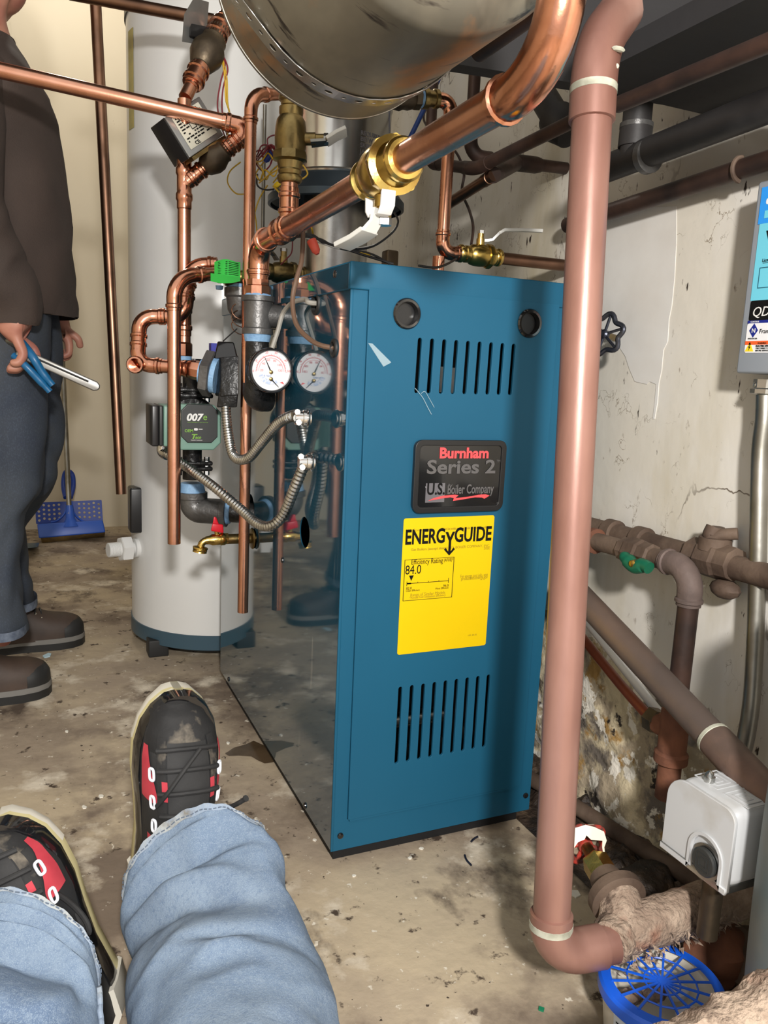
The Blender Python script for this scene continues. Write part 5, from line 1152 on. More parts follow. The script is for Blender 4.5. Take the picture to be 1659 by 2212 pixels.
# copper riser with ball valve at the back right of the boiler
yR = .2; c0 = PY(yR, 955, 541); rc = .0112
e_top = PY(yR, 968, 218)
xv_ = PY(yR, 955, 541).x
tpv = Vector((xv_+.002, yR, zat(xv_, yR, 218)))
rv2 = run('copper_riser', 'copper riser with elbows descending behind the boiler right to the lever valve', 'pipe', [PY(yR, 930, 214), tpv, Vector((xv_, yR, zat(xv_, yR, 546))), PY(yR, 1000, 549)], rc, M['copper'], M['copper_shine'], cr=2.2, ext=1.7)
rv2.part('tee_stub', MB().tube([Vector((xv_-.006, yR, zat(xv_, yR, 555))), Vector((xv_-.007, yR, ZT))], rc, 16), M['copper_shine']); rv2.part('coupling', sleeve_mb(Vector((xv_-.007, yR, ZT+.012)), (0, 0, 1), rc, .03, 'half'), M['copper_shine'])
q = PY(yR, 1036, 552); dxx = PY(yR, 1080, 557)-PY(yR, 1000, 548); tq_ = T_OF(q)
ball_valve('ball_valve', 'brass ball valve with raised white lever on the right wall side behind the boiler', q, dxx, rc, .092, M['brass'], (0, 0, 1), [P(1040, 520, tq_), P(1052, 520, tq_), P(1064, 518, tq_), P(1078, 504, tq_), P(1090, 497, tq_), P(1130, 497, tq_), P(1172, 499, tq_)], lever_w=.008, hmat=M['zinc'])
q0 = PY(yR, 1075, 557); run('copper_pipe', 'horizontal copper pipe from the lever valve toward the right wall', 'pipe', [q0, PY(yR, 1240, 576)], rc, M['copper_dim'])
# brass union group right of the steel tank
yU = .2
ug = Thing('union_fitting', 'brass union darkened for shade between the steel tank and the right copper riser', 'pipe fitting', PY(yU, 880, 212))
a_, b_ = PY(yU, 815, 206), PY(yU, 945, 214); L_ = (b_-a_).length
ug.part('iron_tee', MB().lathe(a_, b_-a_, [(0, .016), (.25*L_, .016), (.27*L_, .0205), (.36*L_, .0225), (.42*L_, .0195), (.5*L_, .021), (.58*L_, .0185)], 24), M['brass_dark'])  # tee and hex coloured dark for the shade they sit in
ug.part('hex_union', MB().lathe(a_, b_-a_, [(.58*L_, .018), (.59*L_, .02), (.68*L_, .02), (.69*L_, .017)], 8), M['brass_dark'], angle=20)
ug.part('seal_ring', MB().lathe(a_, b_-a_, [(.69*L_, .0165), (.73*L_, .0165)], 20), M['sealant'], label='blue pipe sealant')
ug.part('brass_adapter', MB().lathe(a_, b_-a_, [(.73*L_, .014), (.74*L_, .0175), (.82*L_, .0175), (.83*L_, .014), (.93*L_, .0135), (.94*L_, .016), (L_, .016), (L_+.001, .012)], 24), M['brass_dull'])
M['pex'] = mat('blue_pex', sr(24, 62, 132), .4)
run('blue_tube', 'straight blue plastic tube slanting down behind the copper main', 'tube', [PX(.42, 973, 118), PX(.36, 874, 322)], .0055, M['pex'])
cable('signal_cable', 'thin dark cable looping down the right wall to the lever ball valve', [PX(.46, 948, 120), PX(.45, 936, 200), PX(.42, 915, 252), PX(.40, 934, 285), PX(.38, 982, 325), PX(.38, 1002, 372), PX(.38, 998, 414), PX(.38, 1014, 455), PX(.36, 1022, 490), PX(.34, 1018, 528)], .0028, M['copper_black'])
cable('signal_cable', 'thin black cable lying along the boiler top edge below the lever valve', [PY(.19, 985, 560), PY(.16, 962, 572), PY(.13, 940, 578), PY(.1, 905, 574)], .0022, M['wire_black'])
# gate valve pipe on the wall, mid right
q = [PX(.515, 1230, 1126), PX(.515, 1720, 1262)]
gp = wpipe('gate_pipe', 'rusty pipe with an old lever stopcock along the middle of the right wall', q, .0185, M['iron_rusty'])
d = (q[1]-q[0]).normalized(); gv = PX(.515, 1540, 1207)
for f_, a_ in ((1322, 1150), (1385, 1167)): gp.part('coupling', MB().lathe(PX(.515, f_, a_)-d*.012, d, [(0, .019), (.002, .0235), (.024, .0235), (.026, .019)], 24), M['iron_rusty'])
gp.part('stopcock_body', MB().lathe(gv-d*.045, d, [(0, .019), (.004, .027), (.025, .027), (.03, .03), (.06, .03), (.066, .027), (.088, .026), (.09, .02)], 8), M['iron_rusty'], angle=20)
gp.part('bonnet', MB().lathe(gv, (0, 0, 1), [(.015, .026), (.034, .024), (.036, .012), (.05, .012)], 16), M['iron_rusty'])
h0 = gv+Vector((-.005, 0, .05)); tgv = T_OF(gv)
gp.part('lever', MB().tube(spline([h0, P(1535, 1160, tgv-.01), P(1562, 1155, tgv-.02), P(1594, 1153, tgv-.03)], 5), [.012]*6+[.0095]*5+[.0095]*5, 12), M['iron_rusty'])
gp.part('drain_boss', MB().sphere(gv-Vector((0, .03, .04)), .026, 12, sc=(.7, 1.0, .6)), M['iron_rusty'])
# second pipe with green handled valve, elbow and drop
xw = .465
q0, q1, q2 = PX(xw, 1255, 1160), PX(xw, 1496, 1228), None
q2 = Vector((q1.x, q1.y, zat(q1.x, q1.y, 1612)))
gp2 = wpipe('supply_pipe', 'grey brown pipe with a green valve handle turning down the right wall', [q0, q1, q2], .0155, M['iron_rusty'], elbows=False, cr=2.4)
d = (q1-q0).normalized()
pth, arcs = fillet([q0, q1, q2], .0155*2.4)
gp2.part('elbow', elbow_mb(arcs[0][0], d, Vector((0, 0, -1)), .0165, 1.3, True), mat('dusty_iron', sr(112, 96, 90), .7, .2, sr(82, 70, 66), 16, bump=.5))
gp2.part('drop_pipe', MB().tube([q2, lerp(q2, q1, .82)], .0158, 20), M['copper_black'], label='darker vertical drop of the pipe')
gp2.part('valve_body', MB().lathe(PX(xw, 1345, 1185), d, [(0, .017), (.003, .021), (.016, .021), (.02, .024), (.045, .024), (.05, .021), (.07, .021), (.073, .017)], 8), M['iron_rusty'], angle=20)
gp2.part('rust_collar', MB().lathe(PX(xw, 1276, 1166), d, [(0, .017), (.002, .0225), (.016, .0225), (.018, .017)], 20), M['iron_rust_red'])
M['green_handle'] = mat('green_handle', sr(14, 92, 66), .45)
hc = PX(xw-.03, 1374, 1216); dd = d
hd_ = gp2.part('handle', MB().tube(spline([hc-dd*.034+Vector((0, 0, .008)), hc-dd*.018, hc-Vector((0, 0, .006)), hc+dd*.018, hc+dd*.03-Vector((0, 0, .002))], 5), [.005, .007, .009, .0095, .01]+[.012]*10+[.01]*6, 12), M['green_handle'], label='green plastic handle')
gp2.part('handle_screw', MB().lathe(hc, (-1, -.3, 0), [(0, .006), (.012, .006), (.013, .004)], 12), M['brass'], hd_)
gp2.part('handle_stem', MB().tube([hc, PX(xw, 1380, 1200)], .006, 10), M['brass_dull'])
lw = Vector((q2.x, q2.y, zat(q2.x, q2.y, 1640)))
lt_ = Thing('lower_tee', 'red brown tee joining the dark drop pipe and the orange tube by the wall', 'pipe fitting', lw-Vector((0, 0, .04)))
lt_.part('body', MB().lathe(lw+Vector((0, 0, .085)), (0, 0, -1), [(0, .017), (.004, .022), (.07, .022), (.074, .026), (.088, .026), (.09, .018), (.15, .018)], 24), M['iron_rust_red'])
bx_ = PX(xw, 1414, 1556); sd_ = (lw+Vector((0, 0, .045)))-bx_
lt_.part('side_branch', MB().tube([bx_, lw+Vector((0, 0, .045))], .0175, 20), M['iron_rust_red'])
lt_.part('hex_nut', MB().lathe(bx_-sd_.normalized()*.012, sd_, [(0, .017), (.002, .0205), (.02, .0205), (.022, .018)], 6), M['brass_dark'], angle=20)
M['orange_tube'] = mat('orange_brown_tube', sr(146, 74, 44), .35, .2, sr(112, 56, 36), 8)
oq = spline([PX(.5, 1215, 1320), PX(.49, 1262, 1382), PX(.485, 1302, 1432), PX(.475, 1350, 1490), PX(.467, 1390, 1535), bx_-sd_.normalized()*.005], 8)
solo('orange_tube', MB().tube(oq, .0088, 14), M['orange_tube'], 'bare orange brown tube curving down the lower right wall to the hex nut', 'tube', oq[-1])
cv = spline([PX(.52, 1240, 1310), PX(.515, 1290, 1370), PX(.505, 1400, 1510), PX(.495, 1460, 1580)], 8)
solo('white_tube', MB().tube(cv, .008, 12), M['white_plastic'], 'white plastic tube running beside the orange brown tube on the right wall', 'tube', cv[-1])
dg0, dg1 = PX(.43, 1225, 1256), P(1660, 1722, .97)
dgp = wpipe('waste_pipe', 'grey brown pipe slanting down in front of the lower right wall', [dg0, dg1], .0215, mat('grey_brown_pipe', sr(118, 98, 86), .5, .3, sr(92, 80, 74), 7, rvar=.1, bump=.15))
d = (dg1-dg0).normalized(); q = dg0+d*((dg1-dg0).length*.7)
q = min((lerp(dg0, dg1, i/200) for i in range(201)), key=lambda p: abs(FPX*float((np.array(p)-CC)@CR)/T_OF(p)+IW/2-1538))
dgp.part('joint_ring', MB().lathe(q, d, [(0, .0222), (.001, .024), (.006, .0245), (.007, .0235)], 24), M['flux']); dgp.part('hub', MB().lathe(q+d*.006, d, [(0, .0238), (.2, .0238)], 24), mat('brown_hub', sr(122, 96, 84), .5, .2, sr(92, 76, 68), 12, bump=.3))
# steel conduit on the wall under the control box
cd_ = [PX(.52, 1652, 838), PX(.52, 1650, 905), PX(.52, 1641, 1000), PX(.52, 1636, 1250), PX(.515, 1626, 1480), PX(.505, 1612, 1590), PX(.50, 1592, 1668)]
cdt = Thing('steel_conduit', 'tall bent steel conduit running down the right wall below the grey control box', 'conduit', cd_[-1])
cdt.part('tube', MB().tube(spline(cd_, 10), .0122, 18), M['steel_dull'])
q = cd_[0]; cdt.part('connector', MB().lathe(q+Vector((0, 0, .012)), (0, 0, -1), [(0, .016), (.012, .016), (.014, .019), (.02, .019), (.022, .014)], 8), M['zinc'], angle=20)
q = PX(.515, 1648, 832); cdt.part('set_screw', MB().sphere(q+Vector((-.006, .006, 0)), .005, 10), M['zinc'])
# small wheel valve beside the drain pipe
wv = Thing('wheel_valve', 'small tarnished wheel handle on the right wall beside the drain pipe', 'valve', PX(.5, 1300, 735))
wq = PX(.478, 1305, 722); wd2 = Vector((-1, -.45, .1)).normalized(); wa = wd2.orthogonal().normalized(); wb = wd2.cross(wa)
rw = RAD(88, T_OF(wq))
M['wheel'] = mat('tarnished_wheel', sr(74, 76, 84), .3, .8, sr(40, 44, 60), 18, rvar=.1)
wv.part('rim', MB().tube([wq+(wa*math.cos(t)+wb*math.sin(t))*rw*(.9+.12*math.cos(6*t)) for t in [2*math.pi*i/60 for i in range(60)]], .0045, 10, closed=True), M['wheel'])
for k_ in range(6):
    t = 2*math.pi*k_/6; wv.part('spoke', MB().tube([wq, wq+(wa*math.cos(t)+wb*math.sin(t))*rw], .0026, 8), M['wheel'])
wv.part('hub', MB().lathe(wq-wd2*.006, wd2, [(0, .008), (.01, .008), (.012, .0045), (.014, .004)], 14), M['wheel'])
wv.part('stem', MB().tube([wq, wq-wd2*.05], .006, 10), M['brass_dull'])
# ------------------------------------------------------------------ grey control box on the right wall
bxf = .487
BL, TLp = PX(bxf, 1584, 806), PX(bxf, 1642, 392)
yb0 = .5*(BL.y+TLp.y); zb0, zb1_ = BL.z, TLp.z; BWd = .17
cb = Thing('control_box', 'grey electrical control box with blue and white label on the right wall', 'control box', (.52, yb0-BWd/2, zb0))
M['box_grey'] = mat('grey_box', sr(146, 152, 160), .5)
cb.part('case', MB().box((bxf, yb0-BWd, zb0), (WX, yb0, zb1_)), M['box_grey'], bevel=.004)
def cbF(u, v, h=0): return frame((bxf-.0008-h, yb0-u, zb0+v), (0, -1, 0), (0, 0, 1))
def cbp(name, pts, m, h=0, parent=None): return cb.add(name, plate(name, pts, [], .0004, cbF(0, 0, h), m, cb.loc), parent)
def cbuv(px, py): p = PX(bxf-.001, px, py); return (yb0-p.y, p.z-zb0)
M['lab_blue'] = mat('label_blue', sr(44, 148, 236), .4); M['lab_cyan'] = mat('label_cyan', sr(112, 202, 224), .4); M['lab_white'] = mat('label_white', sr(232, 232, 234), .4); M['lab_orange'] = mat('label_orange', sr(232, 96, 40), .4); M['lab_yellow'] = mat('label_warning_yellow', sr(240, 212, 40), .4); M['lab_navy'] = mat('label_navy', sr(30, 40, 130), .4)
RW = BWd-.006
def hrow(pxL, pyT, pyB):
    (u0, v1), (u1_, v0) = cbuv(pxL[0], pyT), cbuv(pxL[1], pyB); u = .5*(u0+u1_); return u, v0, v1
uL = cbuv(1616, 700)[0]
vv = lambda px, py: cbuv(px, py)[1]
v_b, v_o0, v_o1, v_n0, v_n1, v_k1, v_c1, v_t1 = vv(1605, 762), vv(1605, 745), vv(1607, 737), vv(1614, 699), vv(1615, 693), vv(1622, 650), vv(1637, 485), vv(1648, 405)
lw = cbp('label', rect(uL-.001, v_b, RW, v_n0, .003), M['lab_white']); lw['label'] = 'white, black and cyan printed label'
cbp('label_band', rect(uL-.001, v_o0, RW, v_o1), M['lab_orange'], .0003, lw); cbp('label_band', rect(uL-.001, v_n0, RW, v_n1), M['lab_navy'], .0001, lw)
cbp('label_band', rect(uL, v_n1, RW, v_k1, .003), M['ink_black'], 0, lw)
cy = cbp('label_panel', rect(uL-.001, v_k1, RW, v_c1), M['lab_cyan'], -.0001, lw)
cbp('label_panel', rect(uL-.004, v_c1, RW, v_t1), M['lab_blue'], .0001, lw)
def cbt(s, px, py, size, m, **k): u, v = cbuv(px, py); cb.add('lettering', text_mesh(s, size, cbF(u, v, .0008), m, cb.loc, **k), lw)
cbt('QD', 1624, 684, .0185, M['ink_white'], bold=.03, shear=.2); cbt('CONTROL', 1622, 697, .003, M['ink_white'])
cbt('Franklin', 1640, 720, .0085, M['ink_black'], shear=.1); cbt('MADE IN USA', 1616, 733, .0026, M['ink_black'])
u, v = cbuv(1628, 714); s_ = .0075
cbp('diamond_mark', [(u-s_, v), (u, v-s_*1.3), (u+s_, v), (u, v+s_*1.3)], M['lab_navy'], .0003, lw); cb.add('lettering', text_mesh('N', .0085, cbF(u-.003, v-.003, .0008), M['ink_white'], cb.loc, bold=.02), lw)
u, v = cbuv(1619, 750); s_ = .0075
cbp('warning_triangle', [(u-s_, v-s_*.8), (u+s_, v-s_*.8), (u, v+s_)], M['lab_yellow'], .0003, lw); cbp('warning_bolt', [(u+.0008, v+.0045), (u-.0018, v-.0006), (u+.0001, v-.0006), (u-.001, v-.0048), (u+.002, v+.0006), (u+.0002, v+.0006)], M['ink_black'], .0008, lw)
cbt('ELECTRIC SHOCK', 1633, 749, .0034, M['ink_black'], bold=.03); cbt('DISCONNECT POWER', 1633, 754, .003, M['ink_black']); cbt('BEFORE SERVICING', 1632, 759, .003, M['ink_black']); cbt('WARNING', 1637, 743, .003, M['ink_black'])
cbt('License', 1647, 566, .0062, M['ink_black']); u, v = cbuv(1648, 568); cbp('print', rect(u, v-.0006, u+.03, v), M['ink_black'], .0004, lw)
cbt('W', 1655, 522, .02, M['ink_black'], bold=.04)
(u0, v1), (u1_, v0) = cbuv(1643, 578), cbuv(1637, 623)
M['ink_teal'] = mat('teal_print', sr(40, 96, 116), .4)
cb.add('print', plate('print', rect(u0-.001, v0, u0+.06, v1), [rect(u0, v0+.001, u0+.059, v1-.001)], .0003, cbF(0, 0, .0006), M['ink_teal'], cb.loc), lw)
u, v = cbuv(1656, 432); cbp('print', rect(u, v-.006, u+.03, v+.002, .003), M['lab_white'], .0005, lw); u, v = cbuv(1652, 462); cbp('print', rect(u, v-.006, u+.03, v+.004), M['lab_cyan'], .0005, lw)
# ------------------------------------------------------------------ standing man, left
def ell(c, a, b, n=40, p=2.0):
    """ring centred c, half axes a, b (vectors), superellipse power p"""
    out = []
    for k in range(n):
        t = 2*math.pi*k/n; ct, st = math.cos(t), math.sin(t)
        out.append(Vector(c)+Vector(a)*math.copysign(abs(ct)**(2/p), ct)+Vector(b)*math.copysign(abs(st)**(2/p), st))
    return out
def interp_rings(rings, sub=4):
    n = len(rings[0]); out = []
    cols = [spline([r[k] for r in rings], sub) for k in range(n)]
    return [[cols[k][i] for k in range(n)] for i in range(len(cols[0]))]
def folds(mb, amp, seed, fx=(9, 9, 5), ridge=True):
    """push a cloth mesh in and out along its normals with soft folds"""
    me = bpy.data.meshes.new('tmp'); me.from_pydata(mb.v, [], mb.f); me.update()
    nr = [v.normal.copy() for v in me.vertices]; bpy.data.meshes.remove(me)
    for i, v in enumerate(mb.v):
        q = Vector((v.x*fx[0], v.y*fx[1], v.z*fx[2]))+Vector((seed, seed*.7, 0))
        q = q+.5*Vector((noise.noise(q*.7), noise.noise(q*.7+Vector((5, 0, 0))), noise.noise(q*.7+Vector((0, 9, 0)))))
        f = 1-2*abs(noise.noise(q)) if ridge else noise.noise(q)
        f = f+.35*noise.noise(q*2.3)
        mb.v[i] = v+nr[i]*amp*(f-.3)
    return mb
def skin(name, verts, edges, radii, sub=2, root=0):
    me = bpy.data.meshes.new(name); me.from_pydata([tuple(v) for v in verts], edges, [])
    ob = bpy.data.objects.new('tmp', me); COL.objects.link(ob)
    md = ob.modifiers.new('s', 'SKIN'); md.use_smooth_shade = True
    for i, r in enumerate(radii):
        d = me.skin_vertices[0].data[i]; d.radius = (r, r) if not isinstance(r, tuple) else r; d.use_root = (i == root)
    ob.modifiers.new('u', 'SUBSURF').levels = sub
    dg = bpy.context.evaluated_depsgraph_get(); dg.update()
    r = bpy.data.meshes.new_from_object(ob.evaluated_get(dg)); bpy.data.objects.remove(ob); r.name = name; return r
M['skin'] = mat('skin', sr(176, 124, 104), .5, 0, sr(156, 96, 84), 16, bump=.1, bscale=120)
M['shirt'] = mat('brown_shirt', sr(64, 52, 46), .85, 0, sr(53, 43, 38), 6, bump=.3, bscale=300)
M['jeans_dark'] = layered('dark_jeans', sr(62, 68, 76), [(sr(48, 56, 72), 3, 5, .4, .65, None, O3), (sr(76, 78, 78), 4, 5, .56, .76, None, (4, 2, 1)), (sr(72, 80, 94), 420, 2, .5, .8, (1, 1, .5), (1, 1, 1))], rough=.9, bump=.25, bscale=260, bdist=.002)
M['boot_brown'] = mat('boot_leather', sr(74, 58, 48), .6, 0, sr(54, 43, 37), 12, bump=.2)
M['sole_black'] = mat('boot_rubber', sr(34, 34, 34), .55)
M['sole_grey'] = mat('boot_midsole', sr(120, 118, 114), .6)
YM = 1.08
man = Thing('person', 'standing person at left in brown sweatshirt, jeans and work boots holding pliers', 'person', (-.43, YM, 0))
def fx(px, py, y=YM): return PY(y, px, py)
mY = YM
def row(py, pf, depth, wide, y=YM, back=None):
    """torso ring: front edge seen at pixel (pf, py), depth front-back, half width across"""
    f = fx(pf, py, y); c = Vector((f.x-depth/2, y, f.z)); return ell(c, (depth/2, 0, 0), (0, wide, 0), 44, 2.3)
# body: one skinned figure (head, neck, trunk, arms, legs), most of it under the clothes
chin = fx(66, 24); neck = fx(0, 110); z_ch = chin.z
hx = -.475
verts = [(-.47, YM, .98), (-.47, YM, 1.2), (-.47, YM, 1.42), (-.52, YM, 1.52), (-.522, YM, 1.6), (-.485, YM, 1.68), (-.46, YM, 1.76), (-.468, YM, 1.86)]
rads = [.13, .14, .13, .078, .07, .09, .125, .1]
edges = [(0, 1), (1, 2), (2, 3), (3, 4), (4, 5), (5, 6), (6, 7)]
# jaw / chin
verts += [(chin.x-.05, YM, z_ch+.045), (chin.x-.008, YM, z_ch+.016)]; rads += [.055, .032]; edges += [(5, 8), (8, 9)]
# nose, out of frame above
verts += [(chin.x-.02, YM, z_ch+.1), (chin.x+.012, YM, z_ch+.085)]; rads += [.02, .012]; edges += [(6, 10), (10, 11)]
# arms: near (right) and far (left)
handN = fx(22, 745, .83); wristN = fx(28, 690, .83)
elN = Vector((-.565, .85, 1.13)); shN = Vector((-.54, .90, 1.42))
handF = fx(133, 728, 1.27); wrF = Vector((handF.x-.015, 1.27, handF.z+.08)); elF = Vector((-.47, 1.3, 1.14)); shF = Vector((-.485, 1.26, 1.42))
b = len(verts)
verts += [shN, elN, wristN, lerp(wristN, handN, .75)]; rads += [.058, .045, .048, (.062, .05)]; edges += [(2, b), (b, b+1), (b+1, b+2), (b+2, b+3)]
hN = b+3
b = len(verts)
verts += [shF, elF, wrF, lerp(wrF, handF, .8)]; rads += [.058, .045, .03, (.034, .028)]; edges += [(2, b), (b, b+1), (b+1, b+2), (b+2, b+3)]
hF = b+3
# fingers of the near hand, curled round the tools; far hand relaxed
def fingers(hub, c, fwd, dn, acr, L, grip):
    global verts, rads, edges
    for k_, (off, ln) in enumerate(((-.031, .9), (-.010, 1.0), (.011, .95), (.031, .78))):
        base = Vector(c)+acr*off+fwd*.012; i0 = len(verts)
        p1 = base+dn*L*.5*ln+fwd*L*.12; p2 = p1+(dn*(1-grip)+fwd*.25-fwd*grip*1.0).normalized()*L*.36*ln; p3 = p2+(dn*(.5-grip)-fwd*(.2+grip)).normalized()*L*.28*ln
        verts += [base, p1, p2, p3]; rads += [.0125, .0115, .0105, .009]; edges += [(hub, i0), (i0, i0+1), (i0+1, i0+2), (i0+2, i0+3)]
    i0 = len(verts); base = Vector(c)-acr*.03+fwd*.02
    verts += [base, base+fwd*.025+dn*.02-acr*.008, base+fwd*.03+dn*.045]; rads += [.0125, .011, .009]; edges += [(hub, i0), (i0, i0+1), (i0+1, i0+2)]
dn = (handN-wristN).normalized(); fingers(hN, verts[hN], Vector((1, 0, 0)), Vector((.1, 0, -1)).normalized(), Vector((0, -1, 0)), .085, .55)
fingers(hF, verts[hF], Vector((1, 0, 0)), Vector((0, 0, -1)), Vector((0, 1, 0)), .08, .3)
# legs
b = len(verts)
ankN = PY(.94, 4, 1400); ankF = PY(1.25, 26, 1340)
lc = lambda a, b_, r, y: (lerp(fx(a, r, y), fx(b_, r, y), .5))
verts += [lc(-70, 112, 700, .98), lc(-42, 92, 1060, .98), ankN, lc(-60, 122, 700, 1.2), lc(-30, 118, 1050, 1.2), ankF]; rads += [.07, .04, .025, .07, .04, .024]
verts += [lc(-36, 56, 1160, .97), lc(-16, 60, 1160, 1.22)]; rads += [.028, .026]
edges += [(0, b), (b, b+1), (b+1, b+6), (b+6, b+2), (0, b+3), (b+3, b+4), (b+4, b+7), (b+7, b+5)]
bme = skin('body', verts, edges, rads, 2)
bme.materials.clear(); bme.materials.append(M['skin']); bme.transform(Matrix.Translation(-man.loc)); bme.shade_smooth()
man.add('body', bme)
# ear and hair line (head above frame)
M['hair'] = mat('grey_brown_hair', sr(88, 78, 70), .8, bump=.4, bscale=200, c2=sr(64, 56, 50))
man.part('hair', MB().rings(interp_rings([ell((-.5, YM, 1.76), (.1, 0, 0), (0, .094, 0), 28), ell((-.495, YM, 1.84), (.108, 0, 0), (0, .094, 0), 28), ell((-.48, YM, 1.91), (.05, 0, 0), (0, .045, 0), 28), ell((-.48, YM, 1.925), (.005, 0, 0), (0, .005, 0), 28)], 4)), M['hair'])
for s in (-1, 1): man.part('ear', MB().sphere((-.49, YM+s*.09, 1.745), .028, 12, sc=(.7, .3, 1.1)), M['skin'])
# sweatshirt trunk and sleeves
rs = [row(688, 163, .34, .19), row(640, 160, .34, .2), row(560, 156, .335, .2), row(470, 150, .32, .205), row(380, 138, .30, .21), row(300, 122, .28, .215), row(235, 104, .25, .22), row(180, 74, .2, .19), row(140, 55, .16, .12), row(104, 30, .12, .075), row(95, 28, .115, .07)]
sm = MB().rings(interp_rings(rs, 6), cap=False); folds(sm, .013, 3.1, (7, 7, 3.4))
sh = man.part('sweatshirt', sm, M['shirt'])
hm = [row(690, 164, .345, .193), row(676, 163, .346, .196), row(655, 160, .345, .2)]
man.part('waistband', MB().rings(interp_rings(hm, 4), cap=False), M['shirt'], sh)
col = [row(128, 47, .145, .1), row(116, 38, .135, .085), row(98, 22, .125, .072), row(84, 12, .12, .068), row(78, 15, .11, .06)]
man.part('collar', MB().rings(interp_rings(col, 4), cap=False), M['shirt'], sh)
def sleeve(pts, rads_, seed):
    pth = spline(pts, 9); N = len(pth)-1
    rr_ = [rads_[min(int(i/N*(len(rads_)-1)), len(rads_)-2)]+(rads_[min(int(i/N*(len(rads_)-1)), len(rads_)-2)+1]-rads_[min(int(i/N*(len(rads_)-1)), len(rads_)-2)])*((i/N*(len(rads_)-1))-min(int(i/N*(len(rads_)-1)), len(rads_)-2)) for i in range(N+1)]
    m_ = MB().tube(pth, rr_, 36, cap=False); return folds(m_, .009, seed, (10, 10, 9))
cuffN = fx(26, 700, .83)
man.part('sleeve', sleeve([shN+Vector((.0, .02, .02)), elN+Vector((-.0, 0, .05)), lerp(elN, wristN, .5)+Vector((.0, 0, 0)), cuffN+Vector((-.005, 0, .06)), cuffN], [.085, .08, .078, .066, .05], 6), M['shirt'], sh)
man.part('sleeve', sleeve([shF+Vector((.0, -.02, .02)), elF, lerp(elF, wrF, .6), wrF], [.08, .07, .06, .045], 9), M['shirt'], sh)
# jeans
def legring(py, pl, pr, y, wide, n=40):
    a, b_ = fx(pl, py, y), fx(pr, py, y); c = lerp(a, b_, .5); return ell(c, (abs(b_.x-a.x)/2, 0, 0), (0, wide, 0), n, 2.2)
yN, yF_ = .98, 1.2
near = [legring(660, -70, 112, yN, .12), legring(780, -72, 108, yN, .115), legring(900, -66, 106, yN, .11), legring(1000, -50, 100, yN, .1), legring(1060, -42, 92, yN, .095), legring(1110, -36, 60, .97, .088), legring(1200, -36, 48, .96, .085), legring(1290, -40, 54, .95, .088), legring(1350, -46, 58, .94, .09), legring(1362, -46, 58, .94, .09)]
far = [legring(640, -60, 122, yF_, .12), legring(760, -60, 138, yF_, .115), legring(880, -50, 134, yF_, .11), legring(980, -40, 132, yF_, .1), legring(1050, -30, 118, yF_, .095), legring(1090, -20, 86, 1.21, .09), legring(1140, -16, 60, 1.22, .086), legring(1210, -10, 64, 1.24, .086), legring(1262, -8, 74, 1.25, .088), legring(1306, -8, 80, 1.25, .09)]
jn = MB().rings(interp_rings(near, 8), cap=False); folds(jn, .011, 1.7, (8, 8, 7)); jf = MB().rings(interp_rings(far, 8), cap=False); folds(jf, .011, 4.9, (8, 8, 7))
tr = man.part('jeans', jn, M['jeans_dark']); man.part('jeans_leg', jf, M['jeans_dark'], tr)
for rg in (near[-1], far[-1]):
    c = sum(rg, Vector())/len(rg); man.part('hem', MB().rings([[c+(q-c)*1.03+Vector((0, 0, .022)) for q in rg], [c+(q-c)*1.035 for q in rg], [c+(q-c)*.97 for q in rg], [c+(q-c)*.96+Vector((0, 0, .02)) for q in rg]], cap=False), mat('faded_hem', sr(110, 120, 136), .9, 0, sr(76, 86, 104), 60), tr)
# boots
def boot(toe, sole_y, heel, label=None):
    """toe: floor point under toe tip; heel: floor point under heel"""
    toe = Vector((toe.x, toe.y, 0)); heel = Vector((heel.x, heel.y, 0)); L = (toe-heel).length; d = (toe-heel).normalized(); s = Vector((-d.y, d.x, 0)); up = Vector((0, 0, 1))
    def sec(f, w, z0, h, p=2.4): c = heel+d*L*f; return [c+s*w*math.copysign(abs(math.cos(t))**(2/p), math.cos(t))+up*(z0+h*max(0, math.sin(t))**(2/p)) for t in [math.pi*k/20 for k in range(21)]]
    S = [sec(.0, .02, .035, .03), sec(.03, .036, .032, .1), sec(.15, .043, .03, .14), sec(.3, .045, .03, .14), sec(.42, .046, .03, .115), sec(.55, .05, .03, .088), (sec(.7, .053, .03, .07)), sec(.85, .05, .03, .062), sec(.95, .036, .03, .05), sec(.995, .015, .03, .03)]
    up_ = man.part('boot', MB().rings(interp_rings(S, 4), cap=True, closed=True), M['boot_brown'], label=label)
    out = [(f, w) for f, w in ((-.02, .012), (0, .03), (.06, .043), (.2, .045), (.4, .044), (.6, .053), (.75, .057), (.88, .052), (.97, .035), (1.01, .012))]
    def ol(k): return [heel+d*L*f+s*w*k for f, w in out]+[heel+d*L*f-s*w*k for f, w in reversed(out)]
    def slab(z0, z1, k): return MB().rings([[q+up*z0 for q in ol(k)], [q+up*z1 for q in ol(k)]])
    man.part('outsole', slab(0, .02, 1.02), M['sole_black'], up_); man.part('midsole', slab(.02, .034, .99), M['sole_grey'], up_)
    tc = [sec(.8, .0545, .034, .048), sec(.88, .05, .034, .052), sec(.96, .036, .034, .044), sec(1.002, .015, .034, .026)]
    man.part('toe_cap', MB().rings(interp_rings(tc, 3), cap=True), M['sole_black'], up_)
    for k_ in range(5):
        f = .38+.055*k_; c = heel+d*L*f; h = .03+.135-(f-.38)*.26
        man.part('lace', MB().tube(spline([c-s*.03+up*(h-.012), c-s*.012+up*(h+.003), c+s*.012+up*(h+.004), c+s*.03+up*(h-.012)], 4), .0028, 6), M['wire_black'], up_)
        for q in (-1, 1): man.part('lace_hook', MB().sphere(c+s*q*.032+up*(h-.014), .004, 8), M['chrome'], up_)
    return up_
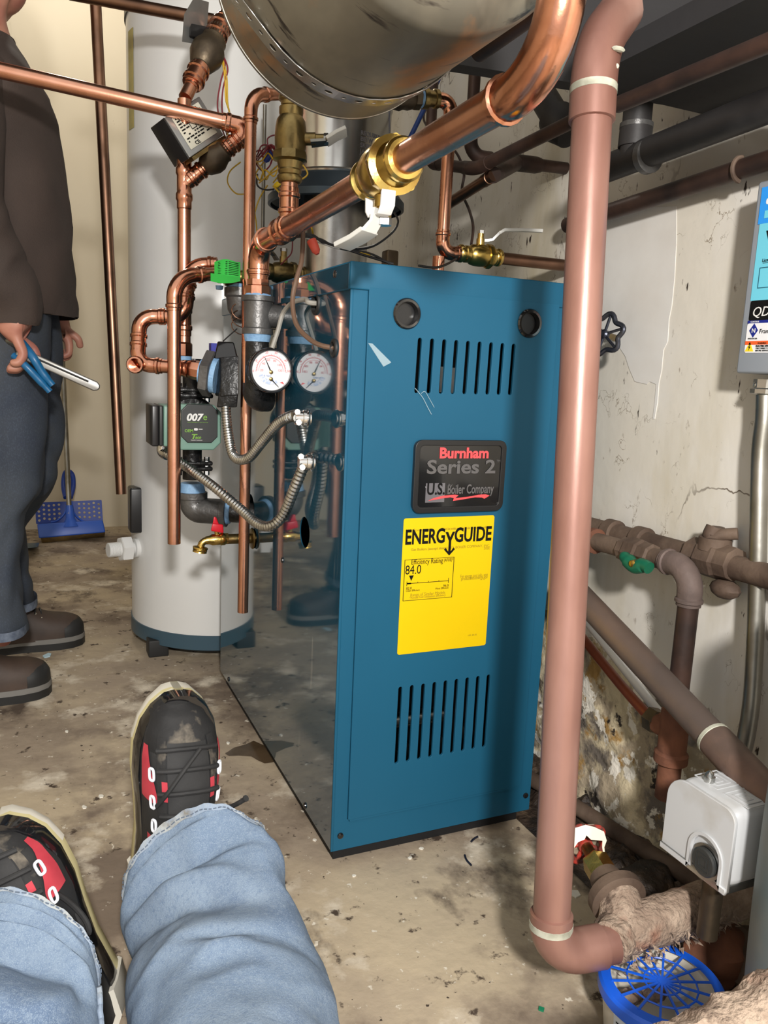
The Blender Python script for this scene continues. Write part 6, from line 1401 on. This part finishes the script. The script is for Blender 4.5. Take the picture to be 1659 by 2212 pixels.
boot(PZ(0, 108, 1490), 0, PZ(0, 108, 1490)+Vector((-.29, -.04, 0)), None)
boot(PZ(0, 180, 1384), 0, PZ(0, 180, 1384)+Vector((-.29, -.03, 0)), None)
# tools in his hand
yT = .80
M['plier_blue'] = mat('blue_grip', sr(20, 92, 138), .35)
pl_ = Thing('pliers', 'blue handled tongue and groove pliers in the standing person hand', 'pliers', fx(110, 845, yT))
pl_.part('handle', MB().tube(spline([fx(30, 768, .82), fx(55, 790, yT), fx(82, 818, yT), fx(108, 846, yT)], 6), [.008]*9+[.0085]*6+[.007]*4, 12), M['plier_blue'])
pl_.part('handle', MB().tube(spline([fx(48, 742, .83), fx(70, 770, yT), fx(92, 805, yT), fx(114, 832, yT)], 6), [.0095]*9+[.009]*6+[.0075]*4, 12), M['plier_blue'])
pl_.part('jaw', MB().tube([fx(46, 752, yT), fx(36, 742, .86), fx(12, 735, .88)], .009, 10), M['steel_dull'])
wr_ = Thing('pipe_wrench', 'silver aluminium wrench handle sticking out of the standing person hand', 'wrench', fx(212, 845, .79))
M['alu'] = mat('cast_aluminium', sr(140, 138, 134), .4, .85)
a_, b_ = fx(36, 759, .82), fx(206, 834, .79); d = (b_-a_).normalized(); n_ = Vector((-d.z, 0, d.x))
prof_ = [a_+n_*.012, lerp(a_, b_, .5)+n_*.011, b_+n_*.011, b_+d*.008+n_*.006, b_+d*.01, b_+d*.008-n_*.007, b_-n_*.012, lerp(a_, b_, .5)-n_*.011, a_-n_*.012]
mb = MB(); mb.rings([[q+Vector((0, .009, 0)) for q in prof_], [q-Vector((0, .009, 0)) for q in prof_]])
wh = wr_.part('handle', mb, M['alu'], bevel=.003)
g0, g1_ = lerp(a_, b_, .25), lerp(a_, b_, .9)
wr_.part('groove', MB().tube([g0-Vector((0, .0092, 0))+n_*.003, g1_-Vector((0, .0092, 0))+n_*.003], .0022, 8), M['sole_black'], wh)
# ------------------------------------------------------------------ seated person: two jean legs and sneakers
M['denim'] = layered('light_blue_denim', sr(108, 126, 148), [
    (sr(126, 142, 160), 6, 5, .42, .62, None, O3), (sr(90, 108, 134), 7, 5, .52, .68, None, (3, 1, 5)), (sr(122, 138, 157), 160, 3, .5, .7, None, (7, 7, 7)), (sr(98, 116, 140), 150, 3, .5, .75, None, (1, 9, 7)),
    (sr(142, 158, 174), 900, 2, .5, .75, (1, 1, 1), (2, 6, 2)), (sr(96, 116, 144), 700, 2, .52, .8, (1, 1, 1), (8, 2, 2))], rough=.9, bump=.4, bscale=420, bdist=.0015)
M['denim_worn'] = layered('worn_hem_denim', sr(164, 168, 168), [(sr(138, 152, 170), 30, 5, .42, .6, None, O3), (sr(120, 116, 108), 26, 5, .55, .7, None, (1, 4, 2))], rough=.92, bump=.6, bscale=200, bdist=.002)
M['shoe_black'] = mat('black_nubuck', sr(42, 42, 43), .75, 0, sr(30, 30, 31), 14, bump=.15, bscale=200)
M['shoe_dust'] = layered('dusty_black_nubuck', sr(38, 38, 39), [(sr(120, 112, 100), 22, 4, .55, .75, None, (2, 2, 0)), (sr(26, 26, 27), 14, 4, .5, .7, None, (6, 1, 0))], rough=.7, bump=.12, bscale=200)
M['shoe_red'] = mat('red_suede', sr(190, 62, 74), .8, 0, sr(172, 48, 62), 30); M['shoe_white'] = mat('white_sole', sr(214, 210, 198), .45); M['shoe_cream'] = mat('cream_sole', sr(206, 196, 148), .5); M['eyelet'] = mat('white_eyelet', sr(226, 230, 238), .35)
sp_ = Thing('person', 'seated person in light blue jeans with black and red sneakers, only lower legs in view', 'person', (-.38, -.5, 0))
def leg(stations, hips, seed, n=96, sub=16):
    """stations: (centre px, centre py, t, half-width vector in px, half depth m)"""
    rings = []; cs = [P(*s[:3]) for s in stations]
    ctr = cs+[Vector(h[0]) for h in hips]
    for i, s in enumerate(stations):
        t = s[2]; a = (V(CR)*s[3][0]-V(CU)*s[3][1])*(t/FPX)
        d = (ctr[i+1]-ctr[max(i-1, 0)]).normalized()
        b = d.cross(a).normalized()*s[4] if not isinstance(s[4], tuple) else (V(CR)*s[4][0]-V(CU)*s[4][1])*(t/FPX)
        if b.z < 0: b = -b
        rings.append((ctr[i], a, b))
    for j, h in enumerate(hips):
        i = len(stations)+j; d = (ctr[min(i+1, len(ctr)-1)]-ctr[i-1]).normalized(); a = rings[-1][1]; a = (a-d*a.dot(d)).normalized()*h[1]; b = d.cross(a).normalized()*h[1]
        if b.z < 0: b = -b
        rings.append((ctr[i], a, b))
    rg = [ell(c, a, b, n, 2.2) for c, a, b in rings]
    return interp_rings(rg, sub), rings
stR = [(424, 1888, 1.05, (131, -88), (-60, -112)), (440, 1945, 1.03, (168, -98), (-52, -92)), (460, 2015, .985, (160, -76), (-30, -105)), (488, 2110, .94, (206, -26), .082), (505, 2225, .87, (222, -4), .088), (516, 2420, .76, (232, 0), .094)]
stL = [(40, 2075, .89, (160, 44), (8, -146)), (26, 2120, .875, (180, 40), (6, -140)), (8, 2190, .85, (205, 16), (0, -130)), (-4, 2290, .81, (222, 6), .078), (-20, 2440, .75, (240, 0), .088)]
hipR, hipL = [((-.30, -.72, .125), .105), ((-.36, -.98, .14), .12), ((-.38, -1.12, .14), .125)], [((-.52, -.66, .12), .1), ((-.52, -.95, .135), .115), ((-.50, -1.12, .14), .125)]
def denim_leg(stn, hips, seed, nm, creases):
    rg, rw = leg(stn, hips, seed)
    m_ = MB().rings(rg, cap=False); n = 96
    folds(m_, .007, seed, (9, 13, 9)); folds(m_, .0016, seed+3, (34, 34, 34), False)
    # deliberate creases: soft ridges round parts of the leg, at (station row, angle, strength)
    nr = len(rg)
    for (r0, slope, a0, a1, amp, w) in creases:
        for i in range(nr):
            for k in range(n):
                a = 360*k/n; mid = (a0+a1)/2; half = (a1-a0)/2; da = (a-mid+180) % 360-180
                if abs(da) < half:
                    x = (i-(r0+slope*da))/w; g = math.exp(-x*x)*(math.cos(math.pi*da/half)*.5+.5)
                    c = sum(rg[i], Vector())/n; v = m_.v[i*n+k]; m_.v[i*n+k] = v+(v-c).normalized()*amp*g
    for i, v in enumerate(m_.v):
        if v.z < .004: m_.v[i] = Vector((v.x, v.y, .004+.02*(v.z-.004)))
    return m_, rg, rw
crR = [(13, .10, 20, 170, .016, 3.2), (20, .06, 10, 150, -.012, 3), (30, -.07, 30, 190, .016, 4.0), (38, -.05, 40, 170, -.013, 4), (48, .08, 0, 150, .014, 5), (60, -.05, 20, 160, .012, 5)]
crL = [(16, .08, 20, 170, .012, 3.2), (26, -.05, 0, 150, .015, 4), (33, -.06, 10, 150, -.012, 3.5), (44, .05, 20, 160, .012, 5)]
mR, rgR, _ = denim_leg(stR, hipR, 2.3, 'r', crR); mL, rgL, _ = denim_leg(stL, hipL, 7.7, 'l', crL)
jR = sp_.part('jeans_leg', mR, M['denim']); jL = sp_.part('jeans_leg', mL, M['denim'])
# seat joining the two legs, behind the picture
sp_.part('jeans_seat', MB().rings(interp_rings([ell((-.44, -1.02, .13), (.19, 0, 0), (0, 0, .115), 40), ell((-.44, -1.12, .15), (.195, 0, 0), (0, 0, .135), 40), ell((-.44, -1.22, .17), (.18, 0, 0), (0, 0, .15), 40), ell((-.44, -1.28, .18), (.12, 0, 0), (0, 0, .1), 40)], 5)), M['denim'])
# hems with stitching
def hem(m_, par, n=96, rows=5):
    r0 = [m_.v[k] for k in range(n)]; r1 = [m_.v[rows*n+k] for k in range(n)]; c0 = sum(r0, Vector())/n; c1_ = sum(r1, Vector())/n
    up = lambda q, c, h: q+(q-c).normalized()*h
    ringset = [[up(m_.v[i*n+k], sum((m_.v[i*n+j] for j in range(n)), Vector())/n, .0035+.0012*math.sin(k*1.3+i)) for k in range(n)] for i in range(rows, -1, -1)]
    ringset.append([up(q, c0, -.004) for q in r0]); ringset.append([up(q, c1_, -.006) for q in r1])
    sp_.part('hem', MB().rings(ringset, cap=False), M['denim_worn'], par)
    st = MB(); i = rows-1
    for k in range(0, n, 1):
        a_, b_ = ringset[1][k], ringset[1][(k+1) % n]; st.tube([lerp(a_, b_, .12)+(a_-c0).normalized()*.0012, lerp(a_, b_, .78)+(a_-c0).normalized()*.0012], .0008, 5)
    sp_.part('stitching', st, mat('stitch', sr(96, 108, 124), .8), par)
hem(mR, jR); hem(mL, jL)
# side seams: a raised double line along the leg
def seam(m_, par, k0, drift, r0, r1, n=96):
    pts = []
    for i in range(r0, r1):
        k = int(k0+drift*(i-r0)) % n; v = m_.v[i*n+k]; c = sum((m_.v[i*n+j] for j in range(0, n, 8)), Vector())/(n/8); pts.append(v+(v-c).normalized()*.0025)
    sp_.part('seam', MB().tube(pts, .0032, 8), M['denim_worn'], par)
seam(mR, jR, 54, -.12, 44, 92); seam(mL, jL, 4, -.2, 22, 70)
def sneaker(T, H, roll, wf, side_sign, label=None, sh=0):
    """T toe tip, H heel back, both at mid height; local frame: y along the shoe, z dorsal"""
    T, H = Vector(T), Vector(H); L = (T-H).length; ey = (T-H).normalized(); vw = (Vector(CC)-lerp(T, H, .5)).normalized()
    ez = (vw-ey*vw.dot(ey)).normalized(); ex = ey.cross(ez).normalized()
    ez2 = (ez*math.cos(roll)+ex*math.sin(roll)).normalized(); ex2 = ey.cross(ez2).normalized()
    def W_(x, y, z): return H+ex2*x+ey*y+ez2*z
    tab = [(0, .026, .052, 0), (.04, .036, .085, 0), (.14, .041, .108, 0), (.28, .042, .112, .0), (.4, .044, .108, 0), (.52, .049, .102, .002), (.64, .054, .092, .003), (.76, .055, .078, .002), (.86, .05, .062, 0), (.94, .037, .046, -.004), (.985, .02, .028, -.008), (1.0, .006, .012, -.009)]
    def at(f):
        for i in range(len(tab)-1):
            if tab[i][0] <= f <= tab[i+1][0]+1e-9:
                q = (f-tab[i][0])/(tab[i+1][0]-tab[i][0]); q = q*q*(3-2*q)*.4+q*.6
                return [tab[i][j]+(tab[i+1][j]-tab[i][j])*q for j in (1, 2, 3)]
        return list(tab[-1][1:])
    def S(f, a, h=0):   # a: angle 0..180 across the upper
        w, z, xo = at(max(0, min(1, f))); t = math.radians(a); p = 2.5
        return W_((xo+(w+h)*math.copysign(abs(math.cos(t))**(2/p), math.cos(t)))*wf*1.0, f*L, .012+(z+h)*max(0, math.sin(t))**(2/p)*.92)
    fs = [i/48 for i in range(49)]
    up_ = sp_.part('sneaker', MB().rings([[S(f, 180*k/32) for k in range(33)] for f in fs], cap=True), M['shoe_black'], label=label)
    def patch(name, f0, f1, a0, a1, m, h, nf=14, na=14, par=up_, shape=None):
        def g(u, v):
            f = min(.985, f0+(f1-f0)*u+sh); lo, hi = (a0, a1) if shape is None else shape(u); return S(f, lo+(hi-lo)*v, h)
        return sp_.part(name, MB().grid(g, nf, na), m, par, fix=False)
    patch('toe_box', .8, .985, 22, 158, M['shoe_dust'], .0012, 20, 24)
    patch('tongue', .47, .85, 66, 114, M['shoe_black'], .004, 16, 10)
    for s in (0, 1):
        A = (lambda a: a) if s == 0 else (lambda a: 180-a)
        patch('red_panel', .59, .82, A(22), A(46), M['shoe_red'], .0022, 12, 8, shape=lambda u: (A(16+3*u), A(52-22*u)))
        patch('red_heel', .3, .44, A(26), A(44), M['shoe_red'], .0022)
        patch('red_strip', .62, .7, A(58), A(66), M['shoe_red'], .0055)
        patch('eyestay', .48, .87, A(50), A(64), M['shoe_dust'], .0045, 14, 6)
        for f, a in ((.715, 42), (.6, 42), (.5, 43)):
            f += sh; c = S(f, A(a), .0045); e1 = (S(f+.02, A(a), .0045)-c).normalized(); e2 = (S(f, A(a)+4, .0045)-c).normalized()
            pts = [c+e1*.0080*math.copysign(abs(math.cos(t))**.6, math.cos(t))+e2*.0044*math.copysign(abs(math.sin(t))**.6, math.sin(t)) for t in [2*math.pi*i/20 for i in range(20)]]
            sp_.part('eyelet', MB().tube(pts, .0019, 8, closed=True), M['eyelet'], up_)
    # laces
    for f, (aa, ab) in ((.82, (52, 128)), (.74, (54, 126)), (.65, (54, 126)), (.56, (56, 124))):
        sp_.part('lace', MB().tube([S(f+sh+.012*math.sin(i/10*math.pi), aa+(ab-aa)*i/10, .008) for i in range(11)], .0036, 8), M['shoe_black'], up_)
    sp_.part('lace', MB().tube(spline([S(.6+sh, 128, .009), S(.67+sh, 112, .013), S(.75+sh, 96, .014), S(.83+sh, 80, .012)], 6), .0032, 8), M['shoe_black'], up_)
    # sole: cream midsole with a white toe bumper and a glossy black band above it
    ow = [(-.03, .012), (-.015, .03), (.03, .042), (.15, .047), (.35, .046), (.5, .051), (.65, .058), (.78, .058), (.88, .051), (.95, .038), (1.0, .02), (1.01, .006)]
    def outl(k, z, f0=-1, f1=2):
        pts = [(w*k, f) for f, w in ow if f0 <= f <= f1]; return [W_(w*wf, f*L, z) for w, f in pts]+[W_(-w*wf, f*L, z) for w, f in reversed(pts)]
    sp_.part('midsole', MB().rings([outl(.86, -.03), outl(.99, -.022), outl(1.01, -.006), outl(.97, .006)]), M['shoe_cream'], up_)
    sp_.part('toe_bumper', MB().rings([outl(.9, -.03, .66), outl(1.0, -.024, .66), outl(1.02, -.012, .66), outl(.985, .001, .66)]), M['shoe_white'], up_, label='white toe edge of the sole')
    sp_.part('heel_sole', MB().rings([outl(.98, -.03, -1, .34), outl(1.1, -.022, -1, .34), outl(1.08, .02, -1, .34), outl(1.0, .04, -1, .34)]), M['shoe_white'], up_, label='white heel of the sole')
    sp_.part('black_band', MB().rings([outl(1.01, .002), outl(1.02, .008), outl(.99, .022), outl(.93, .03)]), M['black_gloss'], up_)
    return up_, S
uR, SR = sneaker(P(384, 1492, 1.145), P(352, 1925, 1.185), .24, 1.0, -1)
uL, SL = sneaker(P(-16, 1774, .985), P(210, 2195, 1.03), -.38, 1.0, 1, None, .09)
# loose lace ends
q = [P(478, 1746, 1.07), P(500, 1742, 1.07), P(520, 1732, 1.06), P(532, 1724, 1.055)]
sp_.part('lace_end', MB().tube(spline(q, 5), [.0034]*14+[.0046]*2, 8), M['shoe_black'], uR)
q = [P(20, 1930, .95), P(70, 1918, .95), P(120, 1930, .95), P(160, 1958, .94), P(186, 1990, .935), P(192, 2015, .935), P(178, 2000, .94), P(165, 1972, .945)]
sp_.part('lace_loop', MB().tube(spline(q, 6), .0034, 8), M['shoe_black'], uL)
# ------------------------------------------------------------------ sponge mop against the back wall
mo = Thing('floor_mop', 'blue floor mop with a perforated wringer plate standing at the back wall', 'mop', PZ(0, 150, 1162))
M['mop_blue'] = mat('mop_blue', sr(48, 92, 190), .4); M['mop_dblue'] = mat('mop_dark_blue', sr(26, 60, 150), .45)
yb_ = 2.70
def mp(px, py, y=yb_): return PY(y, px, py)
mo.part('pole', MB().tube([mp(150, 1110, 2.72), mp(136, 800, 2.93), mp(131, 640, 3.0)], .0115, 14), M['steel_dull'])
mo.part('socket', MB().lathe(mp(153, 1138, 2.715), mp(150, 1090, 2.735)-mp(153, 1138, 2.715), [(0, .04), (.02, .03), (.04, .02), (.09, .0165), (.1, .0165)], 20), M['mop_blue'])
mo.part('head', MB().hexa([mp(84, 1163, 2.68), mp(228, 1150, 2.68), mp(228, 1150, 2.75), mp(84, 1163, 2.75), mp(80, 1132, 2.70), mp(222, 1123, 2.70), mp(222, 1123, 2.76), mp(80, 1132, 2.76)]), M['mop_blue'], bevel=.006)
mo.part('sponge', MB().hexa([PZ(.001, 90, 1173), PZ(.001, 226, 1160), PZ(.001, 224, 1150), PZ(.001, 92, 1160), mp(88, 1160, 2.685), mp(227, 1149, 2.685), mp(227, 1149, 2.75), mp(88, 1160, 2.75)]), mat('wet_sponge', sr(120, 96, 52), .8, 0, sr(92, 74, 44), 40), bevel=.004)
tlp, trp, brp, blp = mp(76, 1086, 2.79), mp(220, 1080, 2.79), mp(221, 1126, 2.765), mp(78, 1132, 2.765)
wu = (trp-tlp); Wd = wu.length; wv_ = tlp-blp; Hd = wv_.length
hl = []; rr = random.Random(2)
for i in range(13):
    for j in range(4):
        u = .05+.075*i; v = .16+.21*j+.08*abs(math.sin(i*1.3))
        if .42 < u < .6 or v > .93: continue
        hl.append([(Wd*u+.0058*math.cos(t)*1.0, Hd*v+.0058*math.sin(t)) for t in [2*math.pi*k/8 for k in range(8)]])
mo.add('wringer_plate', plate('wringer_plate', rect(0, 0, Wd, Hd, .004), hl, .003, frame(blp, wu, wv_), M['mop_dblue'], mo.loc), label='perforated dark blue plate')
mo.part('wringer_handle', MB().tube(spline([mp(142, 1075, 2.76), mp(137, 1050, 2.82), mp(140, 1024, 2.86), mp(148, 1018, 2.86), mp(157, 1028, 2.86), mp(158, 1052, 2.83), mp(152, 1075, 2.78)], 6), .011, 12), M['mop_dblue'])
for s in (-1, 1): mo.part('wing', MB().tube(spline([mp(150+s*4, 1082, 2.74), mp(150+s*10, 1108, 2.735), mp(150+s*26, 1124, 2.73), mp(150+s*40, 1128, 2.73)], 5), .004, 8), M['mop_blue'])
q = PZ(.0, 66, 1178)
solo('paint_tray', MB().hexa([PZ(.0, 48, 1186), PZ(0, 80, 1182), PZ(0, 84, 1172), PZ(0, 50, 1174), PZ(.05, 46, 1186), PZ(.05, 82, 1182), PZ(.05, 86, 1172), PZ(.05, 48, 1174)]), M['tank_band'], 'dark slate tray with a pale rim beside the mop behind the standing person', 'tray', q, bevel=.006)
# ------------------------------------------------------------------ bits on the floor
def bit(name, label, cat, pts, m, z=.0, h=.0025):
    lo = [PZ(z+.0003, *p) for p in pts]; hi = [q+Vector((0, 0, h)) for q in lo]; n = len(pts)
    solo(name, MB().rings([lo, hi]), m, label, cat, lo[0], smooth=False)
M['chip_white'] = mat('paint_chip', sr(226, 222, 210), .6); M['chip_blue'] = mat('pale_blue_chip', sr(186, 214, 226), .5); M['wire_off'] = mat('wire_offcut', sr(20, 26, 44), .4); M['chip_green'] = mat('green_scrap', sr(20, 120, 84), .5)
bit('blue_scrap', 'pale blue paper scrap on the floor near the work boot toe', 'scrap', [(92, 1418), (104, 1412), (111, 1413), (108, 1419), (96, 1422)], M['chip_blue'])
for lab, c_, s_ in (('largest white paint chip on the floor left of the raised sneaker', (218, 1721), 7), ('long thin white chip on the floor left of the jeans cuff', (182, 1745), 6), ('small white chip above the left sneaker', (144, 1581), 4), ('tiny white chip near the boiler lower front corner', (679, 1816), 4), ('white fleck on the bare floor right of the jeans', (764, 1893), 4), ('pale chip under the boiler front edge', (910, 1834), 5), ('pale chip among stains before the boiler', (886, 1855), 5), ('white fleck between the sneaker and the boiler', (492, 1606), 4)):
    x, y = c_; rr = random.Random(x); bit('paint_chip', lab, 'paint chip', [(x+s_*math.cos(t)*rr.uniform(.7, 1.3), y+s_*.55*math.sin(t)*rr.uniform(.6, 1.2)) for t in [2*math.pi*k/6 for k in range(6)]], M['chip_white'])
for lab, pts in (('black wire offcut nearer the boiler on the stained floor', [(1018, 1818), (1024, 1812), (1032, 1807)]), ('dark blue wire offcut lying before the boiler front', [(1004, 1847), (1008, 1858), (1018, 1869)])):
    q = [PZ(.002, *p) for p in pts]; solo('wire_offcut', MB().tube(spline(q, 4), .0018, 6), M['wire_off'], lab, 'wire', q[0])
bit('green_scrap', 'tiny green scrap on the floor by the drain pipe foot', 'scrap', [(1164, 2176), (1176, 2180), (1174, 2187), (1163, 2183)], M['chip_green'])
for lab, pts in (('white plaster flake on the dark rubble by the wall foot', [(1366, 1826), (1380, 1823), (1390, 1835), (1396, 1845), (1390, 1852), (1378, 1840)]), ('small plaster flake on the floor beside the drain pipe', [(1232, 1925), (1248, 1926), (1254, 1936), (1244, 1941), (1232, 1934)])):
    bit('plaster_flake', lab, 'plaster flake', pts, M['chip_white'], z=.02 if 'rubble' in lab else 0)
M['wet'] = layered('wet_patch', sr(74, 60, 44), [(sr(88, 72, 54), 10, 4, .4, .6, None, O3)], rough=.15, bump=.1, bscale=30, spec=.6)
o = solo('water_puddle', MB().add([PZ(.0012, *p) for p in ((486, 1628), (505, 1615), (530, 1608), (548, 1600), (575, 1612), (598, 1645), (572, 1649), (558, 1643), (543, 1634), (515, 1632), (495, 1633))], [tuple(range(11))]), M['wet'], 'small dark wet patch on the floor beside the boiler side panel', 'puddle', PZ(.001, 540, 1620), smooth=False)
# twigs and lint stay with the setting; unused helper materials are dropped
